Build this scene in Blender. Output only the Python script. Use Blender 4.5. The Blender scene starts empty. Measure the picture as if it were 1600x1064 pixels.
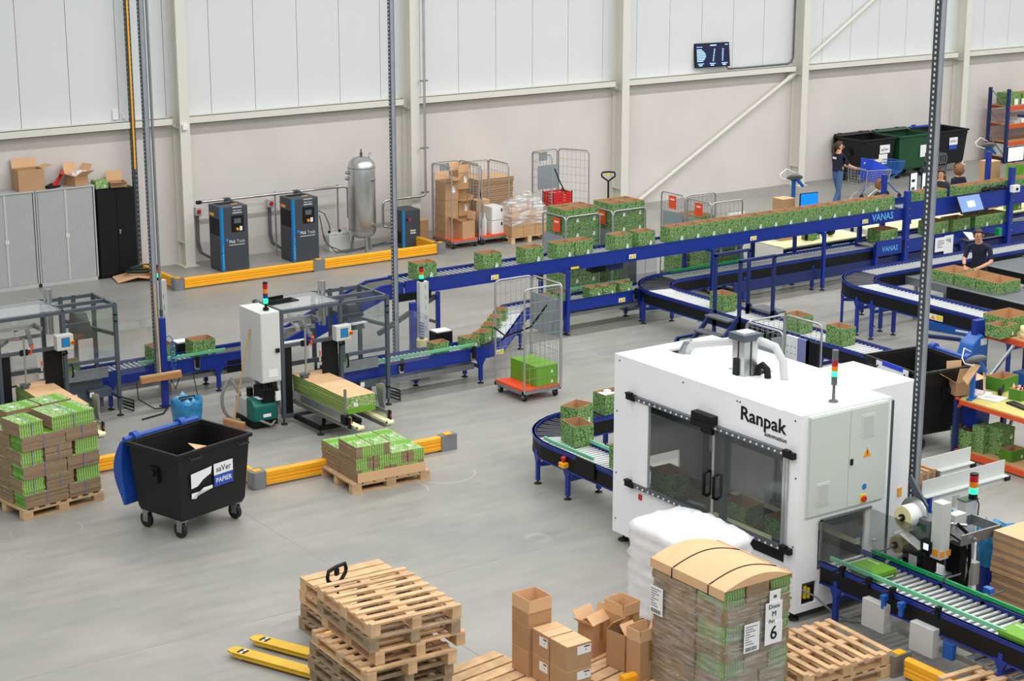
import bpy, math, random
from mathutils import Vector, Matrix
R = math.radians
rng = random.Random(7)
S = bpy.context.scene
COL = S.collection
# ------------------------------------------------------------------ camera, world, lamps, exposure
HC, FPX, PITCH, YAW = 8.3, 2922.4, R(14.47), R(55.08)
cam = bpy.data.cameras.new('camera'); camo = bpy.data.objects.new('camera', cam); COL.objects.link(camo)
camo.location = (0, 0, HC); camo.rotation_euler = (math.pi/2 - PITCH, 0, YAW - math.pi/2)
cam.sensor_width = 36; cam.lens = 36*FPX/1600; cam.clip_end = 300
S.camera = camo
w = bpy.data.worlds.new('hall'); S.world = w; w.use_nodes = True
w.node_tree.nodes['Background'].inputs[0].default_value = (0.93, 0.96, 1.0, 1)
w.node_tree.nodes['Background'].inputs[1].default_value = 0.36
def lamp_row(name, x, y, z, sx, sy, watts, col=(1, 0.98, 0.95), rx=0.0):
    l = bpy.data.lights.new(name, 'AREA'); l.shape = 'RECTANGLE'; l.size = sx; l.size_y = sy
    l.energy = watts; l.color = col
    o = bpy.data.objects.new(name, l); COL.objects.link(o); o.location = (x, y, z); o.rotation_euler = (rx, 0, 0)
    return o
for yy, xc, sx, watts in ((5, 25, 50, 1650), (12.5, 25, 50, 1500), (20, 26, 50, 1400), (27.5, 31.5, 42, 1750)):
    lamp_row('ceiling_lamp_row', xc, yy, 11.0, sx, 0.35, watts)
S.view_settings.view_transform = 'Standard'; S.view_settings.look = 'None'
S.view_settings.gamma = 1; S.view_settings.use_curve_mapping = False
S.view_settings.exposure = 0.42
# ------------------------------------------------------------------ measuring helpers: sight line met with a real plane
_fw = Vector((math.cos(YAW)*math.cos(PITCH), math.sin(YAW)*math.cos(PITCH), -math.sin(PITCH)))
_rt = Vector((math.sin(YAW), -math.cos(YAW), 0)); _up = _rt.cross(_fw); _c = Vector((0, 0, HC))
def ray(px, py): return _fw + _rt*((px-800)/FPX) - _up*((py-532)/FPX)
def gz(px, py, z=0.0): d = ray(px, py); return _c + d*((z-HC)/d.z)
def gy(px, py, y): d = ray(px, py); return _c + d*(y/d.y)
def gx(px, py, x): d = ray(px, py); return _c + d*(x/d.x)
# ------------------------------------------------------------------ materials
def lin(c):
    c = c/255.0
    return c/12.92 if c <= .04045 else ((c+.055)/1.055)**2.4
def rgb(*c): return (lin(c[0]), lin(c[1]), lin(c[2]), 1)
M = {}
def mat(name, c, rough=.5, metal=0.0, var=0.06, scale=3.0, bump=0.0, spec=None, rnd=0.0, emit=None, estr=0):
    m = bpy.data.materials.new(name); m.use_nodes = True; nt = m.node_tree; b = nt.nodes['Principled BSDF']
    base = rgb(*c)
    b.inputs['Roughness'].default_value = rough; b.inputs['Metallic'].default_value = metal
    if spec is not None: b.inputs['Specular IOR Level'].default_value = spec
    if emit:
        b.inputs['Emission Color'].default_value = rgb(*emit); b.inputs['Emission Strength'].default_value = estr
    tc = nt.nodes.new('ShaderNodeTexCoord'); n = nt.nodes.new('ShaderNodeTexNoise')
    n.inputs['Scale'].default_value = scale; n.inputs['Detail'].default_value = 4
    nt.links.new(tc.outputs['Object'], n.inputs['Vector'])
    hsv = nt.nodes.new('ShaderNodeHueSaturation'); hsv.inputs['Color'].default_value = base
    mr = nt.nodes.new('ShaderNodeMapRange'); mr.inputs[1].default_value = .25; mr.inputs[2].default_value = .75
    mr.inputs[3].default_value = 1-var; mr.inputs[4].default_value = 1+var
    nt.links.new(n.outputs['Fac'], mr.inputs[0])
    out = mr.outputs[0]
    if rnd:
        oi = nt.nodes.new('ShaderNodeObjectInfo'); mr2 = nt.nodes.new('ShaderNodeMapRange')
        mr2.inputs[3].default_value = 1-rnd; mr2.inputs[4].default_value = 1+rnd
        nt.links.new(oi.outputs['Random'], mr2.inputs[0])
        mu = nt.nodes.new('ShaderNodeMath'); mu.operation = 'MULTIPLY'
        nt.links.new(out, mu.inputs[0]); nt.links.new(mr2.outputs[0], mu.inputs[1]); out = mu.outputs[0]
    nt.links.new(out, hsv.inputs['Value']); nt.links.new(hsv.outputs['Color'], b.inputs['Base Color'])
    if bump:
        bp = nt.nodes.new('ShaderNodeBump'); bp.inputs['Strength'].default_value = bump; bp.inputs['Distance'].default_value = .02
        nt.links.new(n.outputs['Fac'], bp.inputs['Height']); nt.links.new(bp.outputs['Normal'], b.inputs['Normal'])
    M[name] = m
    return m
def clear(name, tint, fac, rough=.05, body=None, bodyfac=0.0, streak=False):
    m = bpy.data.materials.new(name); m.use_nodes = True; nt = m.node_tree
    for n in list(nt.nodes): nt.nodes.remove(n)
    o = nt.nodes.new('ShaderNodeOutputMaterial'); t = nt.nodes.new('ShaderNodeBsdfTransparent'); t.inputs[0].default_value = tint
    g = nt.nodes.new('ShaderNodeBsdfGlossy'); g.inputs['Roughness'].default_value = rough
    g.inputs[0].default_value = (.95, .95, .95, 1)
    mx = nt.nodes.new('ShaderNodeMixShader'); mx.inputs[0].default_value = fac
    nt.links.new(t.outputs[0], mx.inputs[1]); nt.links.new(g.outputs[0], mx.inputs[2])
    last = mx
    if body:
        d = nt.nodes.new('ShaderNodeBsdfDiffuse'); d.inputs[0].default_value = body
        m2 = nt.nodes.new('ShaderNodeMixShader'); m2.inputs[0].default_value = bodyfac
        nt.links.new(mx.outputs[0], m2.inputs[1]); nt.links.new(d.outputs[0], m2.inputs[2]); last = m2
        if streak:
            tc = nt.nodes.new('ShaderNodeTexCoord'); mp = nt.nodes.new('ShaderNodeMapping'); mp.inputs['Scale'].default_value = (2, 2, 14)
            mp.inputs['Rotation'].default_value = (.25, .2, 0)
            n = nt.nodes.new('ShaderNodeTexNoise'); n.inputs['Scale'].default_value = 2.2; n.inputs['Detail'].default_value = 5
            mr = nt.nodes.new('ShaderNodeMapRange'); mr.inputs[1].default_value = .45; mr.inputs[2].default_value = .75
            mr.inputs[3].default_value = bodyfac*.35; mr.inputs[4].default_value = min(1, bodyfac*3)
            nt.links.new(tc.outputs['Object'], mp.inputs[0]); nt.links.new(mp.outputs[0], n.inputs['Vector'])
            nt.links.new(n.outputs['Fac'], mr.inputs[0]); nt.links.new(mr.outputs[0], m2.inputs[0])
    nt.links.new(last.outputs[0], o.inputs[0]); M[name] = m
    return m
def leaf(name, dark, light, scale=22.0):
    """printed leaf pattern on corrugated board: light outlines of warped cells over a darker green"""
    m = mat(name, dark, .75, var=.04); nt = m.node_tree; b = nt.nodes['Principled BSDF']
    tc = nt.nodes.new('ShaderNodeTexCoord'); n = nt.nodes.new('ShaderNodeTexNoise'); n.inputs['Scale'].default_value = 9
    mixv = nt.nodes.new('ShaderNodeMix'); mixv.data_type = 'VECTOR'; mixv.inputs[0].default_value = .09
    nt.links.new(tc.outputs['Object'], n.inputs['Vector']); nt.links.new(tc.outputs['Object'], mixv.inputs[4]); nt.links.new(n.outputs['Color'], mixv.inputs[5])
    v = nt.nodes.new('ShaderNodeTexVoronoi'); v.feature = 'DISTANCE_TO_EDGE'; v.inputs['Scale'].default_value = scale
    nt.links.new(mixv.outputs[1], v.inputs['Vector'])
    wv = nt.nodes.new('ShaderNodeMath'); wv.operation = 'SINE'; ml = nt.nodes.new('ShaderNodeMath'); ml.operation = 'MULTIPLY'; ml.inputs[1].default_value = 26
    nt.links.new(v.outputs['Distance'], ml.inputs[0]); nt.links.new(ml.outputs[0], wv.inputs[0])
    r = nt.nodes.new('ShaderNodeValToRGB'); r.color_ramp.elements[0].position = .30; r.color_ramp.elements[1].position = .62
    r.color_ramp.elements[0].color = rgb(*light); r.color_ramp.elements[1].color = rgb(*dark)
    mr = nt.nodes.new('ShaderNodeMapRange'); mr.inputs[1].default_value = -1; mr.inputs[2].default_value = 1
    nt.links.new(wv.outputs[0], mr.inputs[0]); nt.links.new(mr.outputs[0], r.inputs[0])
    nt.links.new(r.outputs[0], b.inputs['Base Color'])
    return m
def striped(name, c1, c2, scale, axis):
    m = mat(name, c1, .75); nt = m.node_tree; b = nt.nodes['Principled BSDF']
    tc = nt.nodes.new('ShaderNodeTexCoord'); wv = nt.nodes.new('ShaderNodeTexWave'); wv.bands_direction = axis
    wv.inputs['Scale'].default_value = scale; wv.inputs['Distortion'].default_value = 1.2; wv.inputs['Detail'].default_value = 2
    r = nt.nodes.new('ShaderNodeMix'); r.data_type = 'RGBA'; r.inputs[6].default_value = rgb(*c1); r.inputs[7].default_value = rgb(*c2)
    nt.links.new(tc.outputs['Object'], wv.inputs['Vector']); nt.links.new(wv.outputs['Fac'], r.inputs[0]); nt.links.new(r.outputs[2], b.inputs['Base Color'])
    return m
mat('wall_concrete', (216, 210, 205), .85, var=.05, scale=.9)
mat('wall_panel', (218, 221, 222), .55, var=.012, scale=.5)
mat('cream_steel', (222, 221, 210), .45, var=.02)
mat('galv', (150, 155, 158), .42, .75, var=.10, scale=9)
mat('galv_post', (158, 164, 172), .42, .3, var=.08, scale=6)
mat('galv_dark', (70, 75, 82), .5, .5)
mat('silver', (196, 198, 198), .3, .85, var=.1, scale=5)
mat('wire', (172, 174, 174), .4, .55, var=.03)
mat('blue', (18, 48, 144), .38, var=.05, scale=2)
mat('blue_dark', (24, 42, 98), .45, var=.05)
mat('blue_mid', (22, 92, 176), .4)
mat('blue_lettering', (92, 176, 232), .5)
mat('blue_crate', (28, 70, 214), .4)
mat('blue_lid', (26, 74, 168), .38)
mat('blue_film', (40, 128, 178), .25, var=.25, scale=12, bump=.6)
mat('black', (13, 14, 16), .55, var=.15, spec=.3)
mat('black_bin', (19, 20, 22), .5, var=.12, scale=5, spec=.35)
mat('rubber', (30, 30, 31), .8)
mat('steel_dark', (74, 84, 93), .42, var=.04)
mat('compressor_grey', (62, 68, 76), .5, var=.03)
mat('strip_blue', (0, 128, 198), .45)
mat('cab_grey', (184, 186, 186), .5, var=.03)
mat('cabinet_light', (212, 215, 212), .5, var=.01)
mat('white_paint', (246, 248, 250), .35, var=.008)
mat('white', (236, 237, 236), .5, var=.02)
mat('light_grey', (198, 201, 198), .5, var=.02)
mat('green_box_grey', (206, 213, 206), .45, var=.01)
mat('orange', (236, 78, 36), .45)
mat('rack_orange', (214, 82, 36), .45, var=.06)
mat('red', (206, 34, 34), .45)
mat('yellow', (250, 176, 26), .42, var=.04)
mat('yellow_jack', (222, 178, 36), .45, var=.12, scale=5)
mat('sign_yellow', (238, 214, 30), .5)
mat('amber', (242, 150, 22), .35)
mat('amber_lens', (236, 128, 14), .3)
mat('red_lens', (178, 26, 30), .3)
mat('green_lens', (40, 235, 140), .3, emit=(40, 245, 140), estr=1.6)
mat('kraft', (186, 146, 106), .8, var=.06, scale=5, rnd=.05)
mat('kraft_light', (224, 182, 138), .8, var=.04, scale=4, rnd=.04)
mat('kraft_dark', (150, 124, 98), .85, var=.1, scale=30)
mat('tape', (158, 116, 66), .35)
mat('wood', (208, 172, 130), .75, var=.24, scale=7, rnd=.16)
mat('wood_old', (158, 136, 108), .85, var=.24, scale=8, rnd=.18)
mat('wood_stick', (206, 166, 116), .55)
mat('bristle', (176, 122, 78), .9, var=.2, scale=40)
leaf('leaf', (66, 114, 54), (168, 198, 130))
leaf('leaf_fresh', (96, 150, 60), (206, 222, 172))
mat('green_plain', (104, 164, 36), .6, var=.03)
mat('green_deep', (70, 128, 28), .65, var=.04)
striped('green_edge_wrapped', (84, 122, 58), (146, 170, 108), 9, 'X')
striped('green_edge', (88, 150, 44), (178, 204, 120), 9, 'X')
mat('green_rail', (0, 150, 82), .4)
mat('green_clear', (120, 205, 160), .3)
mat('green_bin', (24, 74, 44), .45)
mat('teal', (0, 98, 92), .4)
mat('hose_green', (24, 58, 50), .4)
mat('roller', (190, 193, 192), .35, .5, var=.04)
mat('roller_white', (200, 203, 203), .4, .1, var=.03)
mat('roller_dark', (58, 60, 68), .4, .3)
mat('belt', (84, 82, 76), .8)
mat('cream_top', (240, 238, 188), .6)
mat('cream_belt', (238, 236, 186), .55)
mat('osb', (196, 186, 108), .7, var=.12, scale=14)
mat('paper', (240, 241, 242), .7)
mat('ink', (40, 42, 46), .7)
mat('ink_blue', (40, 74, 176), .6)
mat('screen', (16, 20, 44), .2, emit=(14, 18, 46), estr=.8)
mat('screen_text', (150, 190, 245), .3, emit=(150, 195, 250), estr=1.2)
mat('screen_blue', (20, 110, 230), .2, emit=(16, 110, 235), estr=1.0)
mat('screen_pale', (112, 142, 190), .2, emit=(96, 132, 190), estr=.3)
mat('screen_white', (220, 235, 255), .2, emit=(205, 226, 255), estr=.9)
mat('skin', (214, 162, 132), .55, var=.04)
mat('hair_brown', (74, 46, 32), .6, var=.3, scale=60, bump=.5)
mat('hair_curly', (140, 94, 58), .7, var=.35, scale=70, bump=.8)
mat('hair_dark', (60, 46, 36), .6, var=.25, scale=60, bump=.4)
mat('navy', (24, 30, 56), .85, var=.08)
mat('jeans', (72, 100, 142), .85, var=.12, scale=14)
mat('trouser_dark', (34, 38, 48), .85)
mat('shoe', (30, 28, 28), .7)
mat('eye', (30, 24, 22), .3)
mat('lip', (178, 100, 90), .5)
mat('label_cream', (240, 226, 170), .5)
mat('film_white', (240, 242, 246), .3, var=.05, scale=6, bump=.5)
mat('grey_dark', (92, 96, 100), .5)
mat('grey_board', (138, 150, 158), .55, var=.04)
mat('lavender', (128, 132, 182), .5)
clear('plexi', (.93, .945, .95, 1), .07, .04)
clear('plexi_hood', (.88, .885, .885, 1), .05, .08)
clear('smoked', (.87, .885, .89, 1), .06, .05)
clear('plexi_roof', (.93, .94, .95, 1), .1, .15, (.84, .86, .88, 1), .16)
clear('film', (.96, .96, .96, 1), .15, .18, (.86, .87, .88, 1), .12, True)
clear('film_soft', (.95, .96, .97, 1), .12, .25, (.88, .88, .9, 1), .3, True)
clear('bottle', (.8, .88, .95, 1), .15, .05)
mat('hose_grey', (136, 136, 130), .5)
mat('rail_grey', (104, 109, 115), .4, .4)
mat('ink_soft', (120, 122, 128), .7)
mat('can_white', (214, 216, 214), .35, spec=.4)
# ------------------------------------------------------------------ mesh building
class MB:
    def __init__(s): s.v = []; s.f = []; s.m = []; s.s = []; s.T = None
    def add(s, vs, fs, m=0, smooth=False):
        o = len(s.v)
        for p in vs:
            p = Vector(p); s.v.append(s.T @ p if s.T else p)
        for k, f in enumerate(fs):
            s.f.append([i+o for i in f]); s.m.append(m[k] if isinstance(m, (list, tuple)) else m); s.s.append(smooth)
    def box(s, x0, x1, y0, y1, z0, z1, m=0):
        """m: index, or [bottom, top, -y, +x, +y, -x]"""
        s.add([(x0,y0,z0),(x1,y0,z0),(x1,y1,z0),(x0,y1,z0),(x0,y0,z1),(x1,y0,z1),(x1,y1,z1),(x0,y1,z1)],
              [(3,2,1,0),(4,5,6,7),(0,1,5,4),(1,2,6,5),(2,3,7,6),(3,0,4,7)], m)
    def cbox(s, c, d, m=0): s.box(c[0]-d[0]/2, c[0]+d[0]/2, c[1]-d[1]/2, c[1]+d[1]/2, c[2]-d[2]/2, c[2]+d[2]/2, m)
    def bar(s, p, q, w, h, m=0):
        p = Vector(p); q = Vector(q); d = (q-p).normalized(); u = Vector((0,0,1))
        if abs(d.z) > .97: u = Vector((0,1,0))
        r = d.cross(u).normalized(); u = r.cross(d)
        vs = []
        for c in (p, q):
            for a, b in ((-1,-1),(1,-1),(1,1),(-1,1)): vs.append(c + r*(a*w/2) + u*(b*h/2))
        s.add(vs, [(3,2,1,0),(4,5,6,7),(0,1,5,4),(1,2,6,5),(2,3,7,6),(3,0,4,7)], m)
    def tube(s, pts, r, n=6, m=0, closed=False, cap=True):
        pts = [Vector(p) for p in pts]; N = len(pts); vs = []
        prev = None
        for i in range(N):
            a = pts[i-1] if (i or closed) else pts[0]; b = pts[(i+1) % N] if (i < N-1 or closed) else pts[-1]
            d = (b-a)
            if d.length < 1e-9: d = Vector((0,0,1))
            d.normalize()
            if prev is None:
                u = Vector((0,0,1)) if abs(d.z) < .9 else Vector((1,0,0))
                u = (u - d*u.dot(d)).normalized()
            else:
                u = prev - d*prev.dot(d)
                u = u.normalized() if u.length > 1e-6 else d.orthogonal().normalized()
            prev = u; t = d.cross(u); rr = r[i] if isinstance(r, (list, tuple)) else r
            for k in range(n):
                a_ = 2*math.pi*k/n; vs.append(pts[i] + u*(rr*math.cos(a_)) + t*(rr*math.sin(a_)))
        fs = []
        for i in range(N if closed else N-1):
            j = (i+1) % N
            for k in range(n):
                k2 = (k+1) % n; fs.append((i*n+k, i*n+k2, j*n+k2, j*n+k))
        s.add(vs, fs, m, n > 5)
        if cap and not closed:
            s.add(vs[:n], [tuple(range(n-1, -1, -1))], m); s.add(vs[-n:], [tuple(range(n))], m)
    def cyl(s, p, q, r, n=12, m=0, r2=None): s.tube([p, q], [r, r if r2 is None else r2], n, m)
    def lathe(s, prof, n=20, m=0, c=(0,0,0)):
        vs = []; c = Vector(c)
        for r, z in prof:
            for k in range(n):
                a = 2*math.pi*k/n; vs.append(c + Vector((r*math.cos(a), r*math.sin(a), z)))
        fs = []
        for i in range(len(prof)-1):
            for k in range(n):
                k2 = (k+1) % n; fs.append((i*n+k, i*n+k2, (i+1)*n+k2, (i+1)*n+k))
        s.add(vs, fs, m, True)
        s.add(vs[:n], [tuple(range(n-1, -1, -1))], m); s.add(vs[-n:], [tuple(range(n))], m)
    def prism(s, poly, a0, a1, m=0, axis='z'):
        n = len(poly)
        def P(u, v, a): return (u, v, a) if axis == 'z' else ((u, a, v) if axis == 'y' else (a, u, v))
        vs = [P(u, v, a0) for u, v in poly] + [P(u, v, a1) for u, v in poly]
        s.add(vs, [tuple(range(n-1, -1, -1)), tuple(range(n, 2*n))] + [(i, (i+1) % n, n+(i+1) % n, n+i) for i in range(n)], m)
    def quad(s, a, b, c, d, m=0): s.add([a, b, c, d], [(0, 1, 2, 3)], m)
    def data(s, name, mats):
        me = bpy.data.meshes.new(name); me.from_pydata([tuple(v) for v in s.v], [], s.f)
        for x in mats: me.materials.append(M[x] if isinstance(x, str) else x)
        me.polygons.foreach_set('material_index', s.m); me.polygons.foreach_set('use_smooth', s.s); me.update()
        return me
    def build(s, name, mats, parent=None, loc=None, rot=None, bevel=0):
        if isinstance(mats, str): mats = [mats]
        o = bpy.data.objects.new(name, s.data(name, mats)); COL.objects.link(o)
        if parent: o.parent = parent
        if loc is not None: o.location = loc
        if rot is not None: o.rotation_euler = rot
        if bevel:
            b = o.modifiers.new('bevel', 'BEVEL'); b.width = bevel; b.segments = 2; b.limit_method = 'ANGLE'
        return o
def inst(name, me, parent=None, loc=(0,0,0), rot=(0,0,0)):
    o = bpy.data.objects.new(name, me); COL.objects.link(o); o.parent = parent; o.location = loc; o.rotation_euler = rot
    return o
LABELS = {}
def tag(o, label, cat, group=None):
    o['label'] = label; o['category'] = cat
    if group: o['group'] = group
    LABELS.setdefault(label, []).append(o.name)
    return o
def thing(name, label, cat, loc=(0,0,0), rz=0.0, group=None):
    o = bpy.data.objects.new(name, None); COL.objects.link(o); o.empty_display_size = .1
    o.location = loc; o.rotation_euler = (0, 0, rz)
    return tag(o, label, cat, group)
def struct(o): o['kind'] = 'structure'; return o
def dup(root, loc, rz=None, label=None, group=None):
    r = root.copy(); COL.objects.link(r); r.location = loc
    if rz is not None: r.rotation_euler = (0, 0, rz)
    if label: tag(r, label, r['category'], group)
    for ch in list(root.children):
        c = ch.copy(); COL.objects.link(c); c.parent = r
        for g in list(ch.children):
            d = g.copy(); COL.objects.link(d); d.parent = c
    return r
def boxpart(name, m, parent, x0, x1, y0, y1, z0, z1, bevel=0):
    b = MB(); b.box(x0, x1, y0, y1, z0, z1); return b.build(name, m, parent, bevel=bevel)
def text(name, s, size, m, loc, rot, parent, extrude=.002, align='CENTER', sx=1.0, off=0):
    c = bpy.data.curves.new(name, 'FONT'); c.body = s; c.size = size; c.extrude = extrude; c.align_x = align; c.align_y = 'CENTER'
    c.resolution_u = 2; c.offset = off; c.materials.append(M[m])
    f = bpy.data.objects.new(name, c); COL.objects.link(f)
    me = bpy.data.meshes.new_from_object(f.evaluated_get(bpy.context.evaluated_depsgraph_get())); bpy.data.objects.remove(f)
    o = inst(name, me, parent, loc, rot); o.scale = (sx, 1, 1)
    return o
FY = (math.pi/2, 0, 0)                # lettering on a face that looks along -Y
FX = (math.pi/2, 0, -math.pi/2)       # lettering on a face that looks along -X
def arc(cx, cy, r, a0, a1, n, z): return [(cx+r*math.cos(R(a0+(a1-a0)*i/n)), cy+r*math.sin(R(a0+(a1-a0)*i/n)), z) for i in range(n+1)]
# ================================================================== SETTING
YW = 35.7
def concrete_floor():
    m = mat('floor', (166, 165, 160), .42, var=.05, scale=.5); nt = m.node_tree; b = nt.nodes['Principled BSDF']
    tc = nt.nodes.new('ShaderNodeTexCoord'); n = nt.nodes.new('ShaderNodeTexNoise'); n.inputs['Scale'].default_value = .35; n.inputs['Detail'].default_value = 9
    n.inputs['Roughness'].default_value = .65
    n2 = nt.nodes.new('ShaderNodeTexNoise'); n2.inputs['Scale'].default_value = 5; n2.inputs['Detail'].default_value = 6
    mp = nt.nodes.new('ShaderNodeMapping'); mp.inputs['Scale'].default_value = (.25, 1.2, 1); mp.inputs['Rotation'].default_value = (0, 0, .3)
    nt.links.new(tc.outputs['Object'], n.inputs['Vector']); nt.links.new(tc.outputs['Object'], mp.inputs[0]); nt.links.new(mp.outputs[0], n2.inputs['Vector'])
    r = nt.nodes.new('ShaderNodeValToRGB'); r.color_ramp.elements[0].position = .32; r.color_ramp.elements[1].position = .68
    r.color_ramp.elements[0].color = rgb(142, 142, 138); r.color_ramp.elements[1].color = rgb(167, 165, 157)
    mx = nt.nodes.new('ShaderNodeMix'); mx.data_type = 'RGBA'; mx.blend_type = 'MULTIPLY'; mx.inputs[0].default_value = .35
    r2 = nt.nodes.new('ShaderNodeValToRGB'); r2.color_ramp.elements[0].position = .3; r2.color_ramp.elements[1].position = .6
    r2.color_ramp.elements[0].color = (.72, .72, .72, 1); r2.color_ramp.elements[1].color = (1, 1, 1, 1)
    nt.links.new(n.outputs['Fac'], r.inputs[0]); nt.links.new(n2.outputs['Fac'], r2.inputs[0])
    nt.links.new(r.outputs[0], mx.inputs[6]); nt.links.new(r2.outputs[0], mx.inputs[7]); 
    v = nt.nodes.new('ShaderNodeTexVoronoi'); v.inputs['Scale'].default_value = .55; v.inputs['Randomness'].default_value = 1
    ab = nt.nodes.new('ShaderNodeMath'); ab.operation = 'COMPARE'; ab.inputs[1].default_value = .26; ab.inputs[2].default_value = .006
    n3 = nt.nodes.new('ShaderNodeTexNoise'); n3.inputs['Scale'].default_value = 1.1; th = nt.nodes.new('ShaderNodeMapRange'); th.inputs[1].default_value = .5; th.inputs[2].default_value = .65; th.inputs[4].default_value = .35
    mu = nt.nodes.new('ShaderNodeMath'); mu.operation = 'MULTIPLY'; lt = nt.nodes.new('ShaderNodeMix'); lt.data_type = 'RGBA'; lt.inputs[7].default_value = rgb(205, 203, 196)
    nt.links.new(tc.outputs['Object'], v.inputs['Vector']); nt.links.new(tc.outputs['Object'], n3.inputs['Vector']); nt.links.new(v.outputs['Distance'], ab.inputs[0]); nt.links.new(n3.outputs['Fac'], th.inputs[0])
    nt.links.new(ab.outputs[0], mu.inputs[0]); nt.links.new(th.outputs[0], mu.inputs[1]); nt.links.new(mu.outputs[0], lt.inputs[0]); nt.links.new(mx.outputs[2], lt.inputs[6]); nt.links.new(lt.outputs[2], b.inputs['Base Color'])
    rr = nt.nodes.new('ShaderNodeMapRange'); rr.inputs[3].default_value = .3; rr.inputs[4].default_value = .5
    nt.links.new(n2.outputs['Fac'], rr.inputs[0]); nt.links.new(rr.outputs[0], b.inputs['Roughness'])
concrete_floor()
mat('joint', (148, 146, 142), .8)
b = MB(); b.box(-4, 64, -4, 36.2, -.2, 0); floor = struct(b.build('floor', 'floor'))
for k, (x0, x1, y0, y1) in enumerate(((10.36, 10.375, 8, 35.6), (22.2, 22.212, 8, 35.6), (10.375, 22.2, 17.69, 17.70), (-4, 10.36, 17.69, 17.70), (10.375, 22.2, 29.6, 29.61))):
    boxpart('joint', 'joint', floor, x0, x1, y0, y1, 0, .0012)
b = MB(); b.box(-4, 64, YW, YW+.3, 0, 3.12); wall = struct(b.build('wall_back', 'wall_concrete'))
b = MB(); b.box(-4, 64, YW+.08, YW+.3, 3.12, 9.5); b.build('joint_backing', 'grey_dark', wall)
b = MB(); b.box(.006, 1.025, -.03, .08, 0, 6.38); pm = b.data('panel', [M['wall_panel']])
for k in range(-8, 44): inst('panel', pm, wall, (13.11+1.031*k, YW, 3.12))
def column(x, n):
    b = MB(); b.box(-.11, .11, 0, .022, 0, 9.4); b.box(-.007, .007, .022, .38, 0, 9.4); b.box(-.11, .11, .36, .39, 0, 9.4)
    b.box(-.17, .17, -.04, .40, 0, .02)
    for z in (.5, 2.9): b.box(-.11, -.007, .022, .36, z, z+.012); b.box(.007, .11, .022, .36, z, z+.012)
    o = b.build('trim_%d' % n, 'cream_steel', None, (x, YW-.4, 0)); return struct(o)
CX = (10.6, 16.44, 22.02, 27.98, 33.86, 39.92, 45.9)
for i, x in enumerate(CX): column(x, i+1)
for i in range(len(CX)-1):
    b = MB(); x0, x1 = CX[i]+.112, CX[i+1]-.112
    b.box(x0, x1-.1, YW-.27, YW-.258, 2.97, 3.13); b.box(x0, x1-.1, YW-.27, YW, 3.118, 3.13); b.box(x0, x1-.1, YW-.27, YW, 2.97, 2.982)
    b.box(x1-.22, x1-.02, YW-.25, YW-.02, 2.955, 2.968)
    struct(b.build('trim_%d' % (11+i), 'cream_steel'))
def brace(p, q, n):
    b = MB(); b.tube([p, q], .05, 10); b.bar(Vector(q)-(Vector(q)-Vector(p)).normalized()*.3, q, .03, .14); struct(b.build('trim_%d' % n, 'cream_steel'))
brace((28.5, YW-.16, .05), (33.74, YW-.16, 2.94), 21); brace((34.05, YW-.16, 3.2), (39.8, YW-.16, 6.75), 22)
# --- fittings on the back wall
t = thing('wall_screen', 'black flat screen with white figures high on the wall above the cream beam', 'screen', (30.9, YW-.16, 3.25))
t.rotation_euler = (R(-7), 0, R(-6))
boxpart('casing', 'black', t, -.52, .52, -.03, .03, 0, .6, .006); boxpart('display', 'screen', t, -.5, .5, -.035, -.03, .02, .58)
boxpart('wall_bracket', 'steel_dark', t, -.12, .12, .03, .16, .2, .4)
b = MB()
b.box(-.06, .12, -.038, -.035, .525, .55); b.box(-.47, -.3, -.038, -.035, .5, .512); b.box(.38, .47, -.038, -.035, .535, .55)
for k in range(8):
    z = .43-.04*k; wd = .1+.17*math.sin(math.pi*(k+1)/9.5)
    b.box(-.47, -.47+wd, -.038, -.035, z, z+.02); b.box(.05-.008*k, .085-.008*k, -.038, -.035, z, z+.018); b.box(.3-.004*k, .34-.004*k, -.038, -.035, z, z+.018)
for x in (-.45, -.1, .26): b.box(x, x+.18, -.038, -.035, .085, .1); b.box(x+.03, x+.13, -.038, -.035, .04, .065)
o = b.build('display_figures', 'screen_text', t); o['kind'] = 'stuff'
b = MB(); b.tube([(31.32, YW-.09, 3.3), (31.5, YW-.09, 3.17), (31.9, YW-.09, 3.16), (33.5, YW-.09, 3.17), (33.62, YW-.09, 3.2), (33.7, YW-.09, 3.32), (33.72, YW-.09, 9.3)], .022, 8)
tag(b.build('cable_conduit', 'grey_dark'), 'grey cable conduit running from the wall screen up beside the column', 'conduit')
t = thing('wireless_router', 'small white box mounted on the wall panels above the grey cabinets', 'router', gy(180, 179, YW-.03))
boxpart('casing', 'white', t, -.07, .05, -.05, 0, -.1, .11, .012)
b = MB(); b.tube([(.0, -.02, -.1), (.05, -.02, -.15), (.12, -.02, -.14), (.16, -.02, -.06)], .008); b.build('cord', 'white', t)
boxpart('socket', 'white', t, .13, .2, -.06, 0, -.08, 0, .006)
t = thing('column_sensor', 'tiny white sensor box on the front of the cream column left', 'sensor', (16.42, YW-.4, 2.94))
boxpart('casing', 'white', t, -.06, .06, -.07, 0, -.06, .06, .012)
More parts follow.
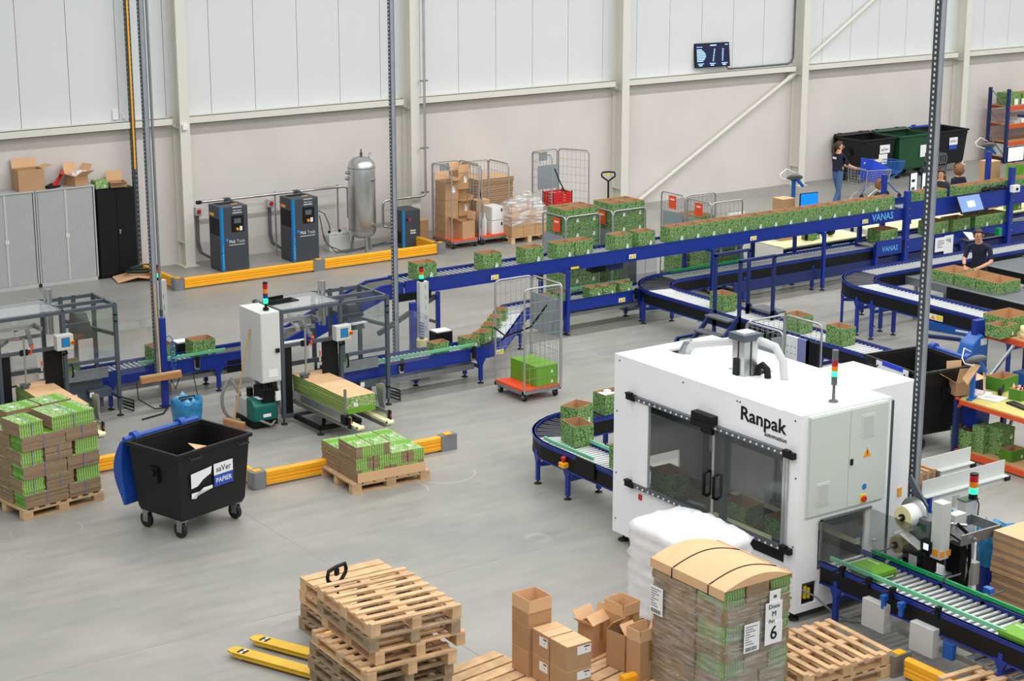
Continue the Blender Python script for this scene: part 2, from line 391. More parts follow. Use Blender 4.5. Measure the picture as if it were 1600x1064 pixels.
# --- suspended perforated posts (cable drops), cut off by the frame's top
def drop_post(name, label, x, y, z0, w, d, m='galv_post', lean=None, holes=True):
    t = thing(name, label, 'post', (x, y, z0))
    h = 9.4-z0
    b = MB(); b.box(-w/2-.001, -w/2, -d/2, d/2, 0, h); b.build('side_shade', 'galv_dark', t)  # dark sheet over the left face: shade put into the colour
    b = MB(); b.box(-w/2, w/2, -d/2, -d/2+.004, 0, h); b.box(-w/2, -w/2+.004, -d/2, d/2, 0, h); b.box(w/2-.004, w/2, -d/2, d/2, 0, h)
    b.box(-w/2, -w/2+.02, d/2-.004, d/2, 0, h); b.box(w/2-.02, w/2, d/2-.004, d/2, 0, h); b.box(-w/2+.01, -w/2+.016, -d/2-.008, -d/2, 0, h); b.box(w/2-.016, w/2-.01, -d/2-.008, -d/2, 0, h)
    b.build('channel', m, t)
    if holes:
        b = MB(); z = .05
        while z < h-.1:
            b.box(-w/2-.002, -w/2+.001, -.012, .012, z, z+.03); z += .06
        o = b.build('slot_row', 'light_grey', t); o['kind'] = 'stuff'
    return t
dp = drop_post('cable_drop_post', 'galvanised perforated post hanging behind the broom, left in picture', *gy(247, 580, 26.12)[:2], .47, .085, .07)
dp2 = drop_post('cable_drop_post', 'galvanised perforated post dropping beside the clear screen of the case erector', 15.27, 25.16, .02, .085, .06)
dp3 = drop_post('cable_drop_post', 'galvanised perforated post standing against the white packing machine', 15.42, 14.04, .02, .09, .09)
t = thing('rack_upright', 'dark perforated upright with a yellow strip, standing beside the black cabinet', 'post', (gy(217, 400, 35.45).x, 35.45, 0))
boxpart('channel', 'galv_dark', t, -.05, .05, -.04, .04, 0, 9.3)
boxpart('yellow_strip', 'yellow', t, -.02, .015, -.05, -.04, 2.15, 9.2)
b = MB(); z = .1
while z < 9: b.box(-.052, -.05, -.02, .02, z, z+.04); b.box(.0, .03, -.042, -.04, z, z+.03); z += .1
o = b.build('slot_row', 'galv', t); o['kind'] = 'stuff'
p0 = gy(262, 500, 26.12)
t = thing('conduit_pole', 'thin grey conduit pole dropping between the two left posts', 'pole', (p0.x-.1, 26.12, .95))
b = MB(); b.cyl((0, 0, 0), (0, 0, 8.4), .022, 10); b.build('pipe', 'galv', t)
b = MB(); b.cyl((.0, -.0, .5), (0, 0, .6), .03, 8); b.build('collar', 'steel_dark', t)
# ================================================================== CARTONS (shared builder)
_cart = {}
def carton_meshes(L, W, H, m='leaf', inside='kraft', closed=False):
    k = (L, W, H, m, inside, closed)
    if k in _cart: return _cart[k]
    b = MB(); t = .006; x, y = L/2, W/2
    if closed:
        b.box(-x, x, -y, y, 0, H, 0); b.box(-x, x, -.004, .004, H-.001, H+.0008, 1)
    else:
        b.box(-x, x, -y, y, 0, t, 0)
        b.box(-x, x, -y, -y+t, t, H, [0, 1, 0, 0, 1, 0]); b.box(-x, x, y-t, y, t, H, [0, 1, 1, 0, 0, 0])
        b.box(-x, -x+t, -y+t, y-t, t, H, [0, 1, 0, 1, 0, 0]); b.box(x-t, x, -y+t, y-t, t, H, [0, 1, 0, 0, 0, 1])
        b.box(-x+t, x-t, -y+t, y-t, t, t+.002, 1)
    body = b.data('carton_body', [M[m], M[inside]])
    e = MB(); s = min(1.0, H/.28)
    ex = L*.23
    poly = [(ex-.03*s, .03), (ex+.03*s, .03), (ex+.03*s, .03+.05*s), (ex+.015*s, .03+.055*s), (ex+.012*s, .03+.085*s), (ex-.012*s, .03+.085*s), (ex-.015*s, .03+.055*s), (ex-.03*s, .03+.05*s)]
    e.prism(poly, -y-.003, -y, 0, 'y')
    _cart[k] = (body, e.data('emblem', [M['white']]))
    return _cart[k]
def carton(loc, label, group=None, rz=0.0, L=.39, W=.29, H=.29, m='leaf', closed=False, cat='carton', emblem=True, inside='kraft', name='green_carton'):
    body, em = carton_meshes(L, W, H, m, inside, closed)
    o = inst(name, body, None, loc, (0, 0, rz)); tag(o, label, cat, group)
    if emblem: inst('emblem', em, o)
    return o
ORD = ['first', 'second', 'third', 'fourth', 'fifth', 'sixth', 'seventh', 'eighth', 'ninth', 'tenth', 'eleventh', 'twelfth', 'thirteenth', 'fourteenth', 'fifteenth', 'sixteenth', 'seventeenth', 'eighteenth', 'nineteenth', 'twentieth', 'twenty-first', 'twenty-second', 'twenty-third', 'twenty-fourth', 'twenty-fifth', 'twenty-sixth']
# plain kraft box with flaps: flaps = dict side->angle from vertical outwards (deg)
def kraft_box(name, label, loc, L, W, H, rz=0.0, flaps=None, closed=False, group=None, tape=False, m='kraft', wlabel=None, fl=None, cat='box'):
    t = thing(name, label, cat, loc, rz, group); b = MB(); th = .006; x, y = L/2, W/2
    b.box(-x, x, -y, y, 0, th)
    b.box(-x, x, -y, -y+th, th, H); b.box(-x, x, y-th, y, th, H); b.box(-x, -x+th, -y+th, y-th, th, H); b.box(x-th, x, -y+th, y-th, th, H)
    b.build('body', m, t)
    if closed:
        f = MB(); f.box(-x, x, -y, -.003, H, H+.005); f.build('flap', 'kraft_light', t)
        f = MB(); f.box(-x, x, .003, y, H, H+.005); f.build('flap', 'kraft_light', t)
    for s, a in (flaps or {}).items():
        ln = fl or min(L, W)*.5; ca, sa = math.cos(R(a)), math.sin(R(a)); f = MB()
        if s in 'ns':
            sg = 1 if s == 'n' else -1
            p = [(-x, sg*y, H), (x, sg*y, H), (x*.97, sg*(y+sa*ln), H+ca*ln), (-x*.97, sg*(y+sa*ln), H+ca*ln)]
        else:
            sg = 1 if s == 'e' else -1
            p = [(sg*x, -y, H), (sg*x, y, H), (sg*(x+sa*ln), y*.97, H+ca*ln), (sg*(x+sa*ln), -y*.97, H+ca*ln)]
        n = (Vector(p[1])-Vector(p[0])).cross(Vector(p[2])-Vector(p[0])).normalized()*.005
        f.add(p+[tuple(Vector(q)+n) for q in p], [(0,1,2,3),(7,6,5,4),(0,4,5,1),(1,5,6,2),(2,6,7,3),(3,7,4,0)]); f.build('flap', 'kraft_light', t)
    if tape:
        f = MB(); f.box(-.03, .03, -y-.001, -y, H*.45, H); f.build('tape_strip', 'tape', t)
    for (side, u, z, wd, ht) in (wlabel or []):
        f = MB()
        if side == 's': f.box(u-wd/2, u+wd/2, -y-.0015, -y, z-ht/2, z+ht/2, 0); f.box(u, u+wd*.4, -y-.0025, -y, z+ht*.25, z+ht*.4, 1); f.box(u+wd*.1, u+wd*.2, -y-.0025, -y, z-ht*.1, z, 1)
        else: f.box(-x-.0015, -x, u-wd/2, u+wd/2, z-ht/2, z+ht/2, 0); f.box(-x-.0025, -x, u-wd*.4, u, z+ht*.25, z+ht*.4, 1); f.box(-x-.0025, -x, u-wd*.2, u-wd*.1, z-ht*.1, z, 1)
        f.build('shipping_label', ['paper', 'ink'], t)
    return t
# ================================================================== ALONG THE BACK WALL, LEFT
YF = 35.22
def tambour(x0, x1, label):
    t = thing('tambour_cabinet', label, 'cabinet', ((x0+x1)/2, YF, 0), 0, 'grey tambour cabinets')
    w = (x1-x0)/2-.004; h = 1.92
    b = MB(); b.box(-w, -w+.03, 0, .42, 0, h); b.box(w-.03, w, 0, .42, 0, h); b.box(-w, w, .4, .42, 0, h); b.box(-w, w, 0, .42, 0, .08); b.box(-w-.003, w+.003, -.01, .43, h, h+.03)
    b.build('body', 'cab_grey', t, bevel=.004)
    for s in (-1, 1):
        b = MB(); n = 26; ww = w-.045
        for k in range(n):
            a = (.012 + (ww-.012)*k/n); c = (.012 + (ww-.012)*(k+.8)/n)
            b.box(min(s*a, s*c), max(s*a, s*c), .012, .025, .085, h-.005)
        b.box(min(0, s*ww), max(0, s*ww), .02, .03, .085, h-.005)
        d = b.build('tambour_door', 'cab_grey', t)
        b = MB(); b.box(s*.02-.012, s*.02+.012, -.012, .012, .95, 1.02); b.build('handle', 'white', d)
        b = MB(); b.box(s*.004-.006, s*.004+.018*s, .0, .012, .085, h-.005) if s > 0 else b.box(-.022, -.004, .0, .012, .085, h-.005); b.build('edge_strip', 'light_grey', d)
    return t
tambour(11.88, 13.12, 'grey tambour cabinet cut by the left picture edge'); tambour(13.13, 14.37, 'grey tambour cabinet standing next to the black cabinet')
t = thing('steel_cabinet', 'black two-door steel cabinet standing right of the grey cabinets', 'cabinet', (14.82, YF, 0))
boxpart('body', 'black', t, -.41, .41, .02, .42, 0, 1.82, .004)
for s in (-1, 1):
    d = boxpart('door', 'black', t, min(s*.003, s*.40), max(s*.003, s*.40), 0, .018, .06, 1.8, .003)
b = MB(); b.box(.03, .05, -.03, -.005, .9, .98); b.cyl((.04, -.005, .97), (.04, -.035, .97), .02, 8); b.build('handle', 'silver', t)
ZC = 1.951
kraft_box('cardboard_box', 'tall brown cardboard box standing on the left grey cabinet', (gy(47, 297, 35.35).x, 35.42, ZC), .52, .34, .42, 0, {'e': 75, 'n': 20}, fl=.2)
t = kraft_box('cardboard_box', 'open brown box with wide flaps spilling packing paper, on the grey cabinet', (gy(122, 288, 35.35).x, 35.42, ZC), .34, .3, .2, .35, {'s': 60, 'n': 15, 'e': 35, 'w': 70}, fl=.24)
b = MB()
for k in range(14): b.cbox((rng.uniform(-.14, .14), rng.uniform(-.11, .11), rng.uniform(.12, .27)), (rng.uniform(.05, .12),)*3)
o = b.build('packing_paper', 'white', t, bevel=.01); o['kind'] = 'stuff'
p = gy(90, 285, 35.35)
t = thing('power_tool', 'red and black hand tool lying against the open box on the cabinet', 'tool', (p.x, 35.4, ZC), .5)
b = MB(); b.tube([(-.15, 0, .05), (0, 0, .08), (.12, 0, .2), (.2, 0, .3)], [.05, .045, .035, .03], 10); b.build('body', 'red', t)
b = MB(); b.tube([(-.3, .02, .04), (-.15, 0, .05)], [.03, .055], 8); b.tube([(-.28, -.02, .02), (-.1, -.06, .02), (.02, -.05, .02)], .02, 8); b.build('guard', 'black', t)
t = thing('wooden_stick', 'thin wooden stick lying on the far left grey cabinet', 'stick', (12.35, 35.4, ZC+.02)); b = MB(); b.bar((-.5, 0, 0), (.15, .05, .1), .025, .025); b.build('stick', 'wood_stick', t)
carton((gy(158, 291, 35.35).x, 35.42, 1.84), 'small closed green carton lying on the black steel cabinet', None, 0, .27, .25, .16, 'leaf_fresh', True)
kraft_box('cardboard_box', 'low open brown box with a raised flap on the black cabinet', (gy(184, 289, 35.35).x, 35.4, 1.84), .34, .3, .1, -.1, {'n': 5, 's': 80}, fl=.2)
# flattened cardboard with coiled hose
p = gz(190, 428); 
t = thing('flattened_cardboard', 'opened-out brown cardboard lying on the floor before the black cabinet', 'cardboard', (p.x, 34.85, 0), -.1)
b = MB(); b.add([(-.42,-.28,.02),(-.02,-.3,.1),(-.02,.28,.1),(-.36,.3,.04),(.5,-.38,.006),(.52,.22,.05)], [(0,1,2,3),(1,4,5,2)]); b.add([(-.42,-.28,.012),(-.02,-.3,.09),(-.02,.28,.09),(-.36,.3,.03),(.5,-.38,.0),(.52,.22,.042)], [(3,2,1,0),(2,5,4,1)])
b.build('sheet', 'kraft_light', t)
b = MB()
for k in range(5):
    r = .2+.035*(k % 3); b.tube([(.02*k+r*1.15*math.cos(a), r*.8*math.sin(a), .12+.022*k+.01*math.sin(a*2)) for a in [2*math.pi*i/26 for i in range(26)]], .014, 6, 0, True)
b.tube([(.2, .1, .16), (.32, .12, .2), (.36, .13, .33)], .012)
tag(b.build('coiled_hose', 'hose_green', None, (p.x+.12, 34.88, .02)), 'dark green coiled hose lying on the flattened cardboard', 'hose')
# compressors
def compressor(c, label):
    t = thing('air_compressor', label, 'compressor', c, 0, 'dark grey cabinet compressors'); W, D, H = .62, .56, 1.36
    b = MB(); b.box(0, W, 0, D, 0, H); b.build('body', 'compressor_grey', t, bevel=.012)
    boxpart('side_grille', 'black', t, -.004, .002, .08, D-.06, .75, 1.1)
    b = MB(); b.box(.0, .055, -.006, .004, .02, H-.01, 0); b.box(-.006, .004, -.0, .05, .02, H-.01, 0); b.build('corner_stripe', 'strip_blue', t)
    b = MB()
    for k in range(6): b.lathe([(.001, -.001), (.017, 0), (.017, .002)], 10, 0, (0, 0, 0)) if False else b.prism([(.028+.018*math.cos(a), .1+.052*k+.02*math.sin(a)) for a in [2*math.pi*i/8 for i in range(8)]], -.009, -.006, 0, 'y')
    for k in range(5): b.box(.02, .038, -.009, -.006, .42+.026*k, .438+.026*k)
    o = b.build('stripe_icons', 'blue_lettering', t); o['kind'] = 'stuff'
    cp = boxpart('control_panel', 'black', t, .24, .52, -.008, .002, .82, 1.16)
    boxpart('display', 'grey_dark', cp, .3, .45, -.012, -.008, 1.0, 1.1)
    b = MB(); b.cyl((.36, -.008, .88), (.36, -.04, .88), .03, 12); b.build('stop_button', 'amber', cp)
    boxpart('sticker', 'white', cp, .42, .48, -.011, -.008, .84, .93)
    for k, z in enumerate((1.245, 1.305)): boxpart('badge_bar', 'white', t, .27, .48, -.005, .002, z+.02, z+.034) if k else boxpart('badge_bar', 'white', t, .27, .48, -.005, .002, z-.034, z-.02)
    text('lettering', 'Atlas Copco', .05, 'white', (.375, -.004, 1.268), FY, t, .001, sx=.75)
    text('lettering', 'Midi', .1, 'white', (.24, -.005, .62), FY, t, .002, sx=.8); text('lettering', 'Trade', .1, 'light_grey', (.44, -.005, .62), FY, t, .001, sx=.8)
    b = MB(); b.prism([(.13+.035*math.cos(a), .665+.035*math.sin(a)) for a in [2*math.pi*i/12 for i in range(12)]], -.004, .0, 0, 'y'); b.build('logo_disc', 'strip_blue', t)
    b = MB(); b.box(.17, .53, -.004, 0, .545, .555); b.build('logo_underline', 'white', t)
    boxpart('warning_sticker', 'yellow', t, -.005, 0, .3, .5, 1.14, 1.2); boxpart('warning_sticker', 'yellow', t, .36, .5, .2, .28, H, H+.002)
    b = MB()
    for k in range(12): b.box(.08, .5, .3+.018*k, .31+.018*k, H, H+.004)
    o = b.build('top_vent', 'black', t); o['kind'] = 'stuff'
    return t
c1 = gz(351, 427); c2 = gz(462.5, 412)
k1 = compressor((c1.x, 34.4, 0), 'dark grey compressor with blue stripe, the left one, nearer the cabinets'); dup(k1, (c2.x, 34.4, 0), 0, 'dark grey compressor with blue stripe, the right one, beside the white jerrycans', 'dark grey cabinet compressors')
# isolator switches
for k, (px, py) in enumerate(((308, 330), (421, 317))):
    p = gy(px, py, YW-.06)
    t = thing('isolator_switch', ('grey isolator switch with red knob on the wall, left of the left compressor', 'grey isolator switch with red knob on the wall between the compressors')[k], 'switch', (p.x, YW, p.z))
    boxpart('casing', 'light_grey', t, -.06, .08, -.12, 0, -.09, .09, .008); b = MB(); b.cyl((.01, -.12, .0), (.01, -.15, 0), .045, 12); b.build('knob', 'red', t)
    b = MB()
    for s in (-.03, 0, .03): b.tube([(s, -.05, -.09), (s, -.05, -p.z+.4), (s+.05, -.06, -p.z+.2), (s+.25, -.14, -p.z+.06), (s+.5, -.2, -p.z+.03)], .012, 6)
    b.build('cable_bundle', 'grey_dark', t)
# compressed air pipe
YP = 35.3
a0 = gy(315, 316, YP); a1 = gy(537, 291, YP)
b = MB(); zt = (a0.z+a1.z)/2
b.tube([(a0.x, YP, zt), (a1.x, YP, zt), (a1.x+.08, YP, zt-.03), (a1.x+.1, YP, zt-.1), (a1.x+.1, YP, zt-.68), (a1.x+.12, YP-.02, zt-.76), (a1.x+.3, YP-.2, zt-.8)], .032, 10)
t = thing('air_pipe', 'silver compressed-air pipe running on the wall above both compressors', 'pipe', (0, 0, 0)); b.build('pipe', 'silver', t)
b = MB(); b.cyl((a0.x-.12, YP, zt), (a0.x-.02, YP, zt), .04, 10); b.build('end_cap', 'black', t)
for px in (353, 462):
    q = gy(px, 305, YP); b = MB(); b.tube([(q.x, YP, zt), (q.x, YP-.15, zt+.03), (q.x, YP-.35, zt-.02), (q.x, YP-.5, zt-.3)], .03, 8); b.cyl((q.x-.06, YP, zt), (q.x+.06, YP, zt), .045, 10); b.build('branch_valve', 'steel_dark', t)
for px in (430, 528):
    q = gy(px, 300, YP); b = MB(); b.cyl((q.x, YP+.02, 0), (q.x, YP+.02, zt+.05), .02, 8); b.build('support_pole', 'galv_post', t)
# receiver tank
pt = gz(571, 394); TX, TY = pt.x, 34.6
t = thing('air_receiver_tank', 'tall galvanised air tank on three legs between compressors and dryer', 'tank', (TX, TY, 0))
b = MB(); b.lathe([(.02, .3), (.16, .32), (.26, .38), (.3, .48), (.3, 1.86), (.27, 1.97), (.17, 2.06), (.02, 2.09)], 28); b.build('vessel', 'silver', t)
b = MB(); b.lathe([(.303, .5), (.303, .52)], 28); b.lathe([(.303, 1.84), (.303, 1.86)], 28); b.build('weld_seam', 'galv', t)
for a in (-100, 20, 140): b = MB(); b.bar((.2*math.cos(R(a)), .2*math.sin(R(a)), .4), (.26*math.cos(R(a)), .26*math.sin(R(a)), 0), .06, .03); b.build('leg', 'galv', t)
for (a, z) in ((-70, 1.6), (-70, .62), (170, 1.75), (165, 1.62)):
    b = MB(); d = Vector((math.cos(R(a)), math.sin(R(a)), 0)); b.cyl(d*.28+Vector((0, 0, z)), d*.36+Vector((0, 0, z)), .035, 10); b.build('nozzle', 'galv', t)
b = MB(); b.tube([(0, 0, 2.08), (0, 0, 2.17)], .03, 8); b.cyl((0, 0, 2.17), (0, 0, 2.24), .015, 8); b.build('relief_valve', 'steel_dark', t)
b = MB(); b.tube([(.17, -.05, 2.05), (.17, -.05, 2.14), (.2, -.05, 2.16), (.22, -.05, 2.12)], .012, 6); b.build('lifting_lug', 'galv', t)
# dryer
cd = gz(637, 391); t = thing('air_dryer', 'small dark grey dryer cabinet with blue stripe beside the yellow barrier end', 'dryer', (cd.x, 34.35, 0))
b = MB(); b.box(0, .46, 0, .5, .02, .84); b.build('body', 'compressor_grey', t, bevel=.01); boxpart('corner_stripe', 'strip_blue', t, .0, .06, -.005, .003, .02, .83)
boxpart('side_grille', 'black', t, -.004, .002, .06, .42, .1, .36); boxpart('badge_bar', 'white', t, .2, .34, -.004, 0, .37, .39); boxpart('badge_bar', 'white', t, .2, .34, -.004, 0, .31, .33); text('lettering', 'Atlas Copco', .036, 'white', (.27, -.003, .35), FY, t, .001, sx=.7)
boxpart('switch', 'black', t, .1, .14, -.006, 0, .6, .66); boxpart('switch', 'red', t, .17, .22, -.006, 0, .6, .66); boxpart('feet', 'black', t, .02, .44, .02, .48, 0, .02)
# down pipe to the dryer
d0 = gy(657, 20, YP-.1); d1 = gy(663, 300, YP-.1); d2 = gy(598, 322, YP-.1); d3 = gy(598, 343, YP-.1)
xx = 22.2; zb = gy(663, 306, YP-.1).z; x2 = gy(598, 322, YP-.1).x
b = MB(); b.tube([(xx, YP-.1, 9.3), (xx, YP-.1, zb+.1), (xx-.03, YP-.1, zb+.02), (xx-.12, YP-.1, zb), (x2+.12, YP-.1, zb), (x2+.02, YP-.1, zb-.03), (x2, YP-.1, zb-.12), (x2, YP-.1, zb-.5), (x2+.03, YP-.12, zb-.58), (x2+.12, YP-.2, zb-.6), (cd.x+.1, YP-.4, zb-.6)], .03, 10)
t = thing('air_pipe', 'silver pipe coming down the column and bending left to the dryer', 'pipe'); b.build('pipe', 'silver', t)
for z in (3.5, 2.0, 1.0): b = MB(); b.box(xx-.09, xx+.09, YP-.12, YP-.04, z, z+.03); b.build('pipe_clamp', 'galv', t)
# jerrycans
for k, (px, py) in enumerate(((510, 388), (526, 386))):
    p = gz(px, py); t = thing('jerrycan', ('white plastic jerrycan standing nearer the right compressor', 'white plastic jerrycan standing nearer the air tank')[k], 'jerrycan', (p.x, 35.05, 0), .1*k, 'white jerrycans by the wall')
    b = MB(); b.box(-.14, .14, -.1, .1, 0, .34); b.prism([(-.14, .34), (.14, .34), (.1, .4), (-.02, .42), (-.1, .4)], -.09, .09, 0, 'y'); b.build('body', 'can_white', t, bevel=.02)
    b = MB(); b.cyl((-.08, 0, .4), (-.08, 0, .45), .03, 10); b.build('cap', 'black', t); b = MB(); b.tube([(-.03, 0, .42), (0, 0, .47), (.07, 0, .47), (.1, 0, .4)], .014, 6); b.build('handle', 'can_white', t)
b = MB(); c0 = gy(498, 344, 34.9)
b.tube([(c0.x, 34.9, .95), (c0.x+.2, 35.0, .85), (c0.x+.33, 35.05, .6), (c0.x+.36, 35.05, .47)], .012); b.tube([(c0.x+.02, 34.9, .85), (c0.x+.1, 34.85, .3), (c0.x+.3, 34.7, .03), (c0.x+.9, 34.8, .02), (c0.x+1.6, 34.9, .03), (c0.x+2.3, 34.9, .02)], .014); b.tube([(c0.x, 34.8, .6), (c0.x+.12, 34.75, .2), (c0.x+.5, 34.6, .02), (c0.x+1.1, 34.9, .02), (c0.x+1.8, 35.1, .02)], .012)
tag(b.build('loose_cable', 'grey_dark'), 'loose dark cables on the floor between compressor and tank', 'cable')
# ================================================================== YELLOW IMPACT BARRIERS
def rail(b, p, q, h0=.03, h1=.23, th=.09):
    p = Vector((p[0], p[1], 0)); q = Vector((q[0], q[1], 0)); d = (q-p).normalized(); n = Vector((d.y, -d.x, 0))
    hs = [h0, .075, .08, .1, .105, .125, .13, .15, .155, .21, h1]; off = [0, 0, -.008, -.008, 0, 0, -.008, -.008, 0, 0, -.02]
    prof = [(th/2+o, z) for o, z in zip(off, hs)] + [(-th/2-o, z) for o, z in zip(reversed(off), reversed(hs))]
    b.add([p+n*u+Vector((0, 0, z)) for u, z in prof] + [q+n*u+Vector((0, 0, z)) for u, z in prof],
          [(i, (i+1) % len(prof), len(prof)+(i+1) % len(prof), len(prof)+i) for i in range(len(prof))] + [tuple(range(len(prof)-1, -1, -1)), tuple(range(len(prof), 2*len(prof)))])
def barrier(label, segs, posts, z=0):
    t = thing('impact_barrier', label, 'barrier', (posts[0][0], posts[0][1], 0), 0, 'yellow impact barriers'); ox, oy = posts[0][0], posts[0][1]
    for p, q in segs:
        b = MB(); rail(b, (p[0]-ox, p[1]-oy), (q[0]-ox, q[1]-oy)); b.build('rail', 'yellow', t)
    for (x, y, kind) in posts:
        x -= ox; y -= oy; b = MB(); s = .11
        if kind == 'joint': b.box(x-.13, x+.13, y-.06, y+.06, 0, .24)
        else:
            r = .1; pl = []
            for cx, cy, a in ((s-r*.6, s-r*.6, 0), (-s+r*.6, s-r*.6, 90), (-s+r*.6, -s+r*.6, 180), (s-r*.6, -s+r*.6, 270)):
                for k in range(5): pl.append((x+cx+r*.6*math.cos(R(a+22.5*k)), y+cy+r*.6*math.sin(R(a+22.5*k))))
            b.prism(pl, 0, .12); b.prism([(x+(u-x)*1.04, y+(v-y)*1.04) for u, v in pl], .12, .18); b.prism(pl, .18, .245)
        po = b.build('corner_post' if kind != 'joint' else 'joint_cover', 'galv', t)
        boxpart('cap', 'yellow', po, x-.06, x+.06, y-.05, y+.05, .24, .253)
    return t
barrier('long yellow impact barrier with a grey joint, in front of the compressors', [((15.4, 33.44), (18.33, 33.44)), ((18.55, 33.44), (21.35, 33.44)), ((15.28, 33.55), (15.28, 35.2)), ((21.45, 33.55), (21.45, 35.1))], [(15.28, 33.47, 'c'), (18.44, 33.44, 'joint'), (21.45, 33.46, 'c')])
barrier('yellow impact barrier between the black bin and the low green stack', [((11.1, 21.78), (13.92, 21.72)), ((10.98, 21.9), (10.98, 23.2))], [(10.98, 21.79, 'c'), (14.02, 21.72, 'joint')])
q0 = gz(150, 739); barrier('yellow impact barrier piece behind the blue bin lid, left', [((q0.x-.7, q0.y), (10.85, q0.y))], [(q0.x-.8, q0.y, 'joint')])
q0 = gz(1405, 1052); q1 = gz(1460, 1080)
barrier('yellow and grey barrier end at the bottom, between two pallet stacks', [((q0.x-.02, q0.y-.12), (q0.x-.02, q0.y-1.6))], [(q0.x-.02, q0.y, 'joint')])
q0 = gz(1030, 1070); barrier('yellow barrier top just showing left of the wrapped pallet', [((q0.x-.5, q0.y), (q0.x+.2, q0.y))], [(q0.x+.2, q0.y, 'joint')])
# ================================================================== CONVEYORS
def offset(pts, d):
    out = []
    for i, p in enumerate(pts):
        a = Vector(pts[max(i-1, 0)]); b = Vector(pts[min(i+1, len(pts)-1)]); t = (b-a); t.z = 0; t.normalize()
        n = Vector((-t.y, t.x, 0)); k = 1.0
        if 0 < i < len(pts)-1:
            t2 = Vector(pts[i+1])-Vector(p); t2.z = 0; t2.normalize(); k = 1/max(.5, Vector((-t2.y, t2.x, 0)).dot(n))
        out.append(Vector(p)+n*d*k)
    return out
def sweep(b, pts, d0, d1, z0, z1, m=0):
    A = offset(pts, d0); B = offset(pts, d1); vs = []; fs = []; n = len(pts)
    for i in range(n): vs += [A[i]+Vector((0,0,z0)), B[i]+Vector((0,0,z0)), B[i]+Vector((0,0,z1)), A[i]+Vector((0,0,z1))]
    for i in range(n-1):
        for k in range(4): fs.append((4*i+k, 4*i+(k+1) % 4, 4*i+4+(k+1) % 4, 4*i+4+k))
    fs += [(3, 2, 1, 0), (4*n-4, 4*n-3, 4*n-2, 4*n-1)]
    b.add(vs, fs, m)
def along(pts, s):
    for i in range(len(pts)-1):
        a, c = Vector(pts[i]), Vector(pts[i+1]); l = (c-a).length
        if s <= l or i == len(pts)-2: return a+(c-a)*(s/l), (c-a).normalized()
        s -= l
def plen(pts): return sum((Vector(pts[i+1])-Vector(pts[i])).length for i in range(len(pts)-1))
_roll = {}
def roller_mesh(w, r, m):
    k = (round(w, 3), r, m)
    if k not in _roll:
        b = MB(); b.cyl((0, -w/2, 0), (0, w/2, 0), r, 8); _roll[k] = b.data('roller', [M[m]])
    return _roll[k]
def conveyor(label, pts, w, rail=(.22, .03), skirt=0, pitch=.075, rm='roller', r0=None, r1=None, legs=(), belt=False, rr=.022, near=True, far=True, cat='conveyor', lm='blue', guard=None, group=None, top=.035):
    """pts: centre line at roller-top height, running so that +offset is the left hand side"""
    o = Vector(pts[0]); t = thing('roller_conveyor' if not belt else 'belt_conveyor', label, cat, (o.x, o.y, 0), 0, group)
    P = [Vector(p)-Vector((o.x, o.y, 0)) for p in pts]
    for side, on in ((1, near), (-1, far)):
        if not on: continue
        b = MB(); lo, hi = (w/2, w/2+rail[1]) if side > 0 else (-w/2-rail[1], -w/2)
        if skirt:
            sweep(b, P, lo, hi, -.02, top); sweep(b, P, lo-.01, hi+.01, top-.012, top)
            b.build('side_rail', 'blue', t); b = MB(); sweep(b, P, lo+.004, hi-.004, top-rail[0], -.02); b.build('side_skirt', 'black', t)
            b = MB(); sweep(b, P, lo-.004, hi+.004, top-rail[0]-.02, top-rail[0]); b.build('lower_rail', 'blue', t)
        else:
            sweep(b, P, lo, hi, top-rail[0], top); sweep(b, P, lo-.012, hi+.012, top-.014, top); sweep(b, P, lo-.012, hi+.012, top-rail[0], top-rail[0]+.014)
            b.build('side_rail', 'blue', t)
    L = plen(P); s0 = r0 if r0 is not None else .04; s1 = r1 if r1 is not None else L-.04
    if belt:
        b = MB(); sweep(b, P, -w/2+.02, w/2-.02, -.035, 0); b.build('belt', 'belt', t)
    else:
        s = s0; k = 0
        while s < s1:
            p, d = along(P, s); a = math.atan2(d.y, d.x)
            m = rm(s) if callable(rm) else rm
            inst('roller', roller_mesh(w-.01, rr, m), t, (p.x, p.y, p.z-rr), (0, 0, a)); s += pitch; k += 1
    for (s, sides) in legs:
        p, d = along(P, s); n = Vector((-d.y, d.x, 0)).normalized(); a = math.atan2(d.y, d.x)
        zb = p.z+top-rail[0]
        for sd in (1, -1):
            if sides not in (0, sd): continue
            q = p+n*sd*(w/2+.01); b = MB(); b.T = Matrix.Translation((q.x, q.y, 0)) @ Matrix.Rotation(a, 4, 'Z')
            b.box(-.03, .03, -.025, .025, .05, zb+.08); b.prism([(-.03, zb-.1), (.03, zb-.1), (.09, zb+.01), (-.09, zb+.01)], -.028, .028, 0, 'y')
            lg = b.build('leg', lm, t); b = MB(); b.lathe([(.055, 0), (.05, .012), (.015, .02), (.012, .06)], 12, 0, (q.x, q.y, 0)); b.build('foot', 'rubber', lg)
        if sides == 0:
            b = MB(); q1 = p+n*(w/2); q2 = p-n*(w/2); zc = max(.12, zb-.14); b.bar((q1.x, q1.y, zc), (q2.x, q2.y, zc), .04, .05); b.build('cross_brace', lm, t)
    if guard:
        for (sd, s0, s1, m, h) in guard:
            b = MB(); pp = []; n_ = max(2, int((s1-s0)/.2))
            for k in range(n_+1): p, d = along(P, s0+(s1-s0)*k/n_); pp.append(p)
            sweep(b, pp, sd*(w/2-.03)-.012, sd*(w/2-.03)+.012, h, h+.045); b.build('guide_rail', m, t)
    return t
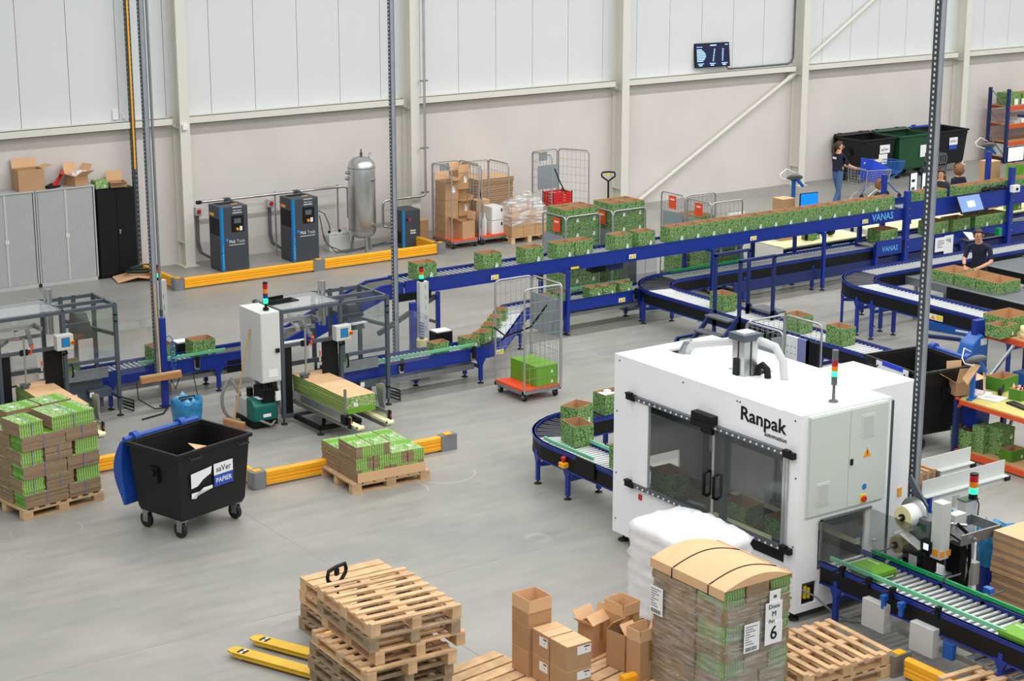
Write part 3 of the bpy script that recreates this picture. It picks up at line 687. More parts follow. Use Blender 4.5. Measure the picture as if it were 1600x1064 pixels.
def sticker(t, x, y, z, wd=.16, ht=.08, ax='y'):
    """white and yellow warning sticker with a triangle"""
    b = MB()
    if ax == 'y':
        b.box(x, x+wd, y-.003, y, z, z+ht, 0); b.box(x+wd*.5, x+wd*.95, y-.005, y, z+ht*.15, z+ht*.9, 1); b.prism([(x+wd*.08, z+ht*.15), (x+wd*.45, z+ht*.15), (x+wd*.265, z+ht*.85)], y-.005, y, 2, 'y')
    else:
        b.box(x-.003, x, y-wd, y, z, z+ht, 0); b.box(x-.005, x, y-wd*.95, y-wd*.5, z+ht*.15, z+ht*.9, 1); b.prism([(y-wd*.08, z+ht*.15), (y-wd*.45, z+ht*.15), (y-wd*.265, z+ht*.85)], x-.005, x, 2, 'x')
    b.build('warning_sticker', ['white', 'sign_yellow', 'amber'], t)
ZU = 1.365; YU = 26.475; WU = .5
# upper line, left-hand side of the run is the side away from the camera when walking to +X, so walk towards -X
up = conveyor('long blue upper conveyor carrying the closed row of green cartons', [(28.0, YU, ZU), (16.1, YU, ZU)], WU, (.24, .03), pitch=.095, rm='roller', rr=.021)
E1_ = up
for px in (771, 986, 1174, 1347): q = gy(px, 400, 26.2); sticker(up, q.x-28-.08, -.315, 1.215)
q = gy(897, 415, 26.2); boxpart('yellow_plate', 'sign_yellow', up, q.x-28-.1, q.x-28+.08, -.318, -.312, 1.185, 1.225)
p = gy(840, 424, 26.2); b = MB(); b.cbox((p.x-28, -.34, 1.15), (.1, .06, .07)); b.cyl((p.x-28-.02, -.37, 1.15), (p.x-28-.02, -.4, 1.15), .025, 10); b.build('sensor_box', 'black', up)
def portal(t, x, y0, y1, z, ang=0):
    """square blue leg frame under the upper line"""
    for yy in (y0, y1):
        b = MB(); b.box(x-.03, x+.03, yy-.03, yy+.03, .05, z); lg = b.build('leg', 'blue', t)
        b = MB(); b.lathe([(.055, 0), (.05, .012), (.015, .02), (.012, .06)], 12, 0, (x, yy, 0)); b.build('foot', 'rubber', lg)
    b = MB(); b.box(x-.03, x+.03, y0-.03, y1+.03, z, z+.05); b.build('cross_brace', 'blue', t)
for xx in (19.45, 22.85, 25.73): portal(up, xx-28, 26.12-YU, 26.95-YU, 1.12)
for xx in (16.35, 16.75):
    b = MB(); b.box(xx-28-.03, xx-28+.03, -.3, -.24, .04, 1.14); b.build('leg', 'blue', up)
b = MB(); b.bar((16.35-28, -.27, .75), (16.75-28, -.27, .6), .05, .05); b.bar((15.6-28, -.2, .55), (16.75-28, -.2, 1.05), .07, .07); b.build('cross_brace', 'steel_dark', up)
boxpart('drive_cover', 'black', up, 15.9-28, 16.6-28, -.305, -.27, 1.07, 1.2); boxpart('drive_box', 'black', up, 20.2-28, 20.5-28, -.1, .1, 1.0, 1.14); boxpart('drive_box', 'blue_dark', up, 20.6-28, 20.9-28, -.1, .1, 1.0, 1.14)
conveyor('blue nose-over belt conveyor rising from the floor level to the upper line', [(16.08, YU, ZU-.01), (15.65, YU, ZU-.02), (15.2, YU, ZU-.17), (13.75, YU, .66)], .46, (.26, .03), belt=True)
up2 = conveyor('blue upper conveyor section right of the first lettered post', [(36, YU, ZU), (28.12, YU, ZU)], WU, (.36, .03), pitch=.09, rm='roller', top=.13)
def lettered_post(x, label, z1=1.75):
    t = thing('conveyor_post', label, 'post', (x, 26.16, 0))
    boxpart('post', 'blue', t, -.06, .06, -.05, .05, .02, z1); boxpart('foot_plate', 'blue_dark', t, -.1, .1, -.09, .09, 0, .02)
    boxpart('rear_post', 'blue', t, -.05, .05, .62, .7, .02, z1+.25)
    b = MB()
    for z in (.6, .75, 1.25, 1.4): b.cyl((.03, -.05, z), (.03, -.06, z), .012, 6)
    o = b.build('bolt', 'silver', t); o['kind'] = 'stuff'
    return t
lettered_post(28.06, 'thick blue conveyor post between the two upper sections, beside the tall right pole'); lettered_post(31.2, 'thick blue conveyor post at the right edge holding a monitor', 1.95)
text('lettering', 'VANAS', .2, 'blue_lettering', (27.38-28, -.313, 1.29), FY, up, .002, sx=.95, off=.003)
# lower storey lane on the right with its lettered end plate
low2 = conveyor('blue lower lane under the upper section, right of the lettered posts', [(36, YU-.02, .70), (27.2, YU-.02, .70)], WU, (.26, .03), pitch=.1, rm='roller', legs=((3.2, 1), (6.2, 1)))
boxpart('end_plate', 'blue', low2, 27.22-36, 28.0-36, -.32, -.285, .5, .8)
text('lettering', 'VANAS', .15, 'blue_lettering', (27.6-36, -.323, .62), FY, low2, .002, sx=.95, off=.002)
boxpart('gap_cover', 'black', low2, 27.95-36, 28.1-36, -.33, -.322, .52, .76)
for px in (1370, 1372): pass
b = MB(); b.box(27.22-36, 27.3-36, -.3, -.22, .02, .5); b.build('leg', 'blue', low2); b = MB(); b.box(27.3-36, 27.38-36, .26, .33, .02, 1.15); b.build('leg', 'blue', low2)
# lower lane left (small cartons), S-shaped feed and straight feed from case erector
ZL = .575
curve1 = [(16.45+.55*math.sin(R(a)), 24.62+.55-.55*math.cos(R(a)), ZL) for a in range(0, 46, 9)]
dx = curve1[-1]; k = (26.42-.16-dx[1]); mid = (dx[0]+k, dx[1]+k, ZL)
curve2 = [(mid[0]+.55*(math.sin(R(45))-math.sin(R(45-a))), mid[1]+.55*(math.cos(R(45-a))-math.cos(R(45))), ZL) for a in range(0, 46, 9)]
feed = list(reversed([(13.7, 24.62, ZL), (15.0, 24.62, ZL)] + curve1 + curve2 + [(21.45, curve2[-1][1], ZL)]))
Lf = plen(feed)
f1 = conveyor('blue low conveyor carrying small cartons from the right case erector behind the roll cage', feed, .45, (.2, .03), pitch=.08, rr=.02, rm=lambda s: 'roller_dark' if Lf-3.4 < s < Lf-2.5 else 'roller_white', legs=((.25, 0), (2.0, 0), (3.6, 0), (Lf-2.7, 0), (Lf-1.75, -1)), guard=[(-1, 0.2, 1.7, 'green_clear', .1), (1, Lf-2.6, Lf-.6, 'green_clear', .06)])
b = MB(); o_ = Vector(feed[0]); b.box(14.5-o_.x, 16.3-o_.x, 24.42-o_.y, 24.8-o_.y, .25, .34); b.box(19.4-o_.x, 21.4-o_.x, -.2, .2, .3, .36); b.build('cable_tray', 'galv', f1)
for px, z in ((781, .44), (972, .43)): q = gy(px, 550 if px < 900 else 470, 24.37 if px < 900 else feed[0][1]-.26); sticker(f1, q.x-o_.x-.08, (24.36 if px < 900 else feed[0][1]-.262)-o_.y, z, .15, .08)
for px in (626, 738, 991):
    q = gy(px, 560 if px < 900 else 465, 24.36 if px < 900 else feed[0][1]-.26); xx = q.x-o_.x; yy = (24.35 if px < 900 else feed[0][1]-.275)-o_.y
    b = MB(); b.prism([(xx-.05, .55), (xx+.05, .55), (xx+.05, .46), (xx+.03, .42), (xx-.03, .42), (xx-.05, .46)], yy-.02, yy, 0, 'y'); br = b.build('guide_bracket', 'silver', f1); boxpart('clamp', 'black', br, xx-.025, xx+.03, yy-.05, yy-.02, .46, .66)
# straight feed of the left case erector
f2 = conveyor('blue low conveyor leading away from the left case erector, behind the hanging broom', [(13.75, 26.66, ZL), (10.2, 26.66, ZL)], .46, (.22, .03), pitch=.085, rm='roller_white', r0=1.1, legs=((1.05, 0), (2.9, 0)), guard=[(1, .9, 2.4, 'green_clear', .06)])
b = MB(); b.box(-1.05, .1, -.2, .2, ZL-.06, ZL-.02); b.build('belt', 'belt', f2); boxpart('drive_cover', 'black', f2, -.9, .1, -.262, -.255, ZL-.3, ZL-.1)
q = gy(307, 570, 26.4); xx = q.x-13.75; b = MB(); b.prism([(xx-.05, .58), (xx+.05, .58), (xx+.05, .46), (xx+.03, .42), (xx-.03, .42), (xx-.05, .46)], -.29, -.265, 0, 'y'); br = b.build('guide_bracket', 'silver', f2); boxpart('clamp', 'black', br, xx-.025, xx+.03, -.32, -.29, .46, .64)
boxpart('cable_tray', 'galv', f2, -3.0, -.6, -.2, .2, .25, .32)
# blue posts beside the feeds with air hose
def air_post(x, y, h, label):
    t = thing('air_post', label, 'post', (x, y, 0)); boxpart('post', 'blue', t, -.05, .05, -.04, .04, .0, h, .006)
    boxpart('base', 'blue_dark', t, -.08, .08, -.07, .07, 0, .015)
    b = MB(); b.T = None; pts = []
    for i in range(90): a = i*.55; pts.append((.16+.04*math.cos(a), -.02+.04*math.sin(a), .98-.0042*i*1.0)); 
    b.tube(pts, .008, 5); b.tube([(.05, 0, 1.1), (.12, 0, 1.12), (.17, 0, 1.05), (.16, -.02, .98)], .008, 5); b.tube([(.16, -.02, .6), (.12, -.03, .52), (.16, -.06, .46), (.2, -.06, .5)], .03, 6); b.build('air_hose', 'blue_mid', t)
    return t
air_post(11.62, 26.1, 1.42, 'blue post with coiled blue air hose beside the hanging broom'); air_post(15.62, 25.2, 1.3, 'blue post with coiled air hose behind the clear screen right of the erector')
# labelling column (white) with printer behind each feed
def label_column(x, y, h, label, lb2):
    t = thing('label_applicator', label, 'machine', (x, y, 0)); b = MB(); b.box(-.085, .085, -.05, .05, 0, h); b.build('column', 'light_grey', t, bevel=.004)
    b = MB()
    for k in range(8): b.box(.02, .028, -.052, -.05, .3+.17*k, .38+.17*k)
    o = b.build('slot_row', 'grey_dark', t); o['kind'] = 'stuff'
    bl = MB(); bl.cyl((-.02, 0, h), (-.02, 0, h+.05), .04, 12, 0); bc = bl.build('beacon', 'black', t)
    for k, m in enumerate(('green_lens', 'amber_lens', 'red_lens')): bb = MB(); bb.cyl((-.02, 0, h+.05+.06*k), (-.02, 0, h+.105+.06*k), .036, 12); bb.build('lens', m, bc)
    bb = MB(); bb.cyl((-.02, 0, h+.23), (-.02, 0, h+.245), .036, 12); bb.build('lens_cap', 'black', bc)
    b = MB(); b.box(.18, .5, -.12, .12, .52, .74); b.build('printer', 'black', t, bevel=.01); boxpart('printer_lid', 'white', t, .2, .48, -.1, .1, .74, .76)
    b = MB(); b.cyl((-.08, -.08, .55), (-.08, -.08, .68), .1, 16); b.build('label_roll', 'label_cream', t); b = MB(); b.cyl((-.08, -.08, .68), (-.08, -.08, .69), .035, 10); b.build('hub', 'black', t)
    b = MB(); b.box(-.2, .5, -.13, .13, .48, .52); b.build('shelf_plate', 'galv', t)
    return t
label_column(15.83, 25.22, 1.62, 'white label applicator column with lit beacon behind the small cartons', '')
label_column(gy(258, 488, 27.0).x-.05, 27.02, 1.8, 'white label applicator column with beacon behind the left blue conveyor', '')
# curve A: back run, 90 degree turn, run towards the camera
ZA = .62; cA = (22.25, 25.66)
ptsA = [(33.0, 26.57, ZA)] + [(cA[0]+.91*math.cos(R(a)), cA[1]+.91*math.sin(R(a)), ZA) for a in range(90, 181, 9)] + [(cA[0]-.91, 19.75, ZA)]
LA = plen(ptsA)
rA = conveyor('black-skirted blue conveyor curving under the step-over bridge, left of two curves', list(ptsA), .56, (.24, .03), True, .09, lambda s: 'roller_dark' if 10.75 < s < 11.9 else ('roller' if s < 10.75 else 'roller_white'), legs=((.8, 0), (3.0, 0), (5.2, 0), (7.4, 0), (9.2, 0), (11.0, -1), (11.9, 0), (14.5, 0), (16.5, 0)), guard=[(-1, 8.8, 10.6, 'green_rail', .03)])
b = MB(); b.box(-9.5, 0, -.33, -.31, .2, .42); b.build('lower_panel', 'blue_dark', rA)
boxpart('control_box', 'light_grey', rA, 21.6-33, 21.95-33, 25.0-26.57, 25.06-26.57, .15, .44)
# curve B
ZB = .86; cB = (24.85, 23.05)
ptsB = [(33.0, 23.93, ZB)] + [(cB[0]+.88*math.cos(R(a)), cB[1]+.88*math.sin(R(a)), ZB) for a in range(90, 181, 9)] + [(cB[0]-.88, 19.55, ZB)]
rB = conveyor('blue conveyor with black skirts curving left of the man, the right of two curves', list(ptsB), .54, (.26, .03), True, .09, lambda s: 'roller_dark' if 8.15 < s < 9.25 else ('roller' if s < 8.15 else 'roller_white'), legs=((1, 0), (3, 0), (5.5, 0), (8.1, -1), (8.9, 0), (9.45, 0), (9.8, 0), (12.9, 0)))
q = gx(1455, 490, 23.7); sticker(rB, 23.664-33, q.y-23.93, .66, .3, .1, 'x')
# infeed curve into the white machine
cI = (15.3, 18.95); ptsI = [(17.6, 20.28, .62), (15.75, 20.28, .62)] + [(cI[0]+.0+.88*math.cos(R(a))-.0, cI[1]+.45+.88*math.sin(R(a)), .62) for a in range(90, 181, 10)] + [(cI[0]-.88, 17.44, .62)]
rI = conveyor('blue curved conveyor feeding green cartons into the white packing machine', ptsI, .5, (.24, .03), True, .075, lambda s: 'roller_dark' if s < 3.3 else 'roller_white', legs=((1.6, -1), (2.7, -1), (3.4, 0), (4.1, 0)), guard=[(1, 3.5, 4.6, 'green_clear', .05), (-1, 3.5, 4.6, 'green_clear', .05)])
boxpart('control_box', 'light_grey', rI, 14.45-17.6, 14.5-17.6, 17.75-20.28, 18.2-20.28, .18, .42)
b = MB(); b.bar((14.55-17.6, 19.6-20.28, .33), (14.55-17.6, 17.6-20.28, .33), .3, .05); b.build('cable_tray', 'galv', rI)
for k in range(8): boxpart('tray_slat', 'grey_dark', rI, 14.42-17.6, 14.68-17.6, 17.8-20.28+.2*k, 17.88-20.28+.2*k, .356, .36)
q = gx(887, 700, 14.12)
b = MB(); b.cbox((14.1-17.6, 19.0-20.28, .49), (.09, .12, .07)); eb = b.build('emergency_button', 'yellow', rI, bevel=.01); b = MB(); b.lathe([(.02, .52), (.02, .56), (.035, .57), (.035, .6), (.01, .61)], 12, 0, (14.1-17.6, 19.0-20.28, 0)); b.build('button_cap', 'red', eb)
boxpart('guide_panel', 'black', rI, 14.11-17.6, 14.13-17.6, 18.35-20.28, 18.75-20.28, .45, .68)
# step-over bridge
t = thing('step_over_bridge', 'dark blue step-over bridge with two rail hoops crossing the left curved conveyor', 'stairs', (21.13, 23.33, 0))
for y in (-.32, .31):
    b = MB()
    for x in (-.38, .38): b.bar((x, y, .5), (x, y, 1.74), .05, .05)
    b.bar((-.405, y, 1.74), (.405, y, 1.74), .05, .05); b.build('rail_hoop', 'blue_dark', t)
    for s in (-1, 1):
        b = MB(); b.bar((s*.38, y, .78), (s*(1.12 if s < 0 else .72), y, .05 if s < 0 else .42), .04, .08); b.bar((s*.38, y, .0), (s*.38, y, .78), .05, .05)
        if s > 0: b.bar((.66, y, 0), (.66, y, .5), .04, .04)
        b.build('stringer', 'blue_dark', t)
for k in range(3):
    b = MB(); b.box(-.62-.24*k, -.42-.24*k, -.30, .29, .70-.23*k, .73-.23*k); b.build('tread', 'grey_dark', t)
b = MB(); b.box(.41, .72, -.30, .29, .70, .73); b.build('tread', 'grey_dark', t)
for y in (-.42, .42):
    b = MB(); b.bar((-1.3, y, .03), (-1.1, y, .36), .045, .045); b.bar((-1.1, y, .36), (-.5, y, .36), .045, .045); b.bar((-1.1, y, 0), (-1.1, y, .36), .045, .045); b.build('low_guard', 'blue_dark', t)
# grey steel pillar under the upper line
p = gz(1022, 462); t = thing('steel_pillar', 'grey steel pillar under the upper conveyor left of the first curve', 'pillar', (21.62, 27.1, 0)); boxpart('post', 'galv', t, -.1, .1, -.1, .1, 0, 1.1); boxpart('base_plate', 'galv_dark', t, -.16, .16, -.16, .16, 0, .015)
# white panels on the floor behind the conveyors
for k, (px, py, w_) in enumerate(((1000, 440, .25), (1018, 438, .28), (1150, 398, .45))):
    q = gy(px, py-30, 27.35 if k < 2 else 29.2)
    t = thing('leaning_panel', ('narrow white board leaning behind the grey pillar', 'white board standing right beside the grey pillar', 'white board standing behind the first curve beside the blue film')[k], 'board', (q.x, 27.35 if k < 2 else 29.2, 0)); boxpart('board', 'white', t, -w_/2, w_/2, 0, .02, .0, 1.05)
# white plates beside step-over
q = gz(1195, 480); t = thing('marker_post', 'short white and blue marker post on the floor behind the bridge', 'post', (q.x+1.2, q.y+1.5, 0)); boxpart('post', 'white', t, -.05, .05, -.02, .02, 0, .38); boxpart('edge', 'blue_dark', t, .05, .07, -.02, .02, 0, .38)
# ================================================================== CASE ERECTORS
def case_erector(x, y, label):
    t = thing('case_erector', label, 'machine', (x, y, 0), 0, 'case erectors'); W, D, H, MX = 1.9, .9, 1.77, 1.04; p = .05
    def post(px, py, z0, z1, n='frame_post', w=.055): return boxpart(n, 'steel_dark', t, px-w/2, px+w/2, py-w/2, py+w/2, z0, z1)
    for (px, py) in ((.03, .03), (MX, .03), (W-.03, .03), (.03, D-.03), (MX, D-.03), (W-.03, D-.03)):
        q = post(px, py, .1, H); b = MB(); b.lathe([(.055, 0), (.05, .015), (.012, .02), (.012, .1)], 12, 0, (px, py, 0)); b.build('foot', 'rubber', q)
    post(W-.35, D-.03, .35, H); post(MX+.3, D-.03, .35, H)
    def beam(a, c, n='frame_beam', w=.05): b = MB(); b.bar(a, c, w, w); return b.build(n, 'steel_dark', t)
    for yy in (.03, D-.03): beam((.03, yy, H-.025), (W-.03, yy, H-.025))
    for xx in (.03, MX, W-.03): beam((xx, .03, H-.025), (xx, D-.03, H-.025))
    beam((MX, D*.45, H-.025), (W-.03, D*.45, H-.025))
    beam((.03, .03, 1.22), (MX, .03, 1.22)); beam((.03, .03, .12), (MX, .03, .12)); beam((MX, .03, .92), (W-.03, .03, .92)); beam((MX, .12, 1.5), (MX+.45, .12, 1.5)); beam((MX+.3, D-.1, 1.42), (W-.03, .1, 1.28)); beam((.03, D-.03, .5), (W-.03, D-.03, .5)); beam((W-.03, .03, .3), (W-.03, D-.03, .3))
    for (c, n) in (((.06, MX-.03, .08, D-.06, H, H+.008), 'roof_pane'), ((MX+.03, W-.06, .02, .03, .95, H-.06), 'front_pane'), ((W-.03, W-.02, .06, D-.06, .35, H-.06), 'side_pane')): boxpart(n, 'plexi_roof' if n == 'roof_pane' else 'plexi', t, *c)
    boxpart('hood_pane', 'plexi', t, W+.02, W+.75, .06, .07, .62, 1.32); boxpart('hood_pane', 'plexi', t, W+.02, W+.75, .06, .55, 1.31, 1.32)
    b = MB()
    for z in (1.6, 1.5, .3): b.cyl((W-.03, 0, z), (W-.03, -.012, z), .014, 6); b.cyl((W-.06, 0, z), (W-.06, -.012, z), .014, 6)
    o = b.build('bolt', 'black', t); o['kind'] = 'stuff'
    boxpart('dark_panel', 'black', t, .06, .2, .05, .06, .15, 1.18); boxpart('dark_panel', 'black', t, .72, 1.0, .05, .06, .2, 1.18)
    boxpart('rear_panel', 'grey_dark', t, .06, MX, .55, .57, .72, .8); boxpart('white_bin', 'white', t, .45, .85, .7, .85, .75, 1.05); boxpart('push_plate', 'light_grey', t, .2, .72, .3, .32, .66, .8)
    b = MB(); b.bar((.66, .01, .9), (.66, .01, 1.15), .02, .02); b.build('light_curtain', 'light_grey', t); boxpart('marker', 'orange', t, .65, .67, -.005, 0, .98, 1.06)
    b = MB(); b.cyl((.4, -.02, .72), (.4, -.02, 1.45), .016, 8); b.build('guide_rod', 'silver', t)
    b = MB(); b.cbox((.38, .0, .72), (.1, .1, .06)); b.cyl((.3, -.02, .74), (.46, -.02, .74), .022, 8); b.build('suction_head', 'steel_dark', t)
    b = MB(); b.cyl((.5, -.02, 1.3), (.54, -.04, 1.3), .025, 8); b.tube([(.5, -.03, 1.26), (.5, -.03, 1.2), (.47, -.03, 1.18)], .014, 6); b.build('pressure_gauge', 'orange', t)
    boxpart('clamp_block', 'black', t, .34, .46, -.02, .01, 1.18, 1.27)
    for k, (a, c, w_) in enumerate((((.1, .2, 1.38), (.1, .8, 1.38), .05), ((.35, .1, 1.42), (.55, .75, 1.5), .06), ((.55, .08, 1.3), (.75, .8, 1.42), .06), ((.08, .35, 1.52), (.72, .35, 1.52), .05), ((.72, .1, 1.52), (.72, .4, 1.52), .05), ((.1, .6, 1.3), (.9, .6, 1.3), .05), ((.08, .12, 1.34), (.3, .4, 1.34), .04))):
        b = MB(); b.bar(a, c, w_, .06); b.build('linear_axis', 'silver' if k % 2 else 'galv', t)
    cp = boxpart('control_panel', 'light_grey', t, MX-.2, MX+.06, -.2, -.06, 1.22, 1.45, .008); boxpart('display', 'strip_blue', cp, MX-.12, MX-.01, -.205, -.2, 1.28, 1.4); boxpart('display_frame', 'grey_dark', cp, MX-.13, MX, -.203, -.2, 1.27, 1.41)
    b = MB(); b.cyl((MX+.035, -.2, 1.33), (MX+.035, -.21, 1.33), .035, 12); b.build('button_ring', 'sign_yellow', cp); b = MB(); b.lathe([(.018, 0), (.018, .03), (.026, .032), (.022, .045)], 12); o = b.build('stop_button', 'red', cp, (MX+.035, -.21, 1.33), (R(90), 0, 0))
    b = MB(); b.tube([(MX-.05, -.1, 1.22), (MX-.02, -.12, 1.15), (MX-.04, .0, 1.1)], .015, 6); b.build('panel_cable', 'black', t)
    b = MB()
    for dx in (-.05, 0, .05): b.cyl((MX+.0+dx, .55+(.04 if dx else 0), 1.3), (MX+dx, .55+(.04 if dx else 0), 2.0), .016 if dx else .035, 10)
    b.box(MX-.08, MX+.08, .5, .64, 1.72, 1.76); b.build('lift_cylinder', 'silver', t)
    b = MB(); b.prism([(MX+.3, 1.2), (MX+.62, 1.2), (MX+.5, 1.6), (MX+.34, 1.6)], .35, .62, 0, 'y'); b.build('motor_cover', 'grey_dark', t)
    b = MB(); b.box(MX+.02, MX+.7, .1, .14, .62, .78); b.build('guide_plate', 'galv', t); boxpart('base_cover', 'steel_dark', t, MX+.02, MX+.66, .25, .75, .12, .56)
    b = MB(); b.box(MX+.4, W-.1, .15, .6, .3, .42); b.build('drive_unit', 'steel_dark', t); boxpart('plate_label', 'white', t, MX+.12, MX+.24, .243, .25, .3, .38); boxpart('plate_label', 'white', t, MX+.4, MX+.47, .143, .15, .33, .4)
    b = MB()
    for s in (0, .05, .1): b.tube([(W+.05, .1, .1+s), (W+.2, .05, .03+s), (W+.25, .15, .06+s), (W+.1, .25, .12+s), (W+.02, .15, .2+s)], .012, 6)
    b.build('cable_loop', 'black', t)
    b = MB(); b.tube([(MX+.08, -.01, .74), (MX+.08, -.05, .76), (MX+.08, -.05, .92), (MX+.08, -.01, .94)], .014, 6); b.build('door_handle', 'black', t)
    # blank magazine in front
    b = MB()
    for xx in (.28, .9): b.bar((xx, -1.55, .40), (xx, .3, .40), .03, .12)
    b.build('magazine_rail', 'silver', t)
    for k, xx in enumerate((.34, .84)):
        b = MB(); b.box(xx-.05, xx+.05, -1.72, .2, .31, .345); b.cyl((xx-.05, -1.72, .328), (xx+.05, -1.72, .328), .035, 12); b.build('feed_belt', 'cream_belt', t); boxpart('belt_frame', 'galv', t, xx-.06, xx+.06, -1.65, .2, .25, .31); boxpart('end_stop', 'black', t, (xx-.1 if k == 0 else xx+.08), (xx-.08 if k == 0 else xx+.1), -1.6, -1.53, .3, .46); boxpart('end_reflector', 'orange', t, (xx-.09 if k == 0 else xx+.08), (xx-.08 if k == 0 else xx+.09), -1.602, -1.6, .36, .41)
    b = MB(); b.bar((.27, -1.42, .42), (.27, -1.42, .85), .04, .02); b.build('side_guide', 'galv', t); boxpart('guide_block', 'black', t, .22, .34, -1.5, -1.36, .33, .46)
    b = MB(); b.bar((.97, -1.3, .42), (.97, -1.3, .8), .04, .1); b.bar((.97, -1.3, .42), (.97, -1.2, .78), .02, .16); b.build('side_guide', 'galv', t)
    b = MB(); b.bar((.22, -.75, .1), (.22, .1, .1), .06, .06); b.bar((.9, -.75, .1), (.9, .1, .1), .06, .06); b.bar((.22, -.75, .1), (.9, -.75, .1), .06, .06); b.bar((.3, -.7, .12), (.75, .0, .3), .05, .05); b.bar((.35, -.4, .28), (.85, -.4, .28), .04, .04); b.build('magazine_base', 'black', t)
    for (px, py) in ((.22, -.75), (.9, -.75)): b = MB(); b.lathe([(.055, 0), (.05, .015), (.012, .02), (.012, .08)], 12, 0, (px, py, 0)); b.build('foot', 'rubber', t)
    # electrical cabinet on the left side
    cb = boxpart('electrical_cabinet', 'cabinet_light', t, -.36, -.04, -.06, .62, .72, 1.79, .008)
    b = MB(); b.box(-.345, -.055, -.066, -.06, .74, 1.77); b.build('cabinet_door', 'cabinet_light', cb); b = MB(); b.cbox((-.1, -.08, 1.2), (.06, .03, .06)); b.build('rotary_switch', 'black', cb)
    boxpart('rating_plate', 'paper', cb, -.25, -.1, -.068, -.065, .8, .92)
    bl = MB(); bl.cyl((-.18, .1, 1.79), (-.18, .1, 1.83), .045, 12); bl.cyl((-.18, .1, 1.83), (-.18, .1, 1.9), .02, 10); bc = bl.build('beacon', 'black', t)
    for k, m in enumerate(('green_lens', 'blue', 'amber_lens', 'red_lens')): bb = MB(); bb.cyl((-.18, .1, 1.9+.075*k), (-.18, .1, 1.97+.075*k), .036, 12); bb.build('lens', m, bc)
    bb = MB(); bb.cyl((-.18, .1, 2.2), (-.18, .1, 2.22), .037, 12); bb.build('lens_cap', 'black', bc)
    boxpart('cabinet_support', 'grey_dark', t, -.1, -.03, .1, .5, .12, .72); boxpart('valve_block', 'black', t, -.33, -.1, -.02, .3, .42, .62); boxpart('switch_box', 'white', t, -.14, -.06, -.06, -.02, .42, .56); b = MB()
    for k in range(5): b.tube([(-.3+.05*k, .02*k, .72), (-.32+.05*k, -.03, .6), (-.28+.05*k, -.02, .5)], .012, 5)
    b.build('hose_cluster', 'black', t)
    return t
EX, EY = 12.65, 24.15
case_erector(EX, EY, 'right case erector frame with white electrical cabinet beside the vacuum unit')
ce2 = case_erector(EX-3.68, EY+1.86, 'left case erector frame cut by the left picture edge')
# black tray on the right erector's roof
t = thing('plastic_tray', 'black plastic tray lying on the roof of the right case erector', 'tray', (EX+.2, EY+.5, 1.78), .1); b = MB(); b.box(-.16, .34, -.12, .12, 0, .015); b.box(-.16, .2, -.12, -.1, .015, .07); b.box(-.16, .2, .1, .12, .015, .07); b.box(-.16, -.14, -.1, .1, .015, .07); b.build('tray', 'black', t)
t = thing('paper_sheet', 'stack of white papers lying on the right case erector, behind its right window', 'paper', (EX+1.5, EY+.35, 1.31), .2); boxpart('sheet', 'paper', t, -.15, .15, -.1, .1, 0, .012)
# blanks in the magazine: folded cartons standing in a row of slabs
def blank_row(x0, x1, y0, y1, z0, z1, label, top='kraft_light', front='leaf_fresh'):
    t = thing('carton_blanks', label, 'cardboard stack', ((x0+x1)/2, y0, z0), 0, 'carton blanks in the magazines'); w = (x1-x0)/2; n = 3; L = y1-y0
    for k in range(n):
        b = MB(); nl = 9
        a, c = L*k/n+.004, L*(k+1)/n-.004
        for j in range(nl):
            e = rng.uniform(-.006, .006); zz = (z1-z0)
            b.box(-w+e, w+e, a, c, zz*j/nl+.002, zz*(j+1)/nl, [1, 1 if j == nl-1 else 1, 0, 2, 1, 2])
        o = b.build('blank_pack', [front, top, 'green_edge_y'], t)
    boxpart('plain_band', 'green_plain', t, -w, w, -.003, .003, 0, (z1-z0)*.32); boxpart('emblem', 'white', t, -.12, -.05, -.006, .0, (z1-z0)*.4, (z1-z0)*.62)
    return t
striped('green_edge_y', (92, 146, 50), (150, 178, 104), 9, 'Z')
blank_row(EX+.34, EX+.84, 22.84, 24.45, .425, .68, 'row of carton blanks, brown on top, in the right case erector magazine')
blank_row(EX-3.68+.34, EX-3.68+.84, 24.7, 26.3, .425, .68, 'row of carton blanks in the left case erector magazine behind the tall green stack')
# ================================================================== ROLL CAGES
def cage_panel(b, bw, p, q, z0, z1, nx=7, nz=9, r=.016, rr=.004):
    """rounded frame between two ground points plus its wires"""
    p = Vector(p); q = Vector(q); d = (q-p); L = d.length; d.normalize(); c = .07
    pts = [p+Vector((0,0,z0)), p+Vector((0,0,z1-c))] + [p+d*(c-c*math.cos(R(a)))+Vector((0,0,z1-c+c*math.sin(R(a)))) for a in (30, 60, 90)] + [q-d*(c-c*math.cos(R(a)))+Vector((0,0,z1-c+c*math.sin(R(a)))) for a in (90, 60, 30)] + [q+Vector((0,0,z1-c)), q+Vector((0,0,z0))]
    b.tube(pts, r, 8)
    for i in range(1, nx): a = p+d*(L*i/nx); bw.bar(a+Vector((0,0,z0+.05)), a+Vector((0,0,z1-.01)), rr, rr)
    for k in range(nz+1): z = z0+.05+(z1-z0-.1)*k/nz; bw.bar(p+Vector((0,0,z)), q+Vector((0,0,z)), rr*1.3, rr*1.3)
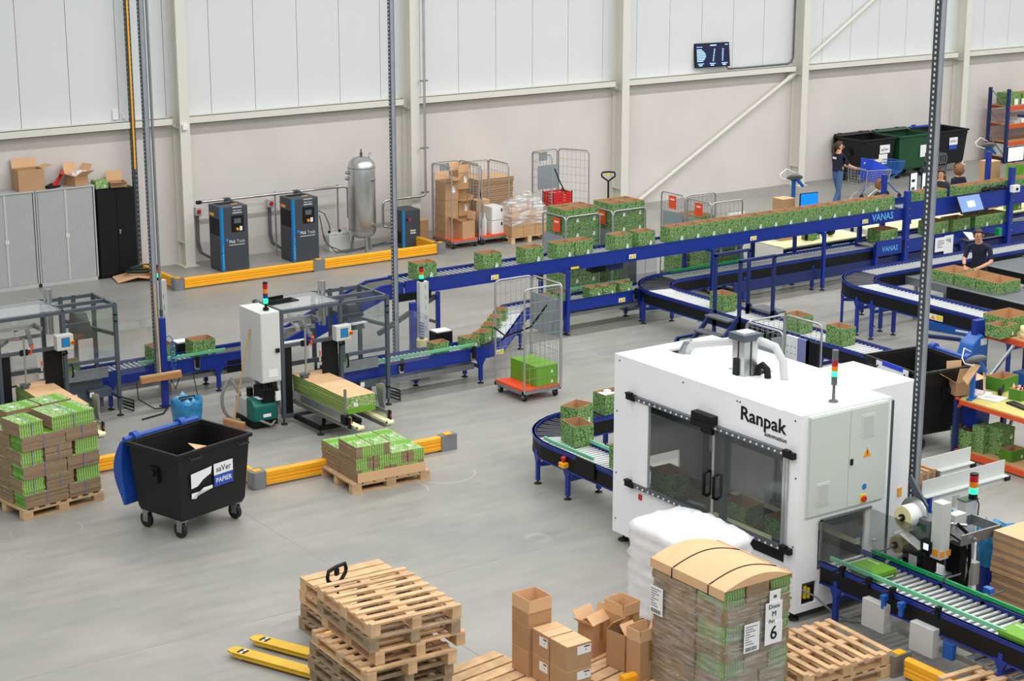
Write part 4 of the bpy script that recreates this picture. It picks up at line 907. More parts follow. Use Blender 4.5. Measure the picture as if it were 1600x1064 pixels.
def roll_cage(label, x, y, W, D, sides, base='orange', H=1.82, rz=0.0, solid=None, tagc=None, strap=None, group='wire roll cages'):
    """sides: any of l r b f (left, right, back, front) or (p, q) pairs of ground points"""
    t = thing('roll_cage', label, 'roll cage', (x, y, 0), rz, group)
    P = {'l': ((0, 0, 0), (0, D, 0)), 'r': ((W, 0, 0), (W, D, 0)), 'b': ((.02, D, 0), (W-.02, D, 0)), 'f': ((.02, 0, 0), (W-.02, 0, 0))}
    for s in sides:
        p, q = P[s] if isinstance(s, str) else s
        b = MB(); bw = MB(); cage_panel(b, bw, p, q, .14, H); fr = b.build('side_frame', 'wire', t); bw.build('wire_mesh', 'wire', fr)['kind'] = 'stuff'
    b = MB(); b.box(.02, W-.02, .02, D-.02, .16, .2); b.build('base_plate', base, t)
    b = MB(); b.box(0, W, 0, .04, .12, .17); b.box(0, W, D-.04, D, .12, .17); b.box(0, .04, 0, D, .12, .17); b.box(W-.04, W, 0, D, .12, .17); b.build('base_frame', 'galv', t)
    for (wx, wy) in ((.07, .07), (W-.07, .07), (.07, D-.07), (W-.07, D-.07)):
        b = MB(); b.cyl((wx-.02, wy, .055), (wx+.02, wy, .055), .055, 14, 0); wh = b.build('wheel', 'rubber', t); b = MB(); b.box(wx-.035, wx-.025, wy-.03, wy+.03, .05, .13); b.box(wx+.025, wx+.035, wy-.03, wy+.03, .05, .13); b.build('fork', 'galv', wh)
    if solid:
        for (p, q, z0, z1) in solid: b = MB(); b.bar((p[0], p[1], (z0+z1)/2), (q[0], q[1], (z0+z1)/2), .012, z1-z0); b.build('solid_panel', 'grey_board', t)
    if tagc:
        for (x0, y0, z0, ax) in tagc:
            b = MB(); b.box(*((x0-.008, x0, y0-.11, y0+.11) if ax == 'x' else (x0-.11, x0+.11, y0-.008, y0)), z0-.26, z0); tg = b.build('sign_card', 'orange', t); b = MB(); b.box(*((x0-.01, x0-.008, y0-.06, y0+.06) if ax == 'x' else (x0-.06, x0+.06, y0-.01, y0-.008)), z0-.09, z0-.06); b.build('card_lines', 'white', tg)
    if strap:
        b = MB(); b.tube(strap, .016, 6); b.build('strap', 'black', t)
    return t
# foreground cage with orange base
gx0, gy0 = 16.3, 23.04
roll_cage('roll cage with orange base standing in the middle of the hall', gx0, gy0, .74, .8, 'brf', solid=[((.74, .0), (.74, .8), .95, 1.55)], strap=[(0, .8, 1.06), (.01, .5, .98), (.35, .3, 1.12), (.45, .1, 1.42), (.46, .02, 1.52)])
carton_i = 0
for (i, j, k) in [(i, j, k) for k in range(2) for j in range(3) for i in range(1)]:
    o = carton((gx0+.5, gy0+.17+.235*j, .201+.165*k), '%s bright green closed carton from the front, %s layer, in the middle roll cage' % (ORD[j], ('lower', 'upper')[k]), 'closed cartons in the middle roll cage', 0, .42, .228, .163, 'green_plain', True)
# two cages by the wall with cardboard
A1 = (21.86, 33.6)
roll_cage('roll cage filled with open brown boxes, left of the cage with white boxes', A1[0], A1[1], .72, .78, 'lrb', solid=[((.2, .775), (.52, .775), 1.62, 1.78)])
roll_cage('roll cage with white boxes on its red base, second from the tank', 22.66, 33.62, .72, .78, 'lrb', H=1.76, strap=[(0, .1, 1.3), (.02, 0, .9), (0, 0, .75), (.02, .05, .4)])
bx = [((.2, .52, .2), .34, .42, .42, {}, 1), ((.2, .52, .62), .34, .42, .42, {}, 1), ((.2, .5, 1.04), .34, .4, .42, {'e': 40, 'n': 10, 's': 70}, 0), ((.52, .56, .2), .3, .36, .45, {}, 1), ((.54, .52, .65), .3, .36, .32, {'s': 65, 'e': 50}, 0), ((.52, .58, .97), .3, .3, .26, {'s': 70, 'w': 30}, 0), ((.56, .56, 1.24), .28, .36, .38, {'s': 10, 'n': 5, 'e': 15}, 0), ((.46, .2, .2), .36, .3, .4, {'w': 60, 'e': 10}, 0)]
nm = ['closed brown box at the bottom left of the first wall cage', 'closed brown box second from below at the left of the first wall cage', 'open brown box with drooping flaps on top at the left in the first wall cage', 'closed brown box at the back bottom right of the first wall cage', 'open brown box with hanging front flap halfway up the first wall cage', 'brown box with a flap folded forward in the upper half of the first wall cage', 'tall open brown box at the very top of the first wall cage', 'wide open brown box standing at the front of the first wall cage base']
for k, (p, L, W_, H_, fl, cl) in enumerate(bx):
    kraft_box('cardboard_box', nm[k], (A1[0]+p[0], A1[1]+p[1], p[2]), L, W_, H_-.01, .06*((k*37 % 5)-2) if k > 3 else 0, fl, bool(cl), 'boxes in the first wall cage', fl=.18, wlabel=[('s', .05, H_*.55, .07, .14)] if k in (2, 4, 6) else None)
for k, (px, pz) in enumerate(((.5, .2), (.5, .51))):
    t = thing('white_box', ('white closed box on the red base of the second wall cage', 'white closed box on top of the other white box in the second wall cage')[k], 'box', (22.66+px, 33.62+.3, pz+.001), 0, 'white boxes in the second wall cage'); boxpart('body', 'white', t, -.16, .16, -.2, .2, 0, .3, .004); boxpart('label_mark', 'ink', t, .08, .12, -.202, -.2, .18, .25)
for k, (px, py, hh) in enumerate(((.12, .15, .5), (.25, .35, .4))):
    t = thing('wrapped_bottles', ('shrink-wrapped pale bottles at the front of the second wall cage', 'pale wrapped bottles behind the front bottles in the second wall cage')[k], 'bottles', (22.66+px, 33.62+py, .2)); b = MB()
    for q in range(2): b.lathe([(.045, 0), (.05, .02), (.05, hh*.7), (.02, hh*.85), (.02, hh)], 10, 0, (.1*q-.05, 0, 0))
    b.build('bottle', 'can_white', t)
kraft_box('cardboard_box', 'small brown box behind the white boxes of the second wall cage', (23.0, 34.2, .2), .34, .26, .72, 0, None, True)
kraft_box('cardboard_box', 'brown box on the floor between the dryer and the first wall cage', (21.66, 34.7, 0), .26, .5, .55, 0, None, True)
# open tall cage with grey board and red crate
B0 = (24.55, 33.6)
roll_cage('tall roll cage with a swung-out door holding a grey board and a red crate', B0[0], B0[1], .72, .76, ['l', 'b', ((.76, .78, 0), (1.12, .1, 0))], H=1.84, base='galv', solid=[((.12, .7), (.68, .7), .95, 1.5), ((.2, .77), (.42, .77), 1.6, 1.8)], strap=[(.22, .2, 1.5), (.3, .1, 1.2), (.42, .05, .95)])
t = thing('red_crate', 'bright red plastic crate inside the tall open roll cage', 'crate', (B0[0]+.42, B0[1]+.36, .62)); b = MB()
b.box(-.28, .28, -.2, .2, 0, .02); 
for (a, c, d, e) in ((-.28, .28, -.2, -.18), (-.28, .28, .18, .2), (-.28, -.26, -.2, .2), (.26, .28, -.2, .2)):
    for k in range(5): b.box(a, c, d, e, .02+.062*k, .065+.062*k)
    b.box(a, a+.02, d, d+.02, 0, .34); b.box(c-.02, c, e-.02, e, 0, .34)
b.build('crate', 'red', t)
kraft_box('cardboard_box', 'closed brown box under the red crate in the tall open cage', (B0[0]+.42, B0[1]+.36, .2), .5, .4, .4, 0, None, True)
# ---- cages with stacked cartons right behind the upper line
def carton_cage(x, y, nz, lab, side, H=1.82, tagpos=None, nzb=None):
    roll_cage('roll cage packed with green cartons, '+lab, x, y, .82, .72, 'lf', H=H, base='galv', tagc=tagpos, solid=[((0, .05), (0, .67), .9, 1.45)])
    i0 = 0
    for k in range(nz):
        for j in range(2):
            for i in range(2):
                if nzb and j == 1 and k >= nzb: continue
                carton((x+.215+.39*i, y+.18+.3*j, .201+.292*k), 'green carton, %s layer, %s, %s' % (ORD[k], (('front left', 'front right'), ('rear left', 'rear right'))[j][i], side), 'cartons stacked in roll cages')
carton_cage(20.43, 27.52, 6, 'left of two behind the upper conveyor', 'left cage behind the upper conveyor', tagpos=[(-.02, .25, 1.78, 'x')])
carton_cage(21.52, 27.5, 6, 'right of two behind the upper conveyor', 'right cage behind the upper conveyor', tagpos=[(-.02, .3, 1.8, 'x')])
carton_cage(23.72, 28.0, 4, 'behind the cage with the lower cartons', 'rear cage right of the white board', tagpos=[(-.02, .35, 1.78, 'x')])
carton_cage(23.62, 27.08, 4, 'nearest the row of cartons and white board', 'near cage right of the white board', tagpos=[(-.02, .35, 1.78, 'x')])
roll_cage('roll cage with grey side board standing behind the white packing machine', 17.77, 18.78, .76, .76, 'lbr', base='galv', solid=[((0, .03), (0, .73), .85, 1.55), ((.05, .76), (.7, .76), .85, 1.5)], strap=[(.02, .4, 1.75), (.1, .2, 1.5), (.16, .1, 1.1)])
for k, (u, m_, nm_) in enumerate(((.14, 'white', 'white dotted board standing in the cage behind the white machine'), (.36, 'lavender', 'pale violet board standing in the cage behind the white machine'), (.52, 'black', 'black crate leaning in the cage behind the white machine'))):
    t = thing('packing_board', nm_, 'board', (17.77+.74, 18.78+.68-u*1.1, .201), R(90)); boxpart('board', m_, t, -.12, .12, .02, .06, 0, 1.35)
    if k == 0: b = MB(); [b.cbox((-.08+.08*i, .068, .3+.1*j), (.015, .004, .012)) for i in range(3) for j in range(10)]; b.build('print', 'grey_dark', t)['kind'] = 'stuff'
# ================================================================== CARTONS ON THE CONVEYORS
YC = 26.25+.165
for k, px in enumerate((682, 784, 849, 897.5, 926, 987, 1023)):
    xr = gy(px, 410, YC-.145).x
    carton((xr-.195, YC, ZU+.001), '%s green carton from the left on the upper blue conveyor' % ORD[k], 'cartons on the upper conveyor')
x = gy(1047, 380, YC-.145).x+.195; k = 7
while x < 27.75: carton((x, YC+rng.uniform(-.006, .006), ZU+.001), '%s green carton from the left on the upper blue conveyor, in the closed row' % ORD[k], 'cartons on the upper conveyor', rng.uniform(-.01, .01)); x += .393; k += 1
for n in range(12):
    if n == 2: continue
    xx = 28.75+.4*n
    carton((xx, YC, ZU+.001), 'green carton on the upper conveyor right of the tall pole, %s of that row' % ORD[n], 'cartons on the upper conveyor')
for k, px in enumerate((1405, 1483, 1516.5, 1550, 1572)):
    q = gy(px, 370, 26.26)
    carton((q.x-(.3 if k != 4 else .3), 26.44, .701), ('green carton standing alone behind the lettered end plate', 'left green carton of the row on the lower right lane', 'second green carton of the row on the lower right lane', 'third green carton of the row on the lower right lane', 'last green carton of the row on the lower right lane')[k], 'cartons on the lower right lane', 0, .52 if k else .5, .36, .28)
# small cartons on the feeds
sm = dict(L=.3, W=.21, H=.185)
for k, (px, py) in enumerate(((691, 544), (740, 536))):
    q = gz(px, py, .6); carton((q.x-.15, 24.6, ZL+.001), ('small green carton on the low feed conveyor next to the label roll', 'small green carton on the low feed conveyor right of the black printer')[k], 'small cartons on the low feed', 0, **sm)
for k, s in enumerate((Lf-3.05, Lf-3.55, Lf-4.1, Lf-4.65)):
    p, d = along(feed, s); a = math.atan2(-d.y, -d.x); n = Vector((-d.y, d.x, 0)); q = p-n*.08
    carton((q.x, q.y, ZL+.001), ('nearest small green carton on the diagonal feed behind the middle roll cage', 'second small green carton on the diagonal feed behind the middle roll cage', 'third small green carton on the diagonal feed behind the middle roll cage', 'farthest small green carton on the diagonal feed behind the middle roll cage')[k], 'small cartons on the low feed', a, **sm)
y_ = feed[0][1]-.08
for k, px in enumerate((941.5, 962.5, 988)):
    q = gy(px, 458, y_-.105); carton((q.x-.15, y_, ZL+.001), 'small green carton on the low lane under the upper conveyor, %s from the left' % ORD[k], 'small cartons on the low feed', 0, **sm)
for k, (px, nm_) in enumerate(((858, 'left'), (876, 'right'))):
    q = gy(px, 480, y_); carton((q.x, y_, ZL+.001), 'small green carton seen through the top of the middle roll cage, %s one' % nm_, 'small cartons on the low feed', 0, **sm)
for k, px in enumerate((272, 337)):
    q = gz(px, 553 if k else 562, .6); carton((q.x-.195, 26.62, ZL+.001), ('green carton on the left feed conveyor behind the hanging broom', 'green carton on the left feed conveyor beside the white cabinet')[k], 'cartons on the left feed')
for k, (x_, y_) in enumerate(((EX+1.2, EY+.47), (EX-3.68+1.25, EY+2.4))):
    carton((x_, y_, ZL+.04), ('small green carton inside the right case erector', 'green carton inside the left case erector')[k], 'cartons inside the erectors', 0, .3 if k == 0 else .36, .2, .18 if k == 0 else .24)
# cartons on curve A exit, B, infeed
for k, (px, py) in enumerate(((1142, 484), (1240, 520), (1222, 556))):
    q = gz(px, py, .64); carton((21.34 if k == 0 else 21.33, q.y+.18 if k == 0 else q.y+.1, ZA+.001), ('green carton between the rail hoops of the step-over bridge', 'green carton on the curved lane behind the grey cage, farther one', 'green carton on the curved lane behind the grey cage, nearer one')[k], 'cartons on the left curved lane', R(90), .39, .29, .3)
for k, (x_, y_, a) in enumerate(((15.86, 20.27, 0), (15.08, 20.02, 20), (14.58, 19.34, 82), (14.46, 18.1, 90))):
    carton((x_, y_, .621), ('green carton with white filling at the back of the machine infeed curve', 'empty green carton turned obliquely on the infeed curve, second from the back', 'empty green carton at the outside of the infeed curve', 'green carton about to enter the white machine')[k], 'cartons on the machine infeed', R(a), .39, .29, .3)
t = thing('white_filling', 'white crumpled filling in the rear carton of the infeed curve', 'filling', (15.86, 20.27, .84)); b = MB()
for k in range(10): b.cbox((rng.uniform(-.13, .13), rng.uniform(-.08, .08), rng.uniform(0, .06)), (.09, .08, .06))
o = b.build('crumpled_paper', 'white', t, bevel=.01); o['kind'] = 'stuff'
# ================================================================== WHITE PACKING MACHINE
MXo, MYo = 13.72, 14.15
t = pm_ = thing('packing_machine', 'large white packing machine with dark sliding windows and black lettering', 'machine', (MXo, MYo, 0))
W1, W2, DY, HT, HB = 1.57, 2.13, 3.3, 2.42, .12
roof = [(0, 0), (1.38, 0), (1.38, .35), (W2, .35), (W2, 1.36), (W1, 1.36), (W1, DY), (0, DY)]
HX, HY0, HY1 = .72, 1.62, 1.9   # opening for the lifting column
b = MB(); z0, z1 = HT-.03, HT
for (x0, x1, y0, y1) in ((0, 1.38, 0, .35), (0, W2, .35, 1.36), (0, W1, 1.36, 1.55), (0, .66, 1.55, 1.98), (1.02, W1, 1.55, 1.98), (0, W1, 1.98, 2.86), (0, .62, 2.86, 3.06), (.9, W1, 2.86, 3.06), (0, W1, 3.06, DY)): b.box(x0, x1, y0, y1, z0, z1)
b.build('roof_panel', 'white_paint', t)
def panel(n, m, x0, x1, y0, y1, z0, z1): return boxpart(n, m, t, x0, x1, y0, y1, z0, z1)
WY0, WY1, WZ0, WZ1 = .2, 2.62, .86, 1.96
panel('front_panel', 'white_paint', 0, .03, 0, DY, WZ1, HT-.031); panel('front_panel', 'white_paint', 0, .03, 0, WY0, HB, WZ1); panel('front_panel', 'white_paint', 0, .03, WY1, DY, HB, WZ1); panel('front_panel', 'white_paint', 0, .03, WY0, 2.0, .8, WZ0); panel('front_panel', 'white_paint', 0, .03, 2.0, WY1, HB, WZ0); panel('front_panel', 'white_paint', 0, .03, WY0, 2.0, HB, .66)
panel('rear_panel', 'white_paint', .03, .36, DY-.03, DY, HB, HT-.031); panel('rear_panel', 'white_paint', 1.05, W1, DY-.03, DY, HB, HT-.031); panel('rear_panel', 'white_paint', .36, 1.05, DY-.03, DY, 1.0, HT-.031)
panel('back_wall', 'light_grey', W1-.03, W1, 1.36, DY-.03, HB, HT-.031); panel('side_panel', 'white_paint', W2-.03, W2, .38, 1.33, HB, HT-.031); panel('side_panel', 'white_paint', W1, W2, 1.33, 1.36, HB, HT-.031)
panel('end_panel', 'white_paint', .03, 1.38, 0, .03, 1.22, HT-.031); panel('end_panel', 'white_paint', .03, .1, 0, .03, HB, 1.22); panel('end_panel', 'white_paint', .1, .32, 0, .03, .46, 1.22); panel('end_panel', 'white_paint', .1, .32, 0, .03, HB, .2); panel('end_panel', 'white_paint', .32, 1.05, 0, .03, HB, .58); panel('end_panel', 'white_paint', .32, 1.05, 0, .03, 1.14, 1.22); panel('end_panel', 'white_paint', 1.05, 1.38, 0, .03, HB, 1.22)
panel('end_panel', 'white_paint', 1.35, 1.38, .03, .35, HB, HT-.031); panel('end_panel', 'white_paint', 1.38, W2-.03, .35, .38, HB, HT-.031)
panel('service_recess', 'black', .1, .32, .12, .14, .2, .46); b = MB(); b.cyl((.2, .06, .25), (.2, .06, .4), .025, 8); b.cyl((.26, .06, .24), (.26, .06, .36), .02, 8); b.build('service_valve', 'sign_yellow', t)
b = MB(); b.tube([(.12, .05, .38), (.25, -.06, .3), (.42, -.2, .1), (.55, -.35, .02), (.8, -.5, .02)], .012); b.build('service_hose', 'galv', t)
panel('yellow_tag', 'yellow', W2-.2, W2-.14, .338, .35, 1.02, 1.13)
# cabinet doors
cd_ = panel('control_cabinet', 'green_box_grey', .1, 1.3, -.03, 0, 1.24, HT-.02)
for k, (a, c) in enumerate(((.105, .7), (.706, 1.295))):
    d = boxpart('cabinet_door', 'green_box_grey', cd_, a, c, -.045, -.03, 1.25, HT-.03, .003)
panel('cabinet_top', 'green_box_grey', .0, 1.3, .0, .3, HT, HT+.004)
def louvre(px0, pz0):
    b = MB(); b.box(px0, px0+.2, -.05, -.045, pz0, pz0+.26); f = b.build('vent_frame', 'cabinet_light', cd_); b = MB()
    for k in range(13): b.box(px0+.02, px0+.18, -.054, -.05, pz0+.02+.0172*k, pz0+.03+.0172*k)
    b.build('vent_slats', 'light_grey', cd_)['kind'] = 'stuff'
louvre(.88, 2.04); louvre(.22, 1.36)
b = MB(); b.cbox((.74, -.05, 1.78), (.04, .012, .07)); b.build('lock', 'black', cd_)
b = MB(); b.prism([(.92, 1.8), (1.04, 1.8), (.98, 1.91)], -.048, -.045, 0, 'y'); b.build('warning_triangle', 'amber', cd_); b = MB(); b.prism([(.975, 1.82), (.99, 1.86), (.98, 1.86), (.985, 1.89), (.968, 1.85), (.98, 1.85)], -.05, -.048, 0, 'y'); b.build('warning_bolt', 'black', cd_)
b = MB(); b.cyl((.96, -.045, 1.45), (.96, -.049, 1.45), .035, 14); b.build('blue_sign', 'strip_blue', cd_); b = MB(); b.cbox((.95, -.047, 1.31), (.09, .006, .1)); b.build('main_switch_plate', 'sign_yellow', cd_); b = MB(); b.cyl((.95, -.05, 1.31), (.95, -.075, 1.31), .035, 12); b.build('main_switch', 'red', cd_)
b = MB()
for (x, y) in ((.0, .1), (0, 1.0), (0, 1.05), (0, 2.0), (0, 3.2)): b.cyl((-.004, y, HT-.07), (0, y, HT-.07), .012, 8)
for z in (.3, .9, 1.7): b.cyl((-.004, 3.24, z), (0, 3.24, z), .012, 8); b.cyl((-.004, .06, z), (0, .06, z), .012, 8)
b.build('bolt', 'steel_dark', t)['kind'] = 'stuff'
# sliding doors
for z, nm_ in ((1.955, 'upper_track'), (.845, 'lower_track')):
    b = MB(); b.box(-.05, -.02, .12, 2.9, z-.022, z+.022); b.box(-.055, 0, .14, 2.9, z+.022, z+.03); tr = b.build(nm_, 'rail_grey', t)
    for y in (.06, 2.84): bb = MB(); bb.box(-.062, -.005, y, y+.16, z-.035, z+.035); bb.box(-.09, -.03, y+.05, y+.14, z+.04, z+.06); bb.build('track_end', 'black', tr)
    bb = MB()
    for k in range(26): y = .25+.1*k; bb.cyl((-.05, y, z), (-.058, y, z), .014, 8)
    bb.build('track_bolt', 'white', tr)['kind'] = 'stuff'
for (y0, y1, hd) in ((.22, 1.40, 1.33), (1.42, 2.6, 1.5)):
    d = panel('sliding_window', 'smoked', -.018, -.012, y0, y1, .88, 1.95)
    b = MB(); y = hd; b.tube([(-.02, y, 1.1), (-.075, y, 1.12), (-.075, y, 1.38), (-.02, y, 1.4)], .02, 8); b.build('handle', 'black', d)
panel('window_edge', 'silver', -.022, -.008, 1.39, 1.43, .88, 1.95)
b = MB(); b.box(-.03, -.01, .17, .24, .88, 1.95); b.box(-.035, -.01, .2, .215, .88, 1.95); b.build('door_profile', 'silver', t)
panel('parked_door', 'white_paint', -.03, -.008, 2.6, 2.88, .88, 1.95)
b = MB(); b.box(-.1, 0, 1.37, 1.73, 1.99, 2.09); b.box(-.11, -.09, 1.37, 1.73, 1.93, 2.0); b.box(-.06, -.03, 1.4, 1.6, 1.86, 1.94); b.build('door_drive', 'black', t)
panel('red_switch', 'red', -.012, 0, 2.72, 2.78, .68, .75); panel('lower_recess', 'black', .03, .06, .2, 2.0, .66, .8)
# lettering
text('lettering', 'Ranpak', .225, 'black', (-.004, .62, 2.225), FX, t, .002, sx=1.13, off=.0035); text('lettering', 'automation', .075, 'black', (-.004, .40, 2.085), FX, t, .002, sx=1.05)
for (x, y) in ((.1, .12), (.1, DY-.1), (W1-.1, DY-.1), (W2-.1, .5), (1.2, .12)): b = MB(); b.lathe([(.07, 0), (.065, .02), (.015, .03), (.015, HB+.01)], 14, 0, (x, y, 0)); b.build('foot', 'rubber', t)
# inner frame and works seen through the windows
b = MB()
for y in (.1, DY-.1): b.bar((.1, y, .15), (.1, y, 2.35), .08, .08); b.bar((1.45, y, .15), (1.45, y, 2.35), .08, .08)
b.bar((.12, DY*.42, 2.0), (1.45, DY*.42, 2.0), .08, .08); b.bar((1.4, .1, 1.55), (1.4, DY-.1, 1.55), .12, .1); b.bar((.3, .2, 1.75), (.3, 3.1, 1.75), .06, .08); b.bar((.1, 1.35, .5), (.1, 1.35, 2.2), .07, .07)
b.build('inner_frame', 'steel_dark', t)
b = MB(); b.box(.05, 1.5, .06, DY-.06, .40, .46); b.build('inner_floor', 'grey_dark', t)
b = MB(); b.box(.22, .27, .06, 2.5, .48, .74); b.box(1.1, 1.14, .06, DY-.06, .48, .64); b.build('inner_side_panel', 'black', t)
b = MB(); b.box(.2, .3, .3, 1.75, .74, .765); b.box(.98, 1.06, .06, 2.2, .72, .745); b.build('inner_guide', 'cream_belt', t)
b = MB(); b.box(.32, .96, .0, DY, .58, .61); b.build('inner_belt', 'belt', t)
b = MB()
for (y, z) in ((1.05, 0), (.55, 0), (.8, .0)): b.bar((.62, y, 1.0), (.62, y, 2.3), .03, .03)
b.bar((.62, .5, 1.02), (.62, 1.1, 1.02), .04, .05); b.box(.5, .8, .3, .55, 1.3, 1.9); b.build('gripper_frame', 'galv', t)
b = MB()
for y in (.5, .62, .75, .9): b.tube([(.6, y, 2.3), (.57, y+.03, 1.8), (.6, y-.02, 1.3), (.62, y, 1.05)], .018, 6)
b.build('gripper_hose', 'can_white', t)
b = MB(); b.box(.55, 1.45, .15, .45, 1.15, 1.95); b.build('inner_cover', 'steel_dark', t)
b = MB(); b.cbox((.8, 2.3, 1.65), (.25, .3, .2)); b.cyl((.75, 2.3, 1.3), (.75, 2.3, 2.3), .05, 10); b.build('lid_placer', 'galv', t)
b = MB(); b.cbox((.25, .45, .78), (.14, .3, .08)); b.cyl((.2, .55, .8), (.2, .25, .86), .025, 8); b.cyl((.22, 1.8, .82), (.22, 2.1, .8), .03, 8); b.cbox((.2, .35, .85), (.1, .16, .1)); b.build('glue_unit', 'galv', t)
panel('inner_white_box', 'white', 1.1, 1.45, .8, 1.1, .7, 1.05); panel('inner_white_box', 'white', 1.15, 1.45, 1.6, 2.4, .7, 1.35)
for k, (px, py, X_) in enumerate(((1033, 745, 14.33), (1146, 802, 14.28), (1212, 832, 14.3))):
    q = gx(px, py, X_-.15); carton((X_, q.y, .611), ('green carton behind the left dark window of the white machine', 'large empty green carton behind the right dark window of the white machine', 'green carton at the right edge of the white machine window')[k], 'cartons inside the white machine', R(90), .4, .3, .3)
# on the roof: lifting column, duct, beacon
q = gz(1163, 584, HT); cx, cy = q.x-MXo, q.y-MYo
b = MB()
for (dx, dy) in ((-.06, -.06), (.06, -.06), (-.06, .06), (.06, .06)): b.box(cx+dx-.045, cx+dx+.045, cy+dy-.045, cy+dy+.045, HT-.2, HT+.48)
b.build('lifting_column', 'silver', t); panel('column_head', 'steel_dark', cx-.13, cx+.15, cy-.13, cy+.15, HT+.42, HT+.5); panel('column_cap', 'white', cx-.08, cx+.1, cy-.06, cy+.08, HT+.5, HT+.515)
panel('column_belt', 'black', cx-.13, cx-.1, cy-.02, cy+.06, HT-.1, HT+.2)
b = MB(); b.tube([(cx+.1, cy-.12, HT-.02), (cx+.1, cy-.14, HT+.1), (cx+.1, cy-.2, HT+.14), (cx+.1, cy-.28, HT+.1), (cx+.1, cy-.3, HT-.02)], .04, 8); b.build('cable_chain', 'black', t)
q = gz(1074, 552, HT); ax, ay = q.x-MXo, q.y-MYo
b = MB(); b.tube([(ax, ay, HT-.03), (ax, ay, HT+.03), (ax, ay-.1, HT+.13), (ax+.03, ay-.25, HT+.17), (cx-.05, cy+.2, HT+.36), (cx+.1, cy-.1, HT+.42), (cx+.2, cy-.3, HT+.36), (cx+.22, cy-.42, HT+.2), (cx+.22, cy-.45, HT)], .05, 10); b.build('cable_duct', 'light_grey', t)
b = MB(); b.tube([(ax-.05, ay+.05, HT-.02), (ax-.02, ay, HT+.12), (ax+.02, ay-.06, HT+.14)], .05, 8); b.build('duct_collar', 'galv', t)
q = gz(1302, 628, HT); bx_, by_ = q.x-MXo, q.y-MYo
bl = MB(); bl.lathe([(.06, HT), (.05, HT+.02), (.02, HT+.03), (.016, HT+.2)], 12, 0, (bx_, by_, 0)); bl.cyl((bx_, by_, HT+.2), (bx_, by_, HT+.3), .035, 12); bc = bl.build('beacon', 'grey_dark', t)
for k, m in enumerate(('green_lens', 'amber_lens', 'red_lens')): bb = MB(); bb.cyl((bx_, by_, HT+.3+.06*k), (bx_, by_, HT+.357+.06*k), .036, 12); bb.build('lens', m, bc)
bb = MB(); bb.cyl((bx_, by_, HT+.48), (bx_, by_, HT+.6), .036, 12); bb.build('sounder', 'grey_dark', bc)
# ================================================================== OUTFEED
XO, ZO = 14.39, .65
of = conveyor('blue roller conveyor with green guide rails leaving the white machine, bottom right', [(XO, 14.12, ZO), (XO, 9.8, ZO)], .6, (.24, .03), True, .095, 'roller', legs=((.25, 0), (2.6, 0)), rr=.026, guard=[(1, .2, 1.25, 'green_rail', .07), (1, 1.3, 2.75, 'green_rail', .07), (-1, .1, 2.6, 'green_clear', .07)])
b = MB()
for s in range(12): b.box(-.3+.02, -.3+.24, -2.2-.15*s, -2.2-.15*s+.1, .26, .29)
b.bar((-.3, -1.2, .27), (-.3, -4.3, .27), .03, .06); b.bar((-.05, -1.2, .27), (-.05, -4.3, .27), .03, .06); b.build('cable_ladder', 'galv', of)['kind'] = 'stuff'
for (y, z) in ((-.75, .33), (-1.45, .3)): c_ = boxpart('control_box', 'light_grey', of, -.42, -.3, y-.33, y, z-.12, z+.2, .006)
boxpart('sensor_box', 'blue_mid', of, -.36, -.3, -2.0, -1.86, .22, .4, .006); boxpart('foot_block', 'black', of, -.06, .06, -2.75, -2.63, .1, .3)
for (s, y) in ((-1, -.35), (-1, -.75), (-1, -1.1), (-1, -1.75), (1, -.2), (1, -1.2), (1, -1.8), (1, -2.6)):
    b = MB(); b.cyl((s*.5 if s < 0 else .28, y, .71), (s*.28 if s < 0 else .62, y, .71), .01, 8); b.cbox((s*.33, y, .68), (.06, .05, .12)); b.build('rail_clamp', 'black' if s < 0 else 'steel_dark', of)
for y in (-1.05, -1.3): b = MB(); b.cbox((-.4, y, .62), (.07, .06, .06)); b.cyl((-.4, y, .5), (-.4, y, .6), .03, 8); b.build('sensor', 'blue_mid', of)
b = MB(); b.cbox((.44, -1.75, .74), (.07, .1, .07)); b.build('sensor', 'blue_mid', of)
t = thing('clear_hood', 'clear acrylic tunnel hood over the start of the outfeed conveyor', 'hood', (XO, 13.75, .70))
boxpart('top_pane', 'plexi_hood', t, -.34, .42, -.42, .36, .46, .466); boxpart('side_pane', 'plexi_hood', t, -.34, -.334, -.42, .36, 0, .46); boxpart('side_pane', 'plexi_hood', t, .414, .42, -.42, .36, 0, .46); boxpart('end_pane', 'plexi_hood', t, -.334, .414, -.42, -.414, .2, .46)
b = MB(); b.box(-.36, -.32, .36, .37, 0, .48); b.box(-.36, .44, .36, .37, .46, .49); b.cbox((-.3, -.4, .47), (.05, .03, .02)); b.cbox((-.334, -.2, .42), (.02, .05, .03)); b.build('bracket', 'galv', t)
def lidded(x, y, label, rz=0):
    t = thing('closed_carton', label, 'carton', (x, y, ZO+.002), rz, 'closed cartons on the outfeed'); boxpart('body', 'green_deep', t, -.2, .2, -.15, .15, 0, .07, .003); boxpart('lid', 'green_plain', t, -.204, .204, -.154, .154, .055, .1, .003)
    b = MB()
    for k in range(7): b.box(.02+.022*k, .036+.022*k, -.156, -.154, .02, .034); b.box(-.206, -.204, -.1+.022*k, -.085+.022*k, .02, .035)
    for k in range(9): b.box(.0+.02*k, .013+.02*k, -.09, -.07, .1, .1015)
    b.build('print', 'white', t)['kind'] = 'stuff'
q = gz(1365, 884, .75); lidded(q.x, q.y, 'flat closed green carton on the outfeed rollers, partly under the clear hood', R(90)); q = gz(1600, 988, .75); lidded(q.x, q.y, 'flat closed green carton on the outfeed at the right picture edge', R(90))
